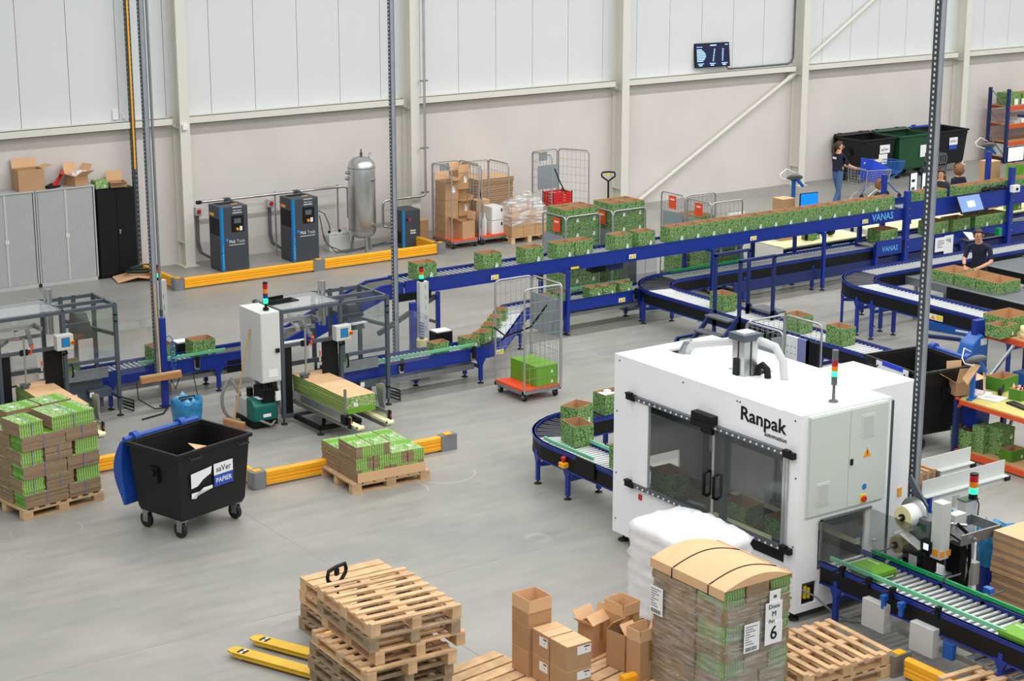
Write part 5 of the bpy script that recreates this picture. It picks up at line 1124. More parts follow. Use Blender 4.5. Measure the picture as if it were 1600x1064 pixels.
# ---- label printer and applicator
t = thing('label_printer', 'grey and black label printer with two paper reels beside the outfeed', 'machine', (15.45, 13.3, 0))
def L(p): return (p[0]-15.45, p[1]-13.3, p[2])
b = MB(); b.box(-.09, .1, .05, .17, 0, 1.18); b.build('stand', 'light_grey', t, bevel=.004); b = MB()
for k in range(6): b.box(-.092, -.09, .1, .112, .2+.14*k, .28+.14*k)
b.build('slot_row', 'grey_dark', t)['kind'] = 'stuff'
boxpart('applicator', 'light_grey', t, -.55, -.41, -.17, -.02, .82, 1.47, .004)
for x in (-.54, -.44): b = MB(); b.prism([(x-.012, .85), (x+.055, .85), (x+.055, .92), (x-.012, .92)], -.173, -.17, 0, 'y'); b.build('warning_sticker', 'amber', t)
b = MB(); b.box(-.553, -.55, -.14, -.06, .85, .93); b.build('warning_sticker', 'amber', t)
b = MB(); b.box(-.38, .25, .1, .12, 1.0, 1.12); b.box(-.38, .25, -.32, -.3, 1.0, 1.12); b.box(.24, .26, -.32, .12, 1.0, 1.12); b.build('bracket_loop', 'galv', t)
b = MB(); b.cyl((-.1, .1, 1.08), (.0, -.05, 1.08), .02, 8); b.cyl((-.2, -.33, 1.05), (-.2, -.36, 1.05), .02, 8); b.build('clamp_bolt', 'silver', t)
pr = boxpart('printer_body', 'black', t, -.62, -.4, .0, .32, .6, .86, .01); boxpart('printer_label', 'paper', pr, -.623, -.62, .1, .22, .68, .8); boxpart('printer_door', 'black', pr, -.58, -.4, -.05, .1, .86, 1.0, .01); boxpart('printer_screen', 'screen_white', pr, -.583, -.58, -.02, .05, .9, .97)
boxpart('printer_top', 'grey_dark', pr, -.5, -.3, .05, .3, .95, 1.2, .01); boxpart('display', 'green_bin', pr, -.503, -.5, .1, .24, 1.06, 1.14)
for (cy_, cz, r, n) in ((.34, 1.19, .13, 1), (.42, .84, .1, 0)):
    b = MB(); b.cyl((-.62, cy_, cz), (-.45, cy_, cz), r, 24); rl = b.build('paper_reel', 'paper' if n else 'label_cream', t)
    b = MB(); b.cyl((-.624, cy_, cz), (-.619, cy_, cz), r*.98, 24); b.build('reel_face', 'label_cream', rl); b = MB(); b.cyl((-.65, cy_, cz), (-.62, cy_, cz), .04, 14); b.build('hub', 'black', rl); b = MB(); b.cyl((-.72, cy_, cz), (-.62, cy_, cz), .018, 10); b.build('spindle', 'silver', rl)
    if n: b = MB(); b.cyl((-.45, cy_, cz), (-.435, cy_, cz), .2, 28); b.build('reel_disc', 'silver', t)
    b = MB(); b.cyl((-.78, cy_-.02, cz-.16), (-.45, cy_-.02, cz-.16), .022, 10); b.build('guide_roller', 'light_grey', t)
b = MB(); b.bar((-.6, .42, 1.06), (-.6, .2, .9), .002, .15) if False else b.add([(-.72, .34, 1.05), (-.58, .34, 1.05), (-.5, .1, .9), (-.62, .08, .88)], [(0, 1, 2, 3)]); b.build('label_web', 'paper', t)
b = MB(); b.prism([(.5, 1.55), (.46, 1.6), (.2, 1.32), (.2, 1.05), (.3, 1.0), (.3, 1.26)], -.40, -.37, 0, 'x'); b.box(-.40, -.32, .28, .56, .95, 1.0); b.build('arm', 'steel_dark', t)
b = MB(); b.tube([(-.1, -.0, 1.1), (.05, -.05, .95), (.12, -.02, .5), (.05, .02, .03)], .022, 8); b.tube([(-.38, -.1, 1.1), (-.2, -.2, .95), (-.05, -.12, .8), (.0, 0, .3)], .012, 6); b.build('cable', 'black', t)
b = MB(); b.box(-.35, -.1, -.05, .35, .5, .56); b.box(-.45, -.1, .35, .4, .2, .9); b.build('base_plate', 'galv', t); boxpart('black_cover', 'black', t, -.2, -.1, -.15, .05, .0, .9); boxpart('junction_box', 'light_grey', t, .1, .2, -.1, .08, .35, .62, .006)
# beacon post
q = gz(1515, 930); t = thing('beacon_post', 'white post with a lit three-colour beacon near the blue refuse bag', 'post', (15.98, 13.72, 0)); boxpart('post', 'light_grey', t, -.1, .1, -.06, .06, 0, 1.15, .004); boxpart('top_plate', 'green_bin', t, -.11, .11, -.07, .07, 1.15, 1.16)
bl = MB(); bl.cyl((.05, -.03, 1.16), (.05, -.03, 1.22), .05, 14); bc = bl.build('beacon', 'black', t)
for k, m in enumerate(('green_lens', 'amber_lens', 'red_lens')): bb = MB(); bb.cyl((.05, -.03, 1.22+.075*k), (.05, -.03, 1.292+.075*k), .05, 14); bb.build('lens', m, bc)
bb = MB(); bb.cyl((.05, -.03, 1.445), (.05, -.03, 1.46), .05, 14); bb.build('lens_cap', 'black', bc)
b = MB(); b.tube([(.06, -.06, 1.2), (.09, -.09, 1.1), (.07, -.1, .95), (.0, -.08, .9)], .008, 5); b.build('cable', 'black', t)
# lid magazine
t = thing('lid_magazine', 'aluminium lid magazine rails sticking out right of the white machine', 'machine', (16.0, 14.6, 0))
for (y, x0, x1) in ((.47, .2, 1.55), (-.12, .05, 1.5)):
    b = MB(); b.box(x0, x1, y, y+.008, .95, 1.14); b.box(x0, x1, y-.08, y, .945, .955); b.box(x0, x1, y-.03, y+.03, .86, .92); b.build('rail', 'cabinet_light', t); boxpart('end_cap', 'black', t, x1-.03, x1+.05, y-.06, y, .88, .94)
b = MB(); b.box(.0, .7, -.3, .1, .6, .66); b.box(.1, .6, -.25, .45, .4, .6); b.bar((.3, .1, 0), (.3, .1, .95), .06, .06); b.bar((.9, .1, 0), (.9, .1, .9), .06, .06); b.bar((.2, .1, .9), (1.4, .1, .9), .05, .05); b.build('stand', 'light_grey', t)
for k in range(5): boxpart('lid_blank', 'kraft_dark' if k % 2 else 'kraft', t, .08+.055*k, .13+.055*k, -.05, .38, .95, 1.22-.03*(k % 2))
boxpart('press_plate', 'galv', t, .36, .38, -.1, .42, .9, 1.2)
b = MB(); b.cyl((.0, -.1, .75), (.0, -.1, .95), .07, 10); b.cyl((.15, -.12, .75), (.15, -.12, .95), .06, 10); b.build('drive_motor', 'blue', t)
# blue refuse bin with bag and cardboard stack at the right edge
def bag_bin(x, y, h, r, label, body='blue'):
    t = thing('waste_bin', label, 'bin', (x, y, 0)); b = MB(); b.lathe([(r*.85, 0), (r*.95, .1), (r, h)], 18); b.build('bin', body, t)
    b = MB(); n = 26; prof = [(1.02, h-.28, .02), (1.08, h-.12, .07), (1.1, h-.02, .08), (1.16, h+.07, .12), (.98, h+.14, .12), (.8, h+.03, .06)]; vs = []
    for (rr, z, j) in prof:
        for k in range(n): a = 2*math.pi*k/n; q = r*(rr+rng.uniform(-j, j)); vs.append((q*math.cos(a), q*math.sin(a), z+rng.uniform(-j, j)*.4))
    fs = [(i*n+k, i*n+(k+1) % n, (i+1)*n+(k+1) % n, (i+1)*n+k) for i in range(len(prof)-1) for k in range(n)]
    b.add(vs, fs, 0, True); b.build('bag', 'blue_film', t); return t
bag_bin(16.05, 13.28, .78, .24, 'blue refuse bin with a crumpled blue bag left of the brown cardboard stack'); bag_bin(16.2, 14.25, .62, .2, 'blue bag in a low bin behind the label printer', 'black')
def sheet_stack(name, label, x, y, L, W_, z0, H_, n, rz=0, mats=('kraft', 'kraft_light', 'kraft_dark'), group=None, jit=.02, cat='cardboard'):
    t = thing(name, label, cat, (x, y, z0), rz, group); h = H_/n
    for k in range(n):
        b = MB(); dx, dy = rng.uniform(-jit, jit), rng.uniform(-jit, jit); m = 4
        for j in range(m): e = rng.uniform(-.004, .004); b.box(-L/2+dx+e, L/2+dx+e, -W_/2+dy-e, W_/2+dy-e, k*h+h*j/m+.001, k*h+h*(j+1)/m, [2, 1, 0 if (k+j) % 2 else 2, 0, 0, 0 if (k+j) % 2 else 2])
        b.build('sheet_bundle', list(mats), t)
    return t
sheet_stack('cardboard_stack', 'tall stack of flattened brown cartons at the right picture edge', 15.85, 12.55, .62, .8, .15, .95, 6, 0, ('kraft', 'kraft_light', 'kraft_dark'), None, .015)
# ================================================================== PALLETS
def make_pallet(label, wood='wood', bw=.066, n=8, group='wooden pallets'):
    t = thing('wooden_pallet', label, 'pallet', (0, 0, 0), 0, group)
    def bd(x0, x1, y0, y1, z0, z1, n_): b = MB(); b.box(x0, x1, y0, y1, z0, z1); return b.data(n_, [M[wood]])
    top = bd(-.5, .5, -bw/2, bw/2, 0, .022, 'deck_board'); st = bd(-.05, .05, -.6, .6, 0, .022, 'stringer_board'); bl = bd(-.05, .05, -.0725, .0725, 0, .078, 'block'); bt = bd(-.05, .05, -.6, .6, 0, .022, 'bottom_board')
    for k in range(n): inst('deck_board', top, t, (rng.uniform(-.004, .004), -.6+bw/2+(1.2-bw)*k/(n-1), .122), (0, 0, rng.uniform(-.004, .004)))
    for x in (-.45, 0, .45):
        inst('stringer_board', st, t, (x, 0, .1)); inst('bottom_board', bt, t, (x, 0, 0))
        for y in (-.527, 0, .527): inst('block', bl, t, (x, y, .022))
    return t
PAL = make_pallet('bottom pallet'); PALO = make_pallet('old pallet', 'wood_old'); PALD = make_pallet('dense pallet', 'wood', .145, 7)
_first = {}
def pallet(loc, rz, label, proto=None, group='wooden pallets'):
    proto = proto or PAL
    if proto.name not in _first:
        _first[proto.name] = 1; proto.location = loc; proto.rotation_euler = (0, 0, rz); tag(proto, label, 'pallet', group); return proto
    return dup(proto, loc, rz, label, group)
PH = .145
for k in range(8):
    o = pallet((9.0+(-.10 if k < 5 else (.03 if k == 5 else 0))+rng.uniform(-.015, .015), 15.05+(.02 if k < 4 else 0)-(.06 if k == 4 else 0), PH*k), R(-3.6 + (1.5 if k < 5 else 0) + rng.uniform(-.8, .8)), '%s pallet from the bottom of the tall foreground stack' % ORD[k], PALO if k in (1, 2, 3, 6) else PAL, 'pallets in the tall foreground stack')
for k in range(4):
    pallet((9.62+.02*k, 16.62+(.05 if k > 1 else 0), PH*k), R(-2+rng.uniform(-1, 1)), '%s pallet from the bottom of the stack behind the black jack handle' % ORD[k], PALD if k > 1 else PALO, 'pallets in the rear foreground stack')
for k in range(2):
    pallet((13.05, 13.1, PH*k), R(85 + 1.5*k), '%s pallet in the stack under the outfeed, right of the wrapped pallet' % ('lower', 'upper')[k], PAL, 'pallets right of the wrapped pallet')
for k in range(2):
    pallet((13.98, 11.22, PH*k), R(-4), '%s pallet of the pair at the bottom right corner' % ('lower', 'upper')[k], PAL, 'pallets at the bottom right corner')
pallet((9.98, 14.55, 0), R(8), 'pallet of wide boards at the bottom under the brown boxes', PALD)
pallet((11.28, 14.15, 0), R(12), 'pallet of wide boards under the open boxes beside the wrapped pallet', PALD)
pallet((15.85, 12.55, 0), R(2), 'pallet under the tall cardboard stack at the right picture edge', PALO)
# ---- left tall stack of folded green cartons
PLX, PLY, PLA = 8.40, 22.9, R(9)
pallet((PLX, PLY, 0), PLA+R(90), 'pallet under the tall stack of folded green cartons, far left', PAL)
def fold_bundle(name, x, y, z, L, W_, H_, rz, label, group, strap=True, green_front=False, jit=True, edge='green_edge'):
    """a strapped bundle of folded printed cartons; long kraft side along +-Y of its own axes, printed ends along +-X"""
    t = thing(name, label, 'carton bundle', (x, y, z), rz, group); n = 7; b = MB()
    for j in range(n):
        e = rng.uniform(-.006, .006) if jit else 0; f = rng.uniform(-.006, .006)
        b.box(-L/2+e, L/2+e, -W_/2+f, W_/2+f, H_*j/n+.0006, H_*(j+1)/n, [[1, 2, 0, 1, 0, 1], [1, 2, 1, 0, 1, 0], [0, 2, 0, 0, 0, 0], [0, 2, 1, 0, 0, 1]][int(green_front)])
    b.build('sheets', ['kraft_dark', edge, 'leaf_fresh'], t)
    boxpart('print_band', 'green_plain', t, L*.12, L*.32, -W_/2+.005, W_/2-.005, H_, H_+.0015)
    boxpart('print_mark', 'white', t, -L*.2, -L*.1, -.03, .03, H_, H_+.002)
    if strap: b = MB(); b.box(.0, .008, -W_/2-.011, W_/2+.011, -.0, H_+.004); b.build('strap', 'lavender', t)
    return t
def lp(u, v): c, s_ = math.cos(PLA), math.sin(PLA); return PLX+u*c-v*s_, PLY+u*s_+v*c
z = PH+.003
NLAY = 6
for k in range(NLAY):
    hh = .192
    if k == NLAY-1: spec = [(-.40, -.26, .34, .46, 1), (.22, -.22, .62, .54, 1), (-.15, .30, .5, .36, 0), (.34, .3, .44, .36, 0)]
    elif k % 2 == 0: spec = [(-.24, -.36, .64, .28, 0), (.33, -.36, .48, .28, 0), (-.24, .12, .64, .62, 0), (.33, .12, .48, .62, 0)]
    else: spec = [(-.41, -.30, .32, .36, 1), (-.03, -.34, .40, .32, 0), (.40, -.30, .34, .36, 1), (-.2, .16, .70, .5, 0), (.36, .16, .40, .5, 0)]
    for q, (u, v, L_, W_, gf) in enumerate(spec):
        x, y = lp(u, v)
        fold_bundle('carton_bundle', x, y, z, L_-.006, W_-.006, hh-.004, PLA+rng.uniform(-.012, .012), 'folded carton bundle, %s layer from below, %s, in the tall far left stack' % (ORD[k], ('front left', 'front middle' if k % 2 and k < 5 else 'front right', 'rear left' if not (k % 2 and k < 5) else 'front right', 'rear right' if not (k % 2 and k < 5) else 'rear left', 'rear right')[q]), 'bundles in the tall folded stack', q < 2, 1 if gf else (0 if q == 0 else 2))
    z += hh
# ---- low stack on pallet in the middle
CPX, CPY, CPA = 13.02, 22.05, R(-5)
gq = gz(557, 773); CPX, CPY = gq.x+.5, gq.y+.6
CPA = R(-3)
pallet((CPX+.08, CPY-.1, 0), CPA+R(90), 'pallet under the low stack of folded green cartons in the middle', PALD)
def cp(u, v): c, s_ = math.cos(CPA), math.sin(CPA); return CPX+u*c-v*s_, CPY+u*s_+v*c
t = thing('cardboard_tray', 'low brown cardboard strip along the front of the low folded stack', 'tray', (*cp(.09, -.6), PH+.001), CPA); boxpart('tray_side', 'kraft_light', t, -.52, .52, -.006, .006, 0, .13)
BH, BT = .166, .163
NL = {(0, 0): 3, (1, 0): 3, (2, 0): 2, (3, 0): 2, (0, 1): 2, (1, 1): 2, (2, 1): 2, (3, 1): 2}
for (i, j), n in NL.items():
    for k in range(n):
        u, v = -.31+.262*i, -.32+.53*j; x, y = cp(u, v)
        t = thing('carton_bundle', '%s bundle, %s row, %s from the left, of the low folded stack' % (('bottom', 'middle', 'top')[k], ('front', 'rear')[j], ORD[i]), 'carton bundle', (x, y, PH+.002+BH*k), CPA+rng.uniform(-.01, .01), 'bundles in the low folded stack')
        b = MB(); m = 7; flip = (i+k) % 2
        for q in range(m):
            e, f = rng.uniform(-.005, .005), rng.uniform(-.006, .006); z0, z1 = BT*q/m+.0006, BT*(q+1)/m
            a = -.126+(.085 if not flip else .167)
            b.box(-.126+e, a+e, -.26+f, .26+f, z0, z1, [0, 2, 0 if not flip else 1, 0, 1, 0]); b.box(a+e, .126+e, -.26+f, .26+f, z0, z1, [0, 2, 1 if not flip else 0, 0, 1, 0])
        b.build('sheets', ['kraft_dark', 'green_edge', 'leaf_fresh'], t)
        if k == n-1:
            boxpart('print_band', 'green_plain', t, -.122, .122, .06, .2, BT, BT+.0015); boxpart('print_mark', 'white', t, -.02, .03, -.1, -.06, BT, BT+.002)
# ---- pallet jacks
def jack(label, x, y, rz, lever='sign_yellow'):
    t = thing('pallet_jack', label, 'pallet jack', (x, y, 0), rz, 'pallet jacks')
    for s in (-1, 1):
        b = MB(); u = s*.185; pl = [(u-.08, 0), (u+.08, 0), (u+.08, 1.08), (u+.055, 1.15), (u-.055, 1.15), (u-.08, 1.08)]
        b.prism(pl, .062, .082); b.box(u-.08, u-.07, 0, 1.06, .03, .07); b.box(u+.07, u+.08, 0, 1.06, .03, .07); f = b.build('fork', 'yellow_jack', t)
        boxpart('fork_slot', 'black', f, u-.05, u+.05, .93, 1.03, .0815, .083); b = MB()
        for q in (-.03, .03): b.cyl((u+q-.022, .98, .045), (u+q+.022, .98, .045), .042, 14)
        b.build('fork_wheel', 'can_white', f)
    b = MB(); b.box(-.27, .27, -.1, .02, .06, .3); b.box(-.12, .12, -.2, -.05, .1, .5); b.build('body', 'yellow_jack', t)
    b = MB(); b.cyl((-.06, -.16, .1), (.06, -.16, .1), .1, 18); b.build('steer_wheel', 'rubber', t)
    b = MB(); b.cyl((0, -.14, .4), (0, -.16, 1.02), .022, 10); b.tube([(0, -.16, 1.0), (-.07, -.16, 1.05), (-.15, -.16, 1.11), (-.16, -.16, 1.15), (-.14, -.16, 1.21), (0, -.16, 1.22), (.14, -.16, 1.21), (.16, -.16, 1.15), (.15, -.16, 1.11), (.07, -.16, 1.05)], .02, 8, 0, True); h = b.build('handle', 'black', t)
    b = MB(); b.cbox((0, -.16, 1.16), (.05, .03, .07)); b.build('lever', lever, h)
    return t
jf0, jf1 = gz(378, 1014), gz(480, 1042); d = (jf0-jf1).normalized(); a = math.atan2(d.y, d.x)-math.pi/2
jp = jf0 - d*1.15
jack('yellow pallet jack with its forks beside the tall foreground pallet stack', jp.x, jp.y, a, 'black')
pj_ = gz(947, 350); jack('pallet jack with black loop handle standing behind the stacked green cartons by the wall', pj_.x, pj_.y-.1, R(150))
# ---- brown boxes on the pallets
zb = PH+.003
lab2 = [('s', .06, .19, .19, .11)]; lab1 = [('w', -.04, .19, .16, .1)]
for k in range(2):
    kraft_box('cardboard_box', ('lower', 'upper')[k]+' nearer labelled brown box of the pair below the open box', (10.48, 13.98, zb+.272*k), .30, .29, .266, 0, None, True, 'labelled boxes on the bottom pallet', wlabel=[('s', .06, .2, .17, .09)])
    kraft_box('cardboard_box', ('lower', 'upper')[k]+' farther labelled brown box, between the nearer pair and the open box', (10.48, 14.29, zb+.272*k), .30, .29, .266, 0, None, True, 'labelled boxes on the bottom pallet', wlabel=[('w', -.05, .18, .14, .1)])
    kraft_box('cardboard_box', ('lowest', 'middle')[k]+' brown box under the open upright box at the bottom', (10.44, 14.6, zb+.272*k), .29, .29, .266, 0, None, True, 'labelled boxes on the bottom pallet')
t = kraft_box('cardboard_box', 'open brown box with upright flaps topping the brown box stack', (10.44, 14.6, zb+.545), .29, .29, .15, 0, {'n': 2, 's': 2, 'e': -2, 'w': -2}, fl=.14)
for k, (px, py, L_, W_, H_, rz, fl_, nm_) in enumerate(((942, 1024, .3, .2, .36, .25, {'n': 40, 's': -50, 'w': 50, 'e': 15}, 'open brown box with folded-in flaps right of the labelled boxes'), (985, 1020, .24, .28, .44, .1, {'n': 3, 's': 3, 'e': 3, 'w': 3}, 'tall open brown box, second to the right of the labelled boxes'), (986, 1046, .2, .26, .40, .15, {'n': -40, 's': -40}, 'narrow brown box with gabled flaps left of the wrapped pallet'), (1020, 1060, .3, .2, .42, .1, {'n': 5, 'e': 30, 'w': 5, 's': 2}, 'open brown box with one bent flap touching the wrapped pallet'))):
    q = gz(px, py, zb); kraft_box('cardboard_box', nm_, (q.x-.02, q.y+.13, zb), L_, W_, H_, rz, fl_, False, 'open boxes beside the wrapped pallet', True, fl=.13)
# ---- wrapped pallets
WX, WY_ = 11.76, 13.2
pallet((WX, WY_, 0), R(-1), 'pallet under the tall film-wrapped stack with the paper signs', PALO)
nlay = 7; lh = .185
for k in range(nlay):
    ev = k % 2
    spec = [(-.2, -.36, .46, .42, 2), (.24, -.36, .38, .42, 2), (-.22, .2, .42, .66, 2), (.22, .2, .42, .66, 2)] if ev else [(-.30, -.36, .26, .4, 3), (.0, -.36, .30, .4, 2), (.30, -.36, .26, .4, 1), (-.25, .2, .38, .68, 2), (.16, .2, .42, .68, 2)]
    for q, (u, v, L_, W_, gf) in enumerate(spec):
        fold_bundle('carton_bundle', WX+u, WY_+v, PH+.003+lh*k, L_-.006, W_-.008, lh-.004, rng.uniform(-.01, .01), 'folded carton bundle, %s layer from below, %s, in the film-wrapped stack' % (ORD[k], (('front left', 'front right', 'rear left', 'rear right') if ev else ('front left', 'front middle', 'front right', 'rear left', 'rear right'))[q]), 'bundles in the film-wrapped stack', False, gf, True, 'green_edge_wrapped')
ztop = PH+.004+lh*nlay
t = thing('cardboard_cover', 'bulging brown cardboard cover on top of the film-wrapped stack', 'cover', (WX, WY_, ztop)); b = MB(); n = 12
def arch(u): return .095*math.cos(math.pi*u/.9)
pl = [(-.44+.88*i/n, arch(-.44+.88*i/n)) for i in range(n+1)]
b.prism([(-.44, -.07)]+pl+[(.44, -.07)] if False else [(-.44, 0)]+pl[1:-1]+[(.44, 0)], -.565, .565, 0, 'y'); b.box(-.445, -.44, -.565, .565, -.09, .01); b.box(.44, .445, -.565, .565, -.05, .01); b.build('cover_sheet', 'kraft_light', t)
for v in (-.33, .22):
    b = MB(); b.tube([(-.449, v, -.1), (-.447, v, .0)]+[(-.44+.88*i/n, v, arch(-.44+.88*i/n)+.004) for i in range(n+1)]+[(.447, v, .0), (.449, v, -.1)], .006, 5); b.build('strap', 'black', t)
t = thing('stretch_film', 'clear stretch film wrapped around the tall stack with paper signs', 'film', (WX, WY_, PH)); b = MB(); n = 24
def ringpt(a, off):
    c, s_ = math.cos(a), math.sin(a); kx = .455+off; ky = .60+off; p = 8
    r = (abs(c/kx)**p+abs(s_/ky)**p)**(-1/p); return r*c, r*s_
rows = [0.0, .12, .3, .48, .66, .84, 1.0, 1.12, 1.2]; vs = []; n = 48
for i, z in enumerate(rows):
    for k in range(n): x, y = ringpt(2*math.pi*k/n, rng.uniform(-.004, .006)); vs.append((x, y, z))
fs = [(i*n+k, i*n+(k+1) % n, (i+1)*n+(k+1) % n, (i+1)*n+k) for i in range(len(rows)-1) for k in range(n)]; b.add(vs, fs, 0, False); b.build('film_sheet', 'film', t)
t = thing('paper_sign', 'white paper sign reading a large six on the wrapped stack', 'sign', (WX+.16, WY_-.625, 1.06)); 
boxpart('sheet', 'paper', t, -.11, .11, 0, .003, -.27, .17, 0); boxpart('sheet', 'paper', t, -.06, .08, .003, .006, .15, .29); boxpart('lower_sheet', 'paper', t, -.105, .115, -.003, 0, -.27, -.04)
text('lettering', 'Doos', .066, 'black', (0, -.004, .125), FY, t, .001); text('lettering', 'M', .078, 'black', (0, -.004, .045), FY, t, .001); text('lettering', '(kp)', .052, 'black', (-.03, -.004, -.025), FY, t, .001); text('lettering', '6', .2, 'black', (0, -.005, -.16), FY, t, .001, off=.002)
boxpart('print_square', 'grey_dark', t, -.01, .03, .0, .003, .21, .24)
def info(label, loc, rz):
    t = thing('delivery_label', label, 'label', loc, rz); boxpart('sheet', 'paper', t, -.1, .1, 0, .003, -.15, .15); b = MB()
    for k in range(8): w_ = (.15, .1, .13, .06, .12, .05, .09, .11)[k]; b.box(-.085, -.085+w_, -.002, 0, .115-.026*k, .122-.026*k)
    x = -.08
    while x < .07: w_ = rng.choice((.004, .008, .012)); b.box(x, x+w_, -.002, 0, -.135, -.095); x += w_+.006
    b.build('print', 'grey_dark', t)['kind'] = 'stuff'
info('white delivery label with bars left of the large six sign', (WX-.12, WY_-.622, .92), 0); info('white delivery label on the left side of the wrapped stack', (WX-.476, WY_+.42, 1.04), R(-90))
# white film wrapped stack
WWX, WWY = 12.70, 14.78
t = thing('film_wrapped_stack', 'tall white film-wrapped stack between the machine and the cardboard-topped stack', 'wrapped stack', (WWX, WWY, 0)); b = MB(); n = 40; vs = []; rows = 16
for i in range(rows):
    z = PH+1.0*i/(rows-1)
    for k in range(n):
        a = 2*math.pi*k/n; c, s_ = math.cos(a), math.sin(a); p = 6; r = (abs(c/.45)**p+abs(s_/.64)**p)**(-1/p)+.018*math.sin(i*2.6+.6*math.sin(a*3))+rng.uniform(-.012, .012); vs.append((r*c, r*s_, z))
base = len(vs)
for (f, dz) in ((.86, .06), (.55, .10), (.25, .13)):
    for k in range(n): a = 2*math.pi*k/n; c, s_ = math.cos(a), math.sin(a); p = 6; r = (abs(c/.45)**p+abs(s_/.64)**p)**(-1/p); vs.append((r*c*f, r*s_*f, PH+1.0+dz+rng.uniform(-.02, .02)+.06*math.sin(s_*5)*(1-f)))
vs.append((0, 0, PH+1.13)); R_ = rows+3
fs = [(i*n+k, i*n+(k+1) % n, (i+1)*n+(k+1) % n, (i+1)*n+k) for i in range(R_-1) for k in range(n)] + [((R_-1)*n+k, (R_-1)*n+(k+1) % n, len(vs)-1) for k in range(n)]
b.add(vs, fs, 0, True); b.build('white_film', 'film_white', t); boxpart('stack_core', 'white', t, -.33, .33, -.52, .52, PH+.01, PH+.95)
pallet((WWX, WWY, 0), 0, 'pallet under the white film-wrapped stack', PALO)
# ---- pallet with sagging film near the wall, flattened boxes behind
q = gz(800, 382); pallet((q.x+.5, q.y+.62, 0), 0, 'pallet by the wall under the brown boxes with sagging film', PAL); QX, QY = q.x+.5, q.y+.62
for k in range(3):
    for i in range(3): kraft_box('cardboard_box', 'closed brown box, %s layer, %s from the left, under sagging film by the wall' % (('lower', 'middle', 'upper')[k], ORD[i]), (QX-.32+.32*i, QY-.4, PH+.003+.152*k), .31, .36, .148, 0, None, True, 'boxes on the film-covered pallet')
for i in range(2): kraft_box('cardboard_box', 'large closed brown box in the rear half of the film-covered pallet, %s' % ('left', 'right')[i], (QX-.25+.5*i, QY+.2, PH+.003), .48, .7, .46, 0, None, True, 'boxes on the film-covered pallet')
for k, (u, v) in enumerate(((-.3, -.35), (.25, -.2))): t = thing('wooden_post', ('upright wooden batten in the film-covered pallet, left', 'upright wooden batten in the film-covered pallet, right')[k], 'batten', (QX+u, QY+v+.01, PH+.47), 0); b = MB(); b.bar((0, 0, 0), (.04 if k == 0 else 0, 0, .42), .05, .03); b.build('batten', 'wood_stick', t)
t = thing('stretch_film', 'crumpled translucent film draped over brown boxes by the wall', 'film', (QX, QY, PH)); b = MB(); n = 9; vs = []
for i in range(n):
    for j in range(n):
        u, v = -.5+1.0*i/(n-1), -.6+1.1*j/(n-1); h_ = .50+.32*math.exp(-((u+.3)**2+(v+.3)**2)*9)+.42*math.exp(-((u-.25)**2+(v+.2)**2)*8)+rng.uniform(-.02, .02); vs.append((u, v, h_))
fs = [(i*n+j, (i+1)*n+j, (i+1)*n+j+1, i*n+j+1) for i in range(n-1) for j in range(n-1)]; b.add(vs, fs, 0, True)
edge = [j for j in range(0, n*n, n)]; o0 = [vs[i*n] for i in range(n)]; b.add(o0+[(x, y-.01, .25) for x, y, z in o0], [(i, i+1, n+i+1, n+i) for i in range(n-1)], 0, True); o1 = [vs[j] for j in range(n)]; b.add(o1+[(x-.01, y, .25) for x, y, z in o1], [(i, n+i, n+i+1, i+1) for i in range(n-1)], 0, True)
b.build('film_sheet', 'film_soft', t)
sheet_stack('cardboard_stack', 'stack of flattened brown boxes leaning level by the wall behind the sagging film', QX+.1, 35.2, 1.0, .7, .5, .72, 6, .02, ('kraft', 'kraft_light', 'kraft_dark'), None, .06); pallet((QX+.1, 35.02, 0), R(90), 'pallet against the wall under the flattened boxes', PALO)
kraft_box('cardboard_box', 'large brown box carrying the flattened boxes by the wall', (QX+.1, 35.2, PH+.003), .9, .62, .35, 0, None, True)
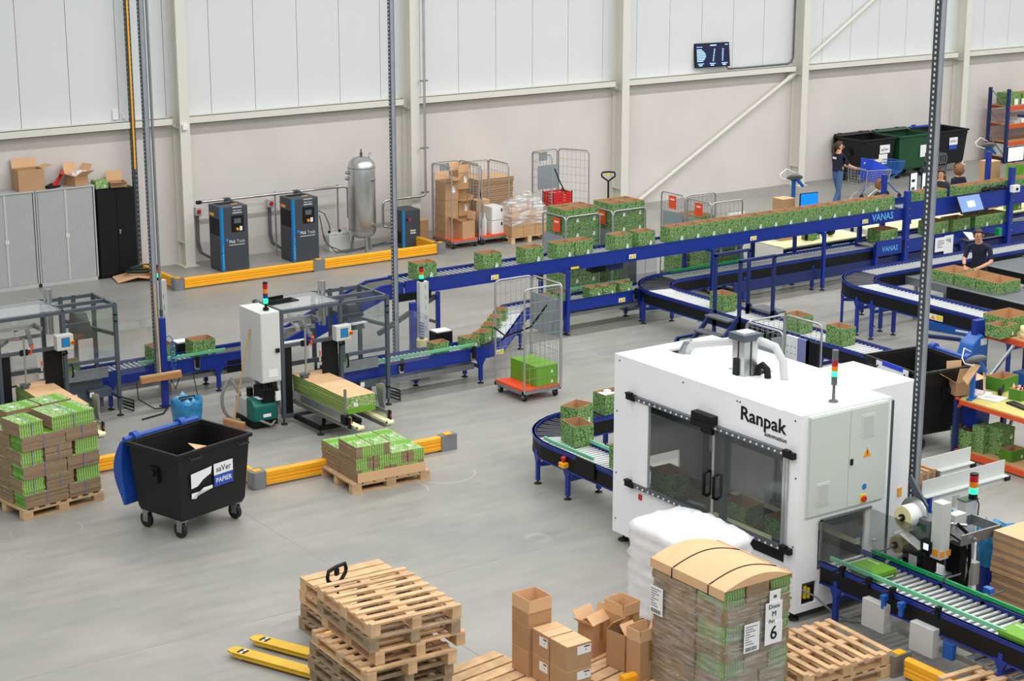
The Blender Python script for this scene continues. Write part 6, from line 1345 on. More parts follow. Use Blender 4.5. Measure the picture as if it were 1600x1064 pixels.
# ================================================================== WHEELED BINS
def wheeled_bin(label, x, y, rz, body='black_bin', lid='blue_lid', sign=None, hang=True, group=None, W_=1.28, D_=.98, Ht=1.16, fill=False):
    t = thing('wheeled_bin', label, 'bin', (x, y, 0), rz, group); w, d = W_/2, D_/2; zb_ = .24
    def ring(k, z): return [(-w*k, -d*k, z), (w*k, -d*k, z), (w*k, d*k, z), (-w*k, d*k, z)]
    b = MB(); lev = [(.80, zb_), (.84, zb_+.06), (.93, Ht-.14), (.94, Ht-.03)]; vs = []
    for k, z in lev: vs += ring(k, z)
    inner = [(.92, Ht-.03), (.90, Ht-.2), (.78, zb_+.06)]
    for k, z in inner: vs += ring(k, z)
    fs = [(3, 2, 1, 0)] + [(i*4+k, i*4+(k+1) % 4, i*4+4+(k+1) % 4, i*4+4+k) for i in range(len(lev)+len(inner)-1) for k in range(4)] + [(24, 25, 26, 27)]
    b.add(vs, fs); b.build('tub', body, t, bevel=.03)
    b = MB(); o = ring(1.0, Ht-.05)+ring(1.0, Ht)+ring(.93, Ht)+ring(.93, Ht-.05); b.add(o, [(i*4+k, i*4+(k+1) % 4, i*4+4+(k+1) % 4, i*4+4+k) for i in range(3) for k in range(4)] + [(12+k, 12+(k+1) % 4, (k+1) % 4, k) for k in range(4)]); b.build('rim', body, t, bevel=.008)
    for (sx, sy) in ((-1, -1), (1, -1), (-1, 1), (1, 1)):
        cx, cy = sx*w*.72, sy*d*.66; b = MB(); b.cyl((cx-.025, cy+.03, .1), (cx+.025, cy+.03, .1), .1, 18); wl = b.build('wheel', 'rubber', t); b = MB(); b.box(cx-.04, cx-.03, cy-.03, cy+.06, .08, .24); b.box(cx+.03, cx+.04, cy-.03, cy+.06, .08, .24); b.box(cx-.05, cx+.05, cy-.06, cy+.06, .22, .25); b.build('fork', 'galv', wl)
    for s in (-1, 1): b = MB(); b.cyl((s*w*.9, 0, Ht-.32), (s*(w+.02), 0, Ht-.32), .05, 12); b.box(min(s*w*.85, s*w*.97), max(s*w*.85, s*w*.97), -.08, .08, Ht-.45, Ht-.25); b.build('lift_trunnion', body, t)
    for u in (-.7, .55): b = MB(); b.tube([(u*w, -d, Ht-.07), (u*w, -d-.04, Ht-.1), (u*w+.18, -d-.04, Ht-.1), (u*w+.18, -d, Ht-.07)], .012, 6); b.build('handle', body, t)
    b = MB(); b.cyl((-w*.96, d+.05, Ht+.0), (w*.96, d+.05, Ht+.0), .035, 10)
    for u in (-.75, -.68, .45, .52): b.cyl((u*w, d+.05, Ht), (u*w+.04, d+.05, Ht), .075, 12)
    b.build('hinge_tube', lid, t)
    if hang:
        b = MB(); n = 8; prof = [(d+.06+.05*math.sin(math.pi*min(1, i/n*1.15)), Ht-.02-.86*i/n) for i in range(n+1)]
        prof2 = [(yy+.16*math.sin(math.pi*(.08+.84*i/n)), zz) for i, (yy, zz) in enumerate(prof)]
        b.prism(prof+prof2[::-1], -w*1.0, w*1.0, 0, 'x'); b.build('lid', lid, t, bevel=.04)
    elif lid == body:
        b = MB(); b.prism([(d-.15, Ht+.02), (d+.06, Ht+.06), (d+.1, Ht-.05), (d+.06, Ht-.5), (d+.02, Ht-.5), (d+.04, Ht-.02)], -w, w, 0, 'x'); b.build('lid', lid, t)
    if sign: sign(t, -d*.9, Ht)
    return t
def sign_papier(t, yf, Ht):
    zc = Ht-.42; f = yf-.02
    s1 = MB(); s1.box(-.02, .3, f-.004, f, zc, zc+.15); r = s1.build('sign_plate', 'paper', t); s2 = MB(); s2.box(-.02, .3, f-.004, f, zc-.15, zc); s2.build('sign_plate_lower', 'ink_blue', t)
    text('lettering', 'saVer', .11, 'black', (.14, f-.006, zc+.07), FY, t, .001); text('lettering', 'PAPIER', .088, 'white', (.14, f-.006, zc-.077), FY, t, .001, off=.001)
    b = MB(); b.add([(-.40, f-.002, zc+.11), (-.05, f-.002, zc+.14), (-.07, f-.002, zc+.05), (-.2, f-.002, zc-.0), (-.3, f-.002, zc-.07), (-.40, f-.002, zc-.08)], [(0, 5, 4, 3, 2, 1)]); b.add([(-.40, f-.002, zc-.14), (-.05, f-.002, zc-.15), (-.05, f-.002, zc-.11), (-.2, f-.002, zc-.11), (-.33, f-.002, zc-.22), (-.40, f-.002, zc-.21)], [(0, 5, 4, 3, 2, 1)]); b.build('torn_sticker', 'paper', t)
q = gz(285, 832)
BA = R(16); bx0, by0 = 9.66, 21.02
wheeled_bin('open black wheeled bin with blue lid and white paper-waste sign, left foreground', bx0, by0, BA, 'black_bin', 'blue_lid', sign_papier)
c, s_ = math.cos(BA), math.sin(BA)
t = thing('cardboard_scrap', 'brown cardboard scrap lying inside the foreground black bin', 'cardboard', (bx0, by0-.05, .86), BA); b = MB(); b.add([(-.35, -.3, .0), (.2, -.32, .08), (.32, .1, .1), (-.2, .2, .02)], [(0, 1, 2, 3)]); b.add([(-.35, -.3, -.01), (.2, -.32, .07), (.32, .1, .09), (-.2, .2, .01)], [(3, 2, 1, 0)]); b.add([(.1, .0, .1), (.4, -.1, .02), (.42, .2, .05), (.2, .3, .12)], [(0, 1, 2, 3)]); b.build('sheet', 'kraft_light', t)
boxpart('lower_sheet', 'kraft_dark', t, -.3, .3, -.2, .2, -.5, -.05)
def sign_small(t, yf, Ht):
    f = yf-.02; zc = Ht-.4; boxpart('sign_plate', 'paper', t, -.1, .22, f-.004, f, zc, zc+.2); boxpart('sign_plate_lower', 'ink_blue', t, -.1, .2, f-.004, f, zc-.12, zc-.0); text('lettering', 'saVer', .11, 'black', (.06, f-.006, zc+.1), FY, t, .001)
def sign_torn(t, yf, Ht):
    f = yf-.02; zc = Ht-.4; boxpart('sign_plate', 'paper', t, .05, .42, f-.004, f, zc, zc+.22); boxpart('sign_plate', 'paper', t, .02, .34, f-.004, f, zc-.3, zc-.02); text('lettering', 'saVer', .12, 'black', (.23, f-.006, zc+.1), FY, t, .001)
def sign_white(t, yf, Ht): boxpart('sign_plate', 'paper', t, .2, .42, yf-.024, yf-.02, Ht-.62, Ht-.3)
wheeled_bin('black wheeled bin by the wall behind the woman with the trolley', 35.86, 35.0, 0, 'black_bin', 'black_bin', sign_torn, False)
wheeled_bin('dark green wheeled bin between the two black bins at the wall', 37.22, 34.98, 0, 'green_bin', 'green_bin', sign_white, False)
wheeled_bin('black wheeled bin with blue hinge at the wall, left of the orange rack', 38.66, 35.0, 0, 'black_bin', 'blue_lid', sign_small, False)
def sign_patch(t, yf, Ht): boxpart('sign_plate', 'paper', t, -.3, .42, yf-.07, yf-.066, Ht-.42, Ht-.01); boxpart('blue_edge', 'blue_crate', t, -.16, .3, yf-.075, yf-.066, Ht-.06, Ht+.01)
wheeled_bin('big black wheeled bin with blue hanging lid right of the white machine', 19.98, 18.2, R(-97), 'black_bin', 'blue_lid', sign_patch, False, W_=1.26, D_=1.12, Ht=1.22)
# ================================================================== FLOOR ITEMS NEAR THE CASE ERECTORS
def broom(label, head, ang, top, hw=.6):
    """head: centre of the head block; top: end of the stick"""
    h = Vector(head); t = thing('broom', label, 'broom', h, ang); b = MB(); b.box(-hw/2, hw/2, -.03, .03, 0, .04); b.build('head', 'wood_stick', t, bevel=.006)
    b = MB(); b.prism([(-.028, 0), (.028, 0), (.045, -.07), (-.045, -.07)], -hw/2, hw/2, 0, 'x'); b.build('bristles', 'bristle', t)
    d = Matrix.Rotation(-ang, 3, 'Z') @ (Vector(top)-h); b = MB(); b.cyl((0, 0, .03), d, .014, 8); b.build('stick', 'wood_stick', t); return t
q = gy(251, 587, 25.98)
broom('broom hanging with its wide wooden head in front of the left blue conveyor', (q.x, 25.98, q.z), 0, (q.x-.02, 26.02, q.z+1.45), .68)
q = gz(366, 660, .07)
broom('broom leaning against the white electrical cabinet beside the vacuum unit', (q.x, q.y, .07), R(-72), (12.275, 24.42, 1.5), .42)
t = thing('vacuum_unit', 'grey and teal vacuum unit with a looped hose under the white electrical cabinet', 'machine', (12.36, 24.46, 0)); b = MB(); b.box(-.18, .18, -.05, .34, .12, .42); b.build('casing', 'light_grey', t, bevel=.02)
b = MB(); b.prism([(-.32, .12), (-.05, .1), (-.05, .46), (-.22, .46), (-.32, .36)], -.2, .2, 0, 'x'); b.build('cover', 'teal', t, bevel=.03)
b = MB(); b.box(-.05, .08, -.325, -.322, .18, .23); b.build('sticker', 'paper', t); b = MB()
for k in range(5): b.box(-.1+.035*k, -.075+.035*k, -.3, -.12, .462, .465)
b.build('print', 'paper', t)['kind'] = 'stuff'
b = MB(); b.tube([(-.16, .2, .42)]+[(-.2-.26*math.sin(R(a)), .22, .36-.34*math.cos(R(a))+.02) for a in range(160, 0, -20)]+[(-.1, .1, .04)], .026, 8); b.tube([(.2, -.1, .2), (.3, -.2, .15), (.3, -.15, .5), (.28, -.05, .6)], .022, 8); b.tube([(-.1, -.3, .14), (.05, -.38, .06), (.2, -.25, .1)], .02, 8); b.build('hose', 'hose_grey', t)
b = MB(); b.box(-.2, .2, -.3, .34, .04, .12); b.cyl((-.05, .1, .42), (-.05, .1, .55), .05, 12); b.cyl((.08, .05, .42), (.08, .05, .56), .04, 12); b.build('motor', 'black', t)
q = gz(292, 630, .5); t = bag_bin(q.x, q.y, .46, .2, 'small bin with a crumpled blue bag and black carry handle behind the black bin', 'grey_dark'); b = MB(); b.tube([(-.14, 0, .5), (-.12, 0, .6), (.12, 0, .6), (.14, 0, .5)], .012, 6); b.cbox((0, 0, .53), (.22, .16, .05)); b.build('carry_handle', 'black', t)
b = MB(); b.tube([(11.0, 25.6, .015), (11.4, 25.7, .02), (11.62, 26.0, .02)], .012); b.tube([(11.2, 26.2, .42), (11.15, 26.05, .2), (11.35, 25.9, .05), (11.6, 25.95, .02)], .01); b.tube([(11.75, 26.15, .4), (11.8, 26.1, .25), (11.9, 26.15, .42)], .01); b.tube([(12.25, 26.4, .35), (12.2, 26.2, .15), (12.1, 25.9, .02), (11.9, 25.6, .015)], .008)
tag(b.build('loose_cable', 'black'), 'black loose cables hanging and lying below the left blue conveyor', 'cable')
# ================================================================== RIGHT-HAND TRANSFER TABLES AND THE MAN
t = thing('transfer_table', 'grey belt transfer table with black side carrying the three wide cartons', 'table', (25.86, 22.0, 0))
boxpart('belt', 'grey_dark', t, -.42, .42, -3.6, 1.62, .74, .78)
for s in (-1, 1): b = MB(); b.box(min(s*.42, s*.47), max(s*.42, s*.47), -3.6, 1.62, .64, .79); b.build('side_rail', 'galv' , t)
boxpart('side_cover', 'black', t, -.475, -.47, -3.6, .6, .56, .775)
for y in (-2.6, -1.2, .2, 1.4):
    for s in (-1, 1): boxpart('leg', 'galv', t, s*.4-.025, s*.4+.025, y-.025, y+.025, 0, .66)
t = thing('transfer_table', 'grey transfer table to the right of the man, with black side', 'table', (27.95, 22.0, 0)); boxpart('belt', 'grey_dark', t, -.6, .6, -3.6, 1.55, .74, .78)
for s in (-1, 1): b = MB(); b.box(min(s*.6, s*.65), max(s*.6, s*.65), -3.6, 1.55, .6, .79); b.build('side_rail', 'black', t); b = MB(); b.box(min(s*.6, s*.65), max(s*.6, s*.65), -3.6, 1.55, .79, .80); b.build('rail_edge', 'galv', t)
for y in (-2.6, -1.2, .2, 1.4):
    for s in (-1, 1): boxpart('leg', 'galv', t, s*.58-.025, s*.58+.025, y-.025, y+.025, 0, .62)
for k, (y, nm_) in enumerate(((22.92, 'left of three, under the man\'s hands'), (22.38, 'middle of three'), (21.88, 'right of three, nearest the camera'))):
    carton((25.93+(.0 if k else -.03), y, .781), 'wide open green carton on the grey transfer table, '+nm_, 'wide cartons in front of the man', R(90)+R(3 if k == 0 else 0), .48, .62, .2)
t = thing('floor_step', 'blue low step box lying on the floor under the right curved conveyor', 'box', (25.35, 22.3, 0), R(-75)); boxpart('body', 'blue_mid', t, -.5, .5, -.2, .2, 0, .16, .01); boxpart('print', 'white', t, .1, .35, -.203, -.2, .06, .1)
t = thing('floor_strip', 'dark blue strip lying on the floor beside the blue step box', 'strip', (24.75, 22.1, 0), R(-62)); boxpart('body', 'blue_dark', t, -.35, .35, -.05, .05, 0, .05); boxpart('tip', 'blue_mid', t, .35, .62, -.1, .08, 0, .02)
# keyboard shelf, papers and monitors on the upper right section
t = thing('notice_papers', 'two white notice papers hanging from the blue lower lane left of the man', 'paper', (29.2, 26.14, .68)); boxpart('sheet', 'paper', t, -.27, .08, -.004, 0, -.3, 0); boxpart('sheet', 'paper', t, .0, .27, -.008, -.004, -.4, .02); b = MB()
for k in range(5): b.box(-.2, -.2+(.18, .22, .2, .12, .16)[k], -.006, -.004, -.08-.035*k, -.065-.035*k)
for k in range(3): b.box(.06+.05*k, .09+.05*k, -.01, -.008, -.1-.02*k, -.05)
b.build('print', 'ink_soft', t)['kind'] = 'stuff'
t = thing('keyboard_shelf', 'grey shelf with black keyboard behind the man', 'shelf', (30.15, 25.98, .58)); boxpart('plate', 'galv', t, -.5, .5, -.12, .15, 0, .015); boxpart('keyboard', 'black', t, -.1, .35, -.08, .1, .015, .05, .006); b = MB(); b.add([(-.46, -.1, .02), (-.2, -.1, .02), (-.2, .1, .12), (-.46, .1, .16)], [(0, 1, 2, 3)]); b.build('paper', 'paper', t); boxpart('green_tape', 'green_rail', t, .42, .52, -.1, .0, .02, .16)
t = thing('tilted_monitor', 'tilted flat monitor with pale blue picture hung on the upper blue beam', 'monitor', (29.75, 26.0, 1.34)); t.rotation_euler = (R(-28), 0, 0); boxpart('casing', 'black', t, -.36, .36, -.03, 0, -.2, .2, .006); boxpart('display', 'screen_pale', t, -.33, .33, -.033, -.03, -.17, .17); boxpart('window', 'screen_white', t, -.1, .12, -.035, -.033, -.08, .05); b = MB(); b.bar((0, .0, .15), (0, .12, .22), .1, .03); b.build('mount', 'black', t)
b = MB()
for k in range(22): a = k*.7; b.add([], [])
b.tube([(30.3+.06*k, 26.16+.03*math.sin(k*1.7), 1.55+.03*math.cos(k*2.3)) for k in range(14)], .03, 6); b.tube([(30.4+.05*k, 26.2+.03*math.cos(k*1.3), 1.56+.03*math.sin(k*1.9)) for k in range(12)], .025, 6)
tag(b.build('cable_bundle', 'black'), 'tangled black cables on top of the upper beam right of the tilted monitor', 'cable')
t = thing('junction_box', 'white junction box on the right blue conveyor post', 'box', (31.2, 26.115, 1.5)); boxpart('casing', 'white', t, -.09, .12, -.1, 0, -.07, .08, .006); b = MB(); b.cyl((.02, -.1, 0), (.02, -.12, 0), .03, 10); b.build('plug', 'black', t)
def screen(label, x, y, z, w_, h_, m, rz, extra=None):
    t = thing('monitor', label, 'monitor', (x, y, z), rz); boxpart('casing', 'black', t, -w_/2-.015, w_/2+.015, 0, .03, -.015, h_+.015, .004); boxpart('display', m, t, -w_/2, w_/2, -.004, 0, 0, h_)
    for q in range(extra or 0): boxpart('window', 'ink', t, -w_*.4, w_*.2, -.006, -.004, h_*(.15+.4*q), h_*(.3+.4*q))
    boxpart('stand', 'black', t, -.03, .03, .03, .06, -.75, h_*.5); boxpart('stand_foot', 'black', t, -.1, .1, -.05, .12, -.77, -.75); return t
TZ = .72
def pack_bench(label, x0, x1, y0, y1, z):
    t = thing('packing_bench', label, 'table', ((x0+x1)/2, (y0+y1)/2, 0)); w_, d_ = (x1-x0)/2, (y1-y0)/2; boxpart('top', 'cream_top', t, -w_, w_, -d_, d_, z-.03, z)
    for sx in (-1, 1):
        for sy in (-1, 1): boxpart('leg', 'blue_dark', t, sx*(w_-.04)-.025, sx*(w_-.04)+.025, sy*(d_-.05)-.025, sy*(d_-.05)+.025, 0, z-.03)
    b = MB(); b.box(-w_, w_, -d_+.03, -d_+.06, z-.1, z-.03); b.build('apron', 'blue_dark', t); b = MB(); b.bar((-w_+.05, 0, .1), (w_-.05, 0, z-.1), .03, .03); b.build('diagonal_brace', 'blue_dark', t); return t
pack_bench('cream topped packing bench under the upper conveyor, left of the lettered plate', 25.55, 27.85, 27.02, 28.1, TZ)
pack_bench('cream topped packing bench behind the lettered posts', 28.3, 30.4, 27.02, 28.0, TZ); pack_bench('cream topped packing bench at the right picture edge behind the conveyors', 30.5, 33.5, 27.02, 28.0, TZ)
carton((26.6, 27.4, TZ+.001), 'small green carton standing on the left cream bench', None, .3, .32, .25, .22)
t = thing('bench_post', 'black holder between two short blue posts on the left cream bench', 'holder', (27.1, 27.45, TZ)); boxpart('post', 'blue_dark', t, -.1, -.04, 0, .05, 0, .6); boxpart('post', 'blue_dark', t, .12, .18, 0, .05, 0, .6); b = MB(); b.cyl((0, -.06, .12), (.1, -.06, .12), .09, 12); b.build('roll', 'black', t)
screen('bright blue monitor above the row of cartons, left of the woman', 26.42, 27.3, 1.46, .42, .24, 'screen_blue', -.1)
screen('white monitor with dark windows, left of the tall right pole', 29.5, 27.35, 1.4, .2, .42, 'screen_white', .1, 2); screen('white monitor with dark windows, right of the tall right pole', 29.92, 27.38, 1.38, .22, .4, 'screen_white', -.1, 1)
screen('white monitor at the right picture edge above the carton row', 33.0, 27.6, 1.74, .5, .3, 'screen_white', 0, 0)
def void_dispenser(label, x, y, z, h_, rz=0, paper=False):
    t = thing('paper_dispenser', label, 'dispenser', (x, y, z), rz, 'packing paper dispensers'); boxpart('post', 'blue_mid', t, -.03, .03, -.03, .03, 0, h_); boxpart('foot', 'blue_mid', t, -.12, .12, -.04, .04, 0, .02)
    b = MB(); b.lathe([(.02, -.03), (.16, -.02), (.175, 0), (.12, .05), (.05, .07)], 20); b.build('disc', 'grey_dark', t, (0, -.02, h_+.02), (R(-25), R(12), 0)); b = MB(); b.cyl((.02, -.04, h_+.02), (.16, -.12, h_-.16), .045, 10, 0, .03); b.build('nozzle', 'blue_mid', t)
    b = MB(); b.tube([(.12, .1, h_+.1), (-.1, .12, h_+.2), (-.34, .05, h_+.12), (-.36, 0, h_+.05), (-.14, -.06, h_-.02)], .009, 6); b.build('wire_loop', 'white', t)
    if paper:
        b = MB(); b.add([(-.1, -.02, h_), (-.0, -.1, h_-.04), (-.2, -.0, h_-.3), (-.26, .06, h_-.2)], [(0, 1, 2, 3)]); b.add([(.1, -.1, h_-.14), (.18, -.1, h_-.16), (.32, -.08, .04), (.12, -.12, .05)], [(0, 1, 2, 3)]); b.build('paper_strip', 'kraft_light', t)
    return t
void_dispenser('grey and blue paper dispenser with white wire loop, left of the woman', 26.5, 27.85, TZ, 1.2); kraft_box('cardboard_box', 'brown fan-folded paper box left of the bright blue monitor', (26.12, 27.72, TZ+.001), .34, .3, .86, 0, None, True)
void_dispenser('grey and blue paper dispenser with wire loop, below the orange wall rack', 32.85, 28.3, 0, 1.98); kraft_box('cardboard_box', 'brown box standing above the carton row at the right, below the orange rack', (32.35, 27.75, TZ+.001), .34, .3, 1.06, 0, None, True)
carton((32.65, 27.3, TZ+.001), 'green carton with white paper beside the brown box at the right', None, 0, .3, .25, 1.02, 'green_plain')
t = thing('water_bottle', 'small clear water bottle with blue label near the curly head', 'bottle', (28.95, 26.87, 1.45)); b = MB(); b.lathe([(.03, 0), (.035, .02), (.035, .16), (.012, .2), (.012, .23)], 12); b.build('bottle', 'bottle', t); b = MB(); b.lathe([(.036, .05), (.036, .12)], 12); b.build('label_band', 'blue_mid', t); boxpart('shelf', 'blue_dark', None, 28.85, 29.05, 26.757, 26.96, 1.43, 1.449); o = bpy.data.objects['shelf']; tag(o, 'small blue shelf holding the water bottle behind the carton row', 'shelf')
bag_t = thing('waste_bag', 'blue plastic waste bag hanging under the left cream bench', 'bag', (24.75, 27.9, 0)); b = MB(); n = 20; vs = []
for i, (rr, z) in enumerate(((.3, 0), (.36, .1), (.37, .4), (.35, .7), (.38, .84))):
    for k in range(n): a = 2*math.pi*k/n; q = rr+rng.uniform(-.03, .03); vs.append((q*math.cos(a)*1.1, q*math.sin(a)*.8, z))
b.add(vs, [(i*n+k, i*n+(k+1) % n, (i+1)*n+(k+1) % n, (i+1)*n+k) for i in range(4) for k in range(n)], 0, True); b.build('bag', 'blue_film', bag_t)
t = thing('bag_frame', 'dark blue frame holding the blue waste bag', 'frame', (24.75, 27.55, 0)); b = MB()
for x in (-.42, .42): b.bar((x, 0, 0), (x, 0, .92), .05, .05)
b.bar((-.42, 0, .06), (.42, 0, .06), .04, .04); b.build('frame', 'blue_dark', t)
# ================================================================== PACKING TABLES AT THE RIGHT EDGE
t = thing('packing_table', 'packing table with yellowish board top and orange beams, lower right edge', 'table', (19.86, 17.36, 0))
boxpart('top', 'osb', t, .0, 1.05, -3.2, -.02, .83, .85); boxpart('front_beam', 'rack_orange', t, -.02, .03, -3.2, 0, .77, .832); boxpart('shelf', 'kraft', t, .0, .8, -3.2, -.02, .07, .09); boxpart('shelf_beam', 'rack_orange', t, -.03, .03, -3.2, 0, .02, .10); boxpart('side_beam', 'rack_orange', t, -.02, .04, -.05, .03, .72, .85)
for (x, y) in ((0, .0), (1.02, .0), (0, -3.15), (1.02, -3.15)): boxpart('upright', 'blue_dark', t, x-.035, x+.035, y-.03, y+.03, 0, .83)
boxpart('upright', 'black', t, .55, .62, -1.35, -1.28, .09, .83); b = MB(); b.bar((.05, .0, .3), (1.0, .0, .78), .03, .03); b.bar((.4, -.5, .12), (.75, -.5, .82), .035, .035); b.build('diagonal_brace', 'galv', t)
t = thing('hanging_bin', 'small blue plastic bin hanging under the table corner', 'bin', (20.2, 17.3, .38)); b = MB(); b.prism([(-.12, 0), (.12, 0), (.15, .34), (-.15, .34)], -.14, .14, 0, 'y'); b.build('bin', 'blue', t); b = MB(); b.bar((-.2, .1, .4), (.15, .1, .4), .02, .06); b.build('hook', 'blue_mid', t)
for k, (px, py, L_, W_, H_, m, cl, nm_) in enumerate(((1511, 703, .3, .38, .29, 'leaf', False, 'open pale green carton at the left end of the low orange shelf'), (1537, 709, .24, .22, .19, 'leaf', True, 'closed green carton, bottom left of the stacked four on the low shelf'), (1562, 712, .26, .3, .2, 'leaf', True, 'closed green carton, bottom right of the stacked four on the low shelf'), (1582, 722, .3, .22, .16, 'green_deep', False, 'low plain green open carton in front on the low shelf'))):
    q = gz(px, py, .09); x = q.x+.02+L_/2*.6; carton((max(x, 19.88+L_/2), q.y+.1, .091), nm_, 'cartons on the low shelf', R(90) if k == 0 else 0, L_ if k else W_, W_ if k else L_, H_, m, cl)
    if k in (1, 2): carton((max(x, 19.88+L_/2), q.y+.1, .091+H_+.002), nm_.replace('bottom', 'top'), 'cartons on the low shelf', 0, L_, W_, H_, m, True)
q = gz(1566, 611, .85); carton((q.x+.1, q.y+.1, .851), 'open plain green carton with packing material on the table board', None, .1, .4, .28, .2, 'green_deep')
q = gz(1590, 626, .85); carton((q.x+.1, q.y+.05, .851), 'plain green carton full of small bottles on the table board', None, .1, .26, .2, .16, 'green_deep'); QB = Vector((q.x+.1, q.y+.05, .86))
for k in range(8):
    t = thing('small_bottle', 'small bottle with %s cap in the green carton, %s' % (('white', 'red', 'dark', 'white', 'yellow', 'red', 'white', 'dark')[k], ('front left', 'front second', 'front third', 'front right', 'rear left', 'rear second', 'rear third', 'rear right')[k]), 'bottle', QB+Vector((-.09+.06*(k % 4), -.04+.08*(k//4), 0)), 0, 'bottles in the green carton'); b = MB(); b.lathe([(.02, 0), (.024, .01), (.024, .12), (.012, .14)], 10); b.build('body', ('white', 'kraft_dark', 'red', 'white')[k % 4], t); b = MB(); b.cyl((0, 0, .14), (0, 0, .17), .014, 10); b.build('cap', ('white', 'red', 'black', 'white', 'yellow', 'red', 'white', 'black')[k], t)
q = gz(1548, 622, .85)
t = thing('paper_sheets', 'white printed papers in a loose pile on the table board', 'paper', (q.x, q.y, .851), .2); boxpart('sheet', 'paper', t, -.14, .14, -.19, .19, 0, .012); o = boxpart('sheet', 'paper', t, -.05, .25, .1, .42, 0, .008); boxpart('print', 'light_grey', t, -.08, .07, -.1, .08, .012, .0125)
t = thing('tape_gun', 'black hand tape dispenser lying on the table board', 'tape dispenser', (q.x+.22, q.y+.02, .852), .5); b = MB(); b.cyl((0, -.025, .06), (0, .025, .06), .055, 14); b.bar((0, 0, .05), (.16, 0, .04), .04, .05); b.bar((.12, 0, .04), (.2, 0, .12), .03, .03); b.build('body', 'black', t)
q = gz(1592, 640, .85); t = thing('keyboard', 'dark keyboard lying near the right edge on the table board', 'keyboard', (q.x+.12, q.y+.1, .851), R(80)); boxpart('body', 'black', t, -.2, .2, -.07, .07, 0, .025, .006)
void_dispenser('blue paper dispenser with grey disc and brown paper on the table corner', 19.98, 17.2, .851, .55, R(20), True)
t = kraft_box('cardboard_box', 'open brown box with spread flaps hanging over the table corner', (20.05, 17.52, .851), .3, .24, .2, R(70), {'n': 60, 's': 80, 'w': 20, 'e': 5}, fl=.24)
t = thing('packing_table', 'higher packing table with orange beam and blue uprights, right edge middle', 'table', (22.72, 19.36, 0)); boxpart('top', 'kraft', t, 0, 1.1, -3.0, -.02, .98, 1.0); boxpart('front_beam', 'rack_orange', t, -.03, .03, -3.0, 0, .9, .99)
for (x, y) in ((0, .02), (1.05, .02), (.0, -2.9), (1.05, -2.9)): boxpart('upright', 'blue_dark', t, x-.045, x+.045, y-.04, y+.04, 0, .98)
b = MB(); b.bar((.05, .02, .1), (1.0, .02, .88), .04, .04); b.build('diagonal_brace', 'galv', t); boxpart('storage_box', 'blue_mid', t, .35, .8, -.7, -.3, 0, .35)
t = thing('paper_machine', 'rounded blue paper machine on the blue bracket beside the higher table', 'machine', (22.42, 19.35, .42)); b = MB(); b.prism([(-.2, .0), (.1, -.05), (.2, .1), (.2, .5), (.05, .6), (-.15, .45), (-.25, .2)], -.14, .14, 0, 'y'); b.build('housing', 'blue_mid', t, bevel=.03); boxpart('display', 'black', t, -.12, .1, -.15, -.14, .12, .22); boxpart('sticker', 'paper', t, .02, .16, -.145, -.14, .42, .52); boxpart('bracket', 'blue', t, .0, .2, -.05, .05, .5, .8); boxpart('stand', 'blue_dark', t, .05, .15, -.05, .05, -.42, .0)
q = gz(1560, 530, 1.0); carton((q.x+.2, q.y+.12, 1.001), 'small pale green open carton at the front of the higher table', 'cartons on the higher table', 0, .4, .3, .2); carton((q.x+.70, q.y+.42, 1.001), 'wide green open carton with white paper behind the small one on the higher table', 'cartons on the higher table', R(90), .5, .62, .24)
carton((q.x+.80, q.y-.32, 1.001), 'green carton cut by the right edge on the higher table', 'cartons on the higher table', R(90), .5, .5, .26)
q = gz(1592, 530, 1.0); t = thing('label_roll', 'thick white label roll on the higher table at the right edge', 'roll', (q.x+.15, q.y-.02, 1.001)); b = MB(); b.lathe([(.04, 0), (.1, 0), (.1, .09), (.098, .092), (.1, .094), (.1, .19), (.04, .19)], 20); b.build('roll', 'label_cream', t)
# ================================================================== WALL RACK
t = thing('pallet_rack', 'blue and orange shelving rack against the wall at the right picture edge', 'rack', (41.1, 34.75, 0))
for (x, y) in ((0, 0), (-.05, .62), (2.6, 0), (2.6, .62)): boxpart('upright', 'blue_dark', t, x-.045, x+.045, y-.035, y+.035, 0, 2.08)
for z in (.14, .56, 1.05, 1.56): boxpart('beam', 'rack_orange', t, .0, 2.6, -.03, .03, z-.07, z+.03); boxpart('rear_beam', 'rack_orange', t, 0, 2.6, .59, .65, z-.07, z+.03); boxpart('shelf', 'kraft', t, -.03, 2.6, .0, .62, z+.03, z+.045)
b = MB()
for z in (.2, .9, 1.5): b.bar((-.02, .0, z), (-.04, .62, z+.55), .02, .03)
b.build('diagonal_brace', 'galv', t)
carton((41.45, 35.05, 1.606), 'green closed carton on the top shelf of the wall rack, left', 'cartons on the wall rack', 0, .55, .4, .34, 'leaf', True); carton((42.1, 35.05, 1.606), 'plain green carton on the top shelf of the wall rack, right', 'cartons on the wall rack', 0, .6, .4, .3, 'green_plain', False)
for k in range(3): t = thing('shelf_card', 'white card hanging on the cartons of the wall rack, %s' % ORD[k], 'card', (41.5+.3*k, 34.82, 1.612), 0, 'white cards on the wall rack'); boxpart('card', 'paper', t, -.08, .08, -.008, 0, 0, .16)
for k in range(2): t = thing('archive_box', ('white archive box at the left of the lowest rack shelf', 'white archive box with dark hand holes beside the other on the lowest shelf')[k], 'box', (41.4+.5*k, 35.05, .186), 0, 'archive boxes on the wall rack'); boxpart('body', 'white', t, -.23, .23, -.2, .2, 0, .3); boxpart('hand_hole', 'ink', t, -.1, .0, -.203, -.2, .18, .22); boxpart('hand_hole', 'ink', t, .06, .16, -.203, -.2, .18, .22); boxpart('lid', 'white', t, -.24, .24, -.21, .21, .28, .34)
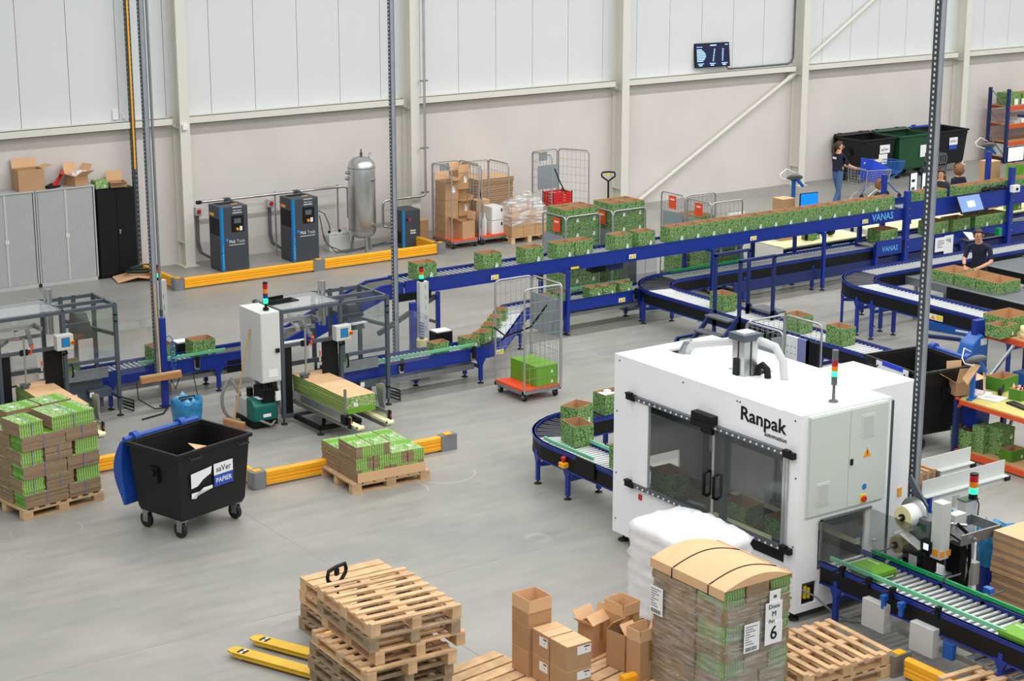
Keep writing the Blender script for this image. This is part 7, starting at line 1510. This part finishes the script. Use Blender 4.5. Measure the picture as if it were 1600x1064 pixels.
t = thing('shelf_goods', 'flat pale packets lying on the middle shelf of the wall rack', 'packets', (41.7, 35.0, 1.096)); [boxpart('packet', ('light_grey', 'white', 'blue_mid')[k], t, -.25+.3*k, -.02+.3*k, -.2, .2, 0, .06+.05*k) for k in range(3)]
# ================================================================== TROLLEYS
def trolley(label, x, y, rz, m, wm, z0=.45):
    t = thing('shopping_trolley', label, 'trolley', (x, y, 0), rz, 'shopping trolleys'); L_ = .95
    def cs(u): return .24+.05*(1-u), .34-.16*(1-u)  # half width, depth
    c0 = [(-.25, -.27, z0+.12), (-.25, .27, z0+.12), (-.25, -.3, 1.0), (-.25, .3, 1.0)]; c1 = [(L_-.3, -.2, z0+.18), (L_-.3, .2, z0+.18), (L_-.22, -.22, .92), (L_-.22, .22, .92)]
    V = [Vector(p) for p in c0+c1]; b = MB()
    for a, c in ((0, 1), (2, 3), (0, 2), (1, 3), (4, 5), (6, 7), (4, 6), (5, 7), (0, 4), (1, 5), (2, 6), (3, 7)): b.tube([V[a], V[c]], .012, 6)
    b.tube([V[2]+Vector((-.06, 0, .03)), V[3]+Vector((-.06, 0, .03))], .018, 8); b.build('basket_frame', m, t); b = MB()
    def grid(p, q, r, s, n, k_):
        for i in range(n+1): b.bar(p.lerp(q, i/n), r.lerp(s, i/n), .006, .006)
        for i in range(k_+1): b.bar(p.lerp(r, i/k_), q.lerp(s, i/k_), .006, .006)
    grid(V[0], V[4], V[2], V[6], 12, 7); grid(V[1], V[5], V[3], V[7], 12, 7); grid(V[4], V[5], V[6], V[7], 6, 6); grid(V[0], V[1], V[2], V[3], 6, 6); grid(V[0], V[4], V[1], V[5], 12, 6); b.build('basket_wire', wm, t)['kind'] = 'stuff'
    b = MB()
    for s in (-1, 1): b.tube([(L_-.35, s*.18, z0+.16), (.1, s*.2, z0-.02), (-.1, s*.23, z0-.1), (-.28, s*.26, .13)], .016, 8); b.tube([(.1, s*.2, z0-.02), (.45, s*.2, .2), (.6, s*.2, .13)], .016, 8); b.tube([(-.28, s*.27, .14), (-.25, s*.29, 1.0)], .014, 6) if False else None
    b.build('chassis', m, t)
    for (wx, wy) in ((-.28, -.26), (-.28, .26), (.6, -.2), (.6, .2)): b = MB(); b.cyl((wx, wy-.015, .06), (wx, wy+.015, .06), .06, 14); b.build('wheel', 'rubber', t)
    return t
TX_, TY_ = 32.78, 32.0
trolley('silver wire shopping trolley pushed by the woman, holding a blue crate', TX_, TY_, R(4), 'silver', 'silver')
trolley('blue mesh trolley basket standing ahead of the silver trolley', TX_+1.25, TY_+.75, R(2), 'blue_mid', 'blue_mid', .5); 
t = thing('blue_crate', 'bright blue plastic crate standing tilted in the silver trolley', 'crate', (TX_+.22, TY_, .66), R(4)); t.rotation_euler = (0, R(16), R(4)); b = MB(); vs = [(-.2, -.17, 0), (.2, -.17, 0), (.2, .17, 0), (-.2, .17, 0), (-.3, -.2, .5), (.3, -.2, .44), (.3, .2, .44), (-.3, .2, .5), (-.27, -.18, .49), (.27, -.18, .43), (.27, .18, .43), (-.27, .18, .49), (-.18, -.15, .02), (.18, -.15, .02), (.18, .15, .02), (-.18, .15, .02)]; b.add(vs, [(3, 2, 1, 0)]+[(i*4+k, i*4+(k+1) % 4, i*4+4+(k+1) % 4, i*4+4+k) for i in range(3) for k in range(4)]+[(12, 13, 14, 15)]); b.build('crate', 'blue_crate', t)
t = thing('cream_board', 'cream board lying across the trolley behind the blue crate', 'board', (TX_+.45, TY_+.12, 1.1), R(10)); boxpart('board', 'label_cream', t, -.4, .3, -.03, .03, -.02, .04); boxpart('side_panel', 'light_grey', t, .28, .33, -.03, .03, -.35, .04)
q = gz(1460, 292); t = thing('grey_crate', 'grey slotted plastic crate tower in front of the right black wall bin', 'crate', (q.x, q.y, 0)); b = MB()
for z in (0, .3, .6):
    b.box(-.2, .2, -.2, .2, z, z+.02)
    for (a, c, d_, e_) in ((-.2, .2, -.2, -.18), (-.2, .2, .18, .2), (-.2, -.18, -.2, .2), (.18, .2, -.2, .2)):
        b.box(a, c, d_, e_, z+.24, z+.29); b.box(a, c, d_, e_, z, z+.06)
    for u in (-.2, -.1, 0, .08, .17): b.box(u, u+.03, -.2, -.185, z, z+.28); b.box(-.2, -.185, u, u+.03, z, z+.28)
b.build('slotted_crate', 'grey_dark', t)['kind'] = 'stuff'
# ================================================================== PEOPLE
def person(label, loc, rz, J, top, legs, hair, hairm, pony=False, curl=False, scale=1.0, sleeve=.55, watch=False, head_turn=0.0):
    """J: joint name -> local point (figure faces -Y, its left is +X)"""
    t = thing('person', label, 'person', loc, rz); t.scale = (scale,)*3
    order = ['pelvis', 'waist', 'chest', 'neck', 'jaw', 'skull', 'crown', 'shoulder_l', 'elbow_l', 'wrist_l', 'hand_l', 'shoulder_r', 'elbow_r', 'wrist_r', 'hand_r', 'hip_l', 'knee_l', 'ankle_l', 'toe_l', 'hip_r', 'knee_r', 'ankle_r', 'toe_r']
    rad = dict(pelvis=(.15, .11), waist=(.13, .10), chest=(.16, .11), neck=(.055, .055), jaw=(.066, .076), skull=(.082, .096), crown=(.05, .06), shoulder=(.065, .06), elbow=(.045, .043), wrist=(.03, .026), hand=(.036, .02), hip=(.088, .09), knee=(.06, .062), ankle=(.042, .046), toe=(.04, .034))
    E_ = [(0, 1), (1, 2), (2, 3), (3, 4), (4, 5), (5, 6)]; 
    for a in (7, 11): E_ += [(2, a), (a, a+1), (a+1, a+2), (a+2, a+3)]
    for a in (15, 19): E_ += [(0, a), (a, a+1), (a+1, a+2), (a+2, a+3)]
    me = bpy.data.meshes.new('skeleton'); me.from_pydata([J[n] for n in order], E_, []); o = bpy.data.objects.new('skeleton', me); COL.objects.link(o)
    o.modifiers.new('skin', 'SKIN'); sk = me.skin_vertices[0].data
    for i, n in enumerate(order): sk[i].radius = rad[n.split('_')[0]]; sk[i].use_root = (i == 0)
    o.modifiers.new('sub', 'SUBSURF').levels = 2
    m2 = bpy.data.meshes.new_from_object(o.evaluated_get(bpy.context.evaluated_depsgraph_get())); bpy.data.objects.remove(o); m2.name = 'body'
    for n in (top, 'skin', legs, 'shoe'): m2.materials.append(M[n])
    segs = [(order[a], order[b]) for a, b in E_]
    for p in m2.polygons:
        c = p.center; best = (9, None, 0)
        for a, b in segs:
            A, B = Vector(J[a]), Vector(J[b]); d = B-A; u = max(0, min(1, (c-A).dot(d)/d.length_squared)); dist = (c-(A+d*u)).length
            if dist < best[0]: best = (dist, (a, b), u)
        a, b = best[1]; u = best[2]; k = 0
        if a in ('neck', 'jaw', 'skull') or (a == 'chest' and b == 'neck' and u > .88): k = 1
        elif a.startswith('shoulder'): k = 0 if u < sleeve+.3 else 1
        elif a.startswith(('elbow', 'wrist')): k = 1 if sleeve < .9 else (0 if a.startswith('elbow') and u < .8 else 1)
        elif a.startswith(('hip', 'knee')) or (a == 'pelvis' and b.startswith('hip')): k = 2
        elif a.startswith('ankle'): k = 3
        elif a == 'pelvis' and u < .22: k = 2
        p.material_index = k; p.use_smooth = True
    inst('body', m2, t)
    H_ = Vector(J['skull']); up_ = (Vector(J['crown'])-Vector(J['jaw'])).normalized(); f = Matrix.Rotation(head_turn, 3, 'Z') @ Vector((0, -1, 0)); f = (f-up_*f.dot(up_)).normalized(); s_ = up_.cross(f)*-1
    def hp(u, v, w_): return H_+s_*u+f*v+up_*w_
    b = MB()
    for s in (-1, 1): b.lathe([(.002, -.012), (.01, -.006), (.012, 0), (.01, .006), (.002, .012)], 8, 0, hp(s*.032, .088, .0)); b.bar(hp(s*.018, .096, .024), hp(s*.046, .088, .024), .008, .006, 0)
    b.build('eyes_and_brows', 'eye', t); b = MB(); b.prism([(0, 0)]*0 or [(-.012, 0), (.012, 0), (0, .02)], 0, 0.001, 0) if False else b.add([hp(-.014, .09, -.04), hp(.014, .09, -.04), hp(0, .122, -.036), hp(0, .092, .012)], [(0, 2, 3), (2, 1, 3), (0, 1, 2)]); b.build('nose', 'skin', t)
    b = MB(); b.bar(hp(-.024, .086, -.066), hp(.024, .086, -.066), .012, .012); b.build('mouth', 'lip', t)
    for s in (-1, 1): b = MB(); b.lathe([(.004, -.03), (.016, -.018), (.018, .008), (.012, .024), (.003, .03)], 8, 0, hp(s*.088, -.005, -.01)); b.build('ear', 'skin', t)
    b = MB(); n = 18; rows = 9; vs = []
    for i in range(rows+1):
        ph = math.pi*.5*(1-i/rows*1.62) if not curl else math.pi*.5*(1-i/rows*1.75)
        for k in range(n):
            a = 2*math.pi*k/n; cf = math.cos(a); rr = .100+(rng.uniform(.012, .05) if curl else rng.uniform(0, .004)); front = cf > .35
            pz = math.sin(ph)*1.1; 
            if front and ph < .62: pz = math.sin(.62)*1.1; rx = math.cos(.62)
            else: rx = math.cos(ph)
            vs.append(hp(rr*rx*math.sin(a)*.98, rr*1.12*rx*cf-.012, rr*pz+.012))
    b.add(vs, [(i*n+k, i*n+(k+1) % n, (i+1)*n+(k+1) % n, (i+1)*n+k) for i in range(rows) for k in range(n)], 0, True)
    if pony: b.tube([hp(0, -.1, .05), hp(0, -.15, .0), hp(0, -.155, -.12), hp(.0, -.13, -.26)], [.03, .045, .042, .015], 8)
    if hair == 'long':
        b.tube([hp(.0, -.05, .02), hp(.0, -.09, -.08), hp(0, -.1, -.2), hp(0, -.09, -.3)], [.1, .11, .105, .05], 10)
    b.build('hair', hairm, t)
    for sd in ('l', 'r'):
        A, B = Vector(J['wrist_'+sd]), Vector(J['hand_'+sd]); d = (B-A).normalized(); n_ = d.cross(Vector((0, 0, 1))); n_ = n_.normalized() if n_.length > .1 else Vector((1, 0, 0)); dn = Vector((0, 0, -1)); b = MB()
        for q, ln in enumerate((.065, .075, .07, .055)):
            base = B+n_*(-.03+.02*q)+d*.01; b.tube([base, base+d*ln*.5, base+d*ln*.8+dn*ln*.35], [.0095, .009, .007], 6)
        s = -1 if sd == 'l' else 1; base = A.lerp(B, .55)-n_*.03*s; b.tube([base, base-n_*.03*s+d*.03, base-n_*.03*s+d*.06+dn*.01], [.011, .010, .008], 6); b.build('fingers', 'skin', t)
    if watch: A, B = Vector(J['elbow_r']).lerp(Vector(J['wrist_r']), .86), Vector(J['wrist_r']); b = MB(); b.cyl(A, B, .036, 10); b.build('watch', 'black', t)
    return t
def stand(h=1.0, **kw):
    J = dict(pelvis=(0, 0, .93), waist=(0, -.01, 1.10), chest=(0, 0, 1.29), neck=(0, .0, 1.45), jaw=(0, -.02, 1.53), skull=(0, -.02, 1.60), crown=(0, -.01, 1.665), shoulder_l=(.17, 0, 1.37), elbow_l=(.22, .03, 1.1), wrist_l=(.22, -.05, .88), hand_l=(.22, -.07, .81), shoulder_r=(-.17, 0, 1.37), elbow_r=(-.22, .03, 1.1), wrist_r=(-.22, -.05, .88), hand_r=(-.22, -.07, .81), hip_l=(.09, 0, .87), knee_l=(.1, -.01, .48), ankle_l=(.1, .03, .09), toe_l=(.11, -.12, .035), hip_r=(-.09, 0, .87), knee_r=(-.1, -.01, .48), ankle_r=(-.1, .03, .09), toe_r=(-.11, -.12, .035))
    J.update(kw); return J
wk = stand(elbow_l=(.2, -.14, 1.14), wrist_l=(.17, -.36, 1.07), hand_l=(.16, -.43, 1.05), elbow_r=(-.2, -.16, 1.14), wrist_r=(-.16, -.37, 1.07), hand_r=(-.15, -.44, 1.05), knee_l=(.09, -.12, .48), ankle_l=(.09, -.14, .09), toe_l=(.09, -.28, .035), knee_r=(-.09, .03, .48), ankle_r=(-.09, .2, .12), toe_r=(-.09, .07, .035))
person('woman with brown ponytail, navy T-shirt and blue jeans pushing a trolley', (32.0, 32.12, 0), R(82), wk, 'navy', 'jeans', 'tied', 'hair_brown', True, head_turn=R(-30))
b = MB(); b.cbox((0, 0, 0), (.14, .004, .05)); pb = b.build('back_print', 'paper'); pr_ = [o for o in bpy.data.objects if o.name == 'person'][0]; pb.parent = pr_; pb.location = (0, .118, 1.32)
mn = stand(waist=(0, -.03, 1.08), chest=(0, -.06, 1.26), neck=(0, -.1, 1.42), jaw=(0, -.15, 1.48), skull=(0, -.16, 1.55), crown=(0, -.16, 1.615), shoulder_l=(.19, -.06, 1.33), elbow_l=(.27, -.14, 1.06), wrist_l=(.12, -.36, .98), hand_l=(.07, -.43, .96), shoulder_r=(-.19, -.06, 1.33), elbow_r=(-.24, -.16, 1.06), wrist_r=(-.16, -.38, .98), hand_r=(-.12, -.45, .97))
person('man with short brown hair and navy T-shirt reaching into wide green cartons', (26.66, 22.98, 0), R(-66), mn, 'navy', 'trouser_dark', 'short', 'hair_dark', watch=True, scale=1.0, head_turn=R(28))
person('person with curly light brown hair seen just above the carton row', (29.5, 28.3, 0), R(10), stand(), 'trouser_dark', 'jeans', 'short', 'hair_curly', curl=True, scale=.9)
person('person with long brown hair and dark top turned to the left behind the cartons', (31.45, 28.35, 0), R(-60), stand(elbow_r=(-.24, -.12, 1.12), wrist_r=(-.2, -.34, 1.1), hand_r=(-.19, -.42, 1.1)), 'trouser_dark', 'trouser_dark', 'long', 'hair_brown', scale=.93, sleeve=1.0)
person('person with curly hair seen from behind right of the long-haired person', (32.25, 28.55, 0), R(170), stand(), 'navy', 'jeans', 'short', 'hair_curly', curl=True, scale=.92)
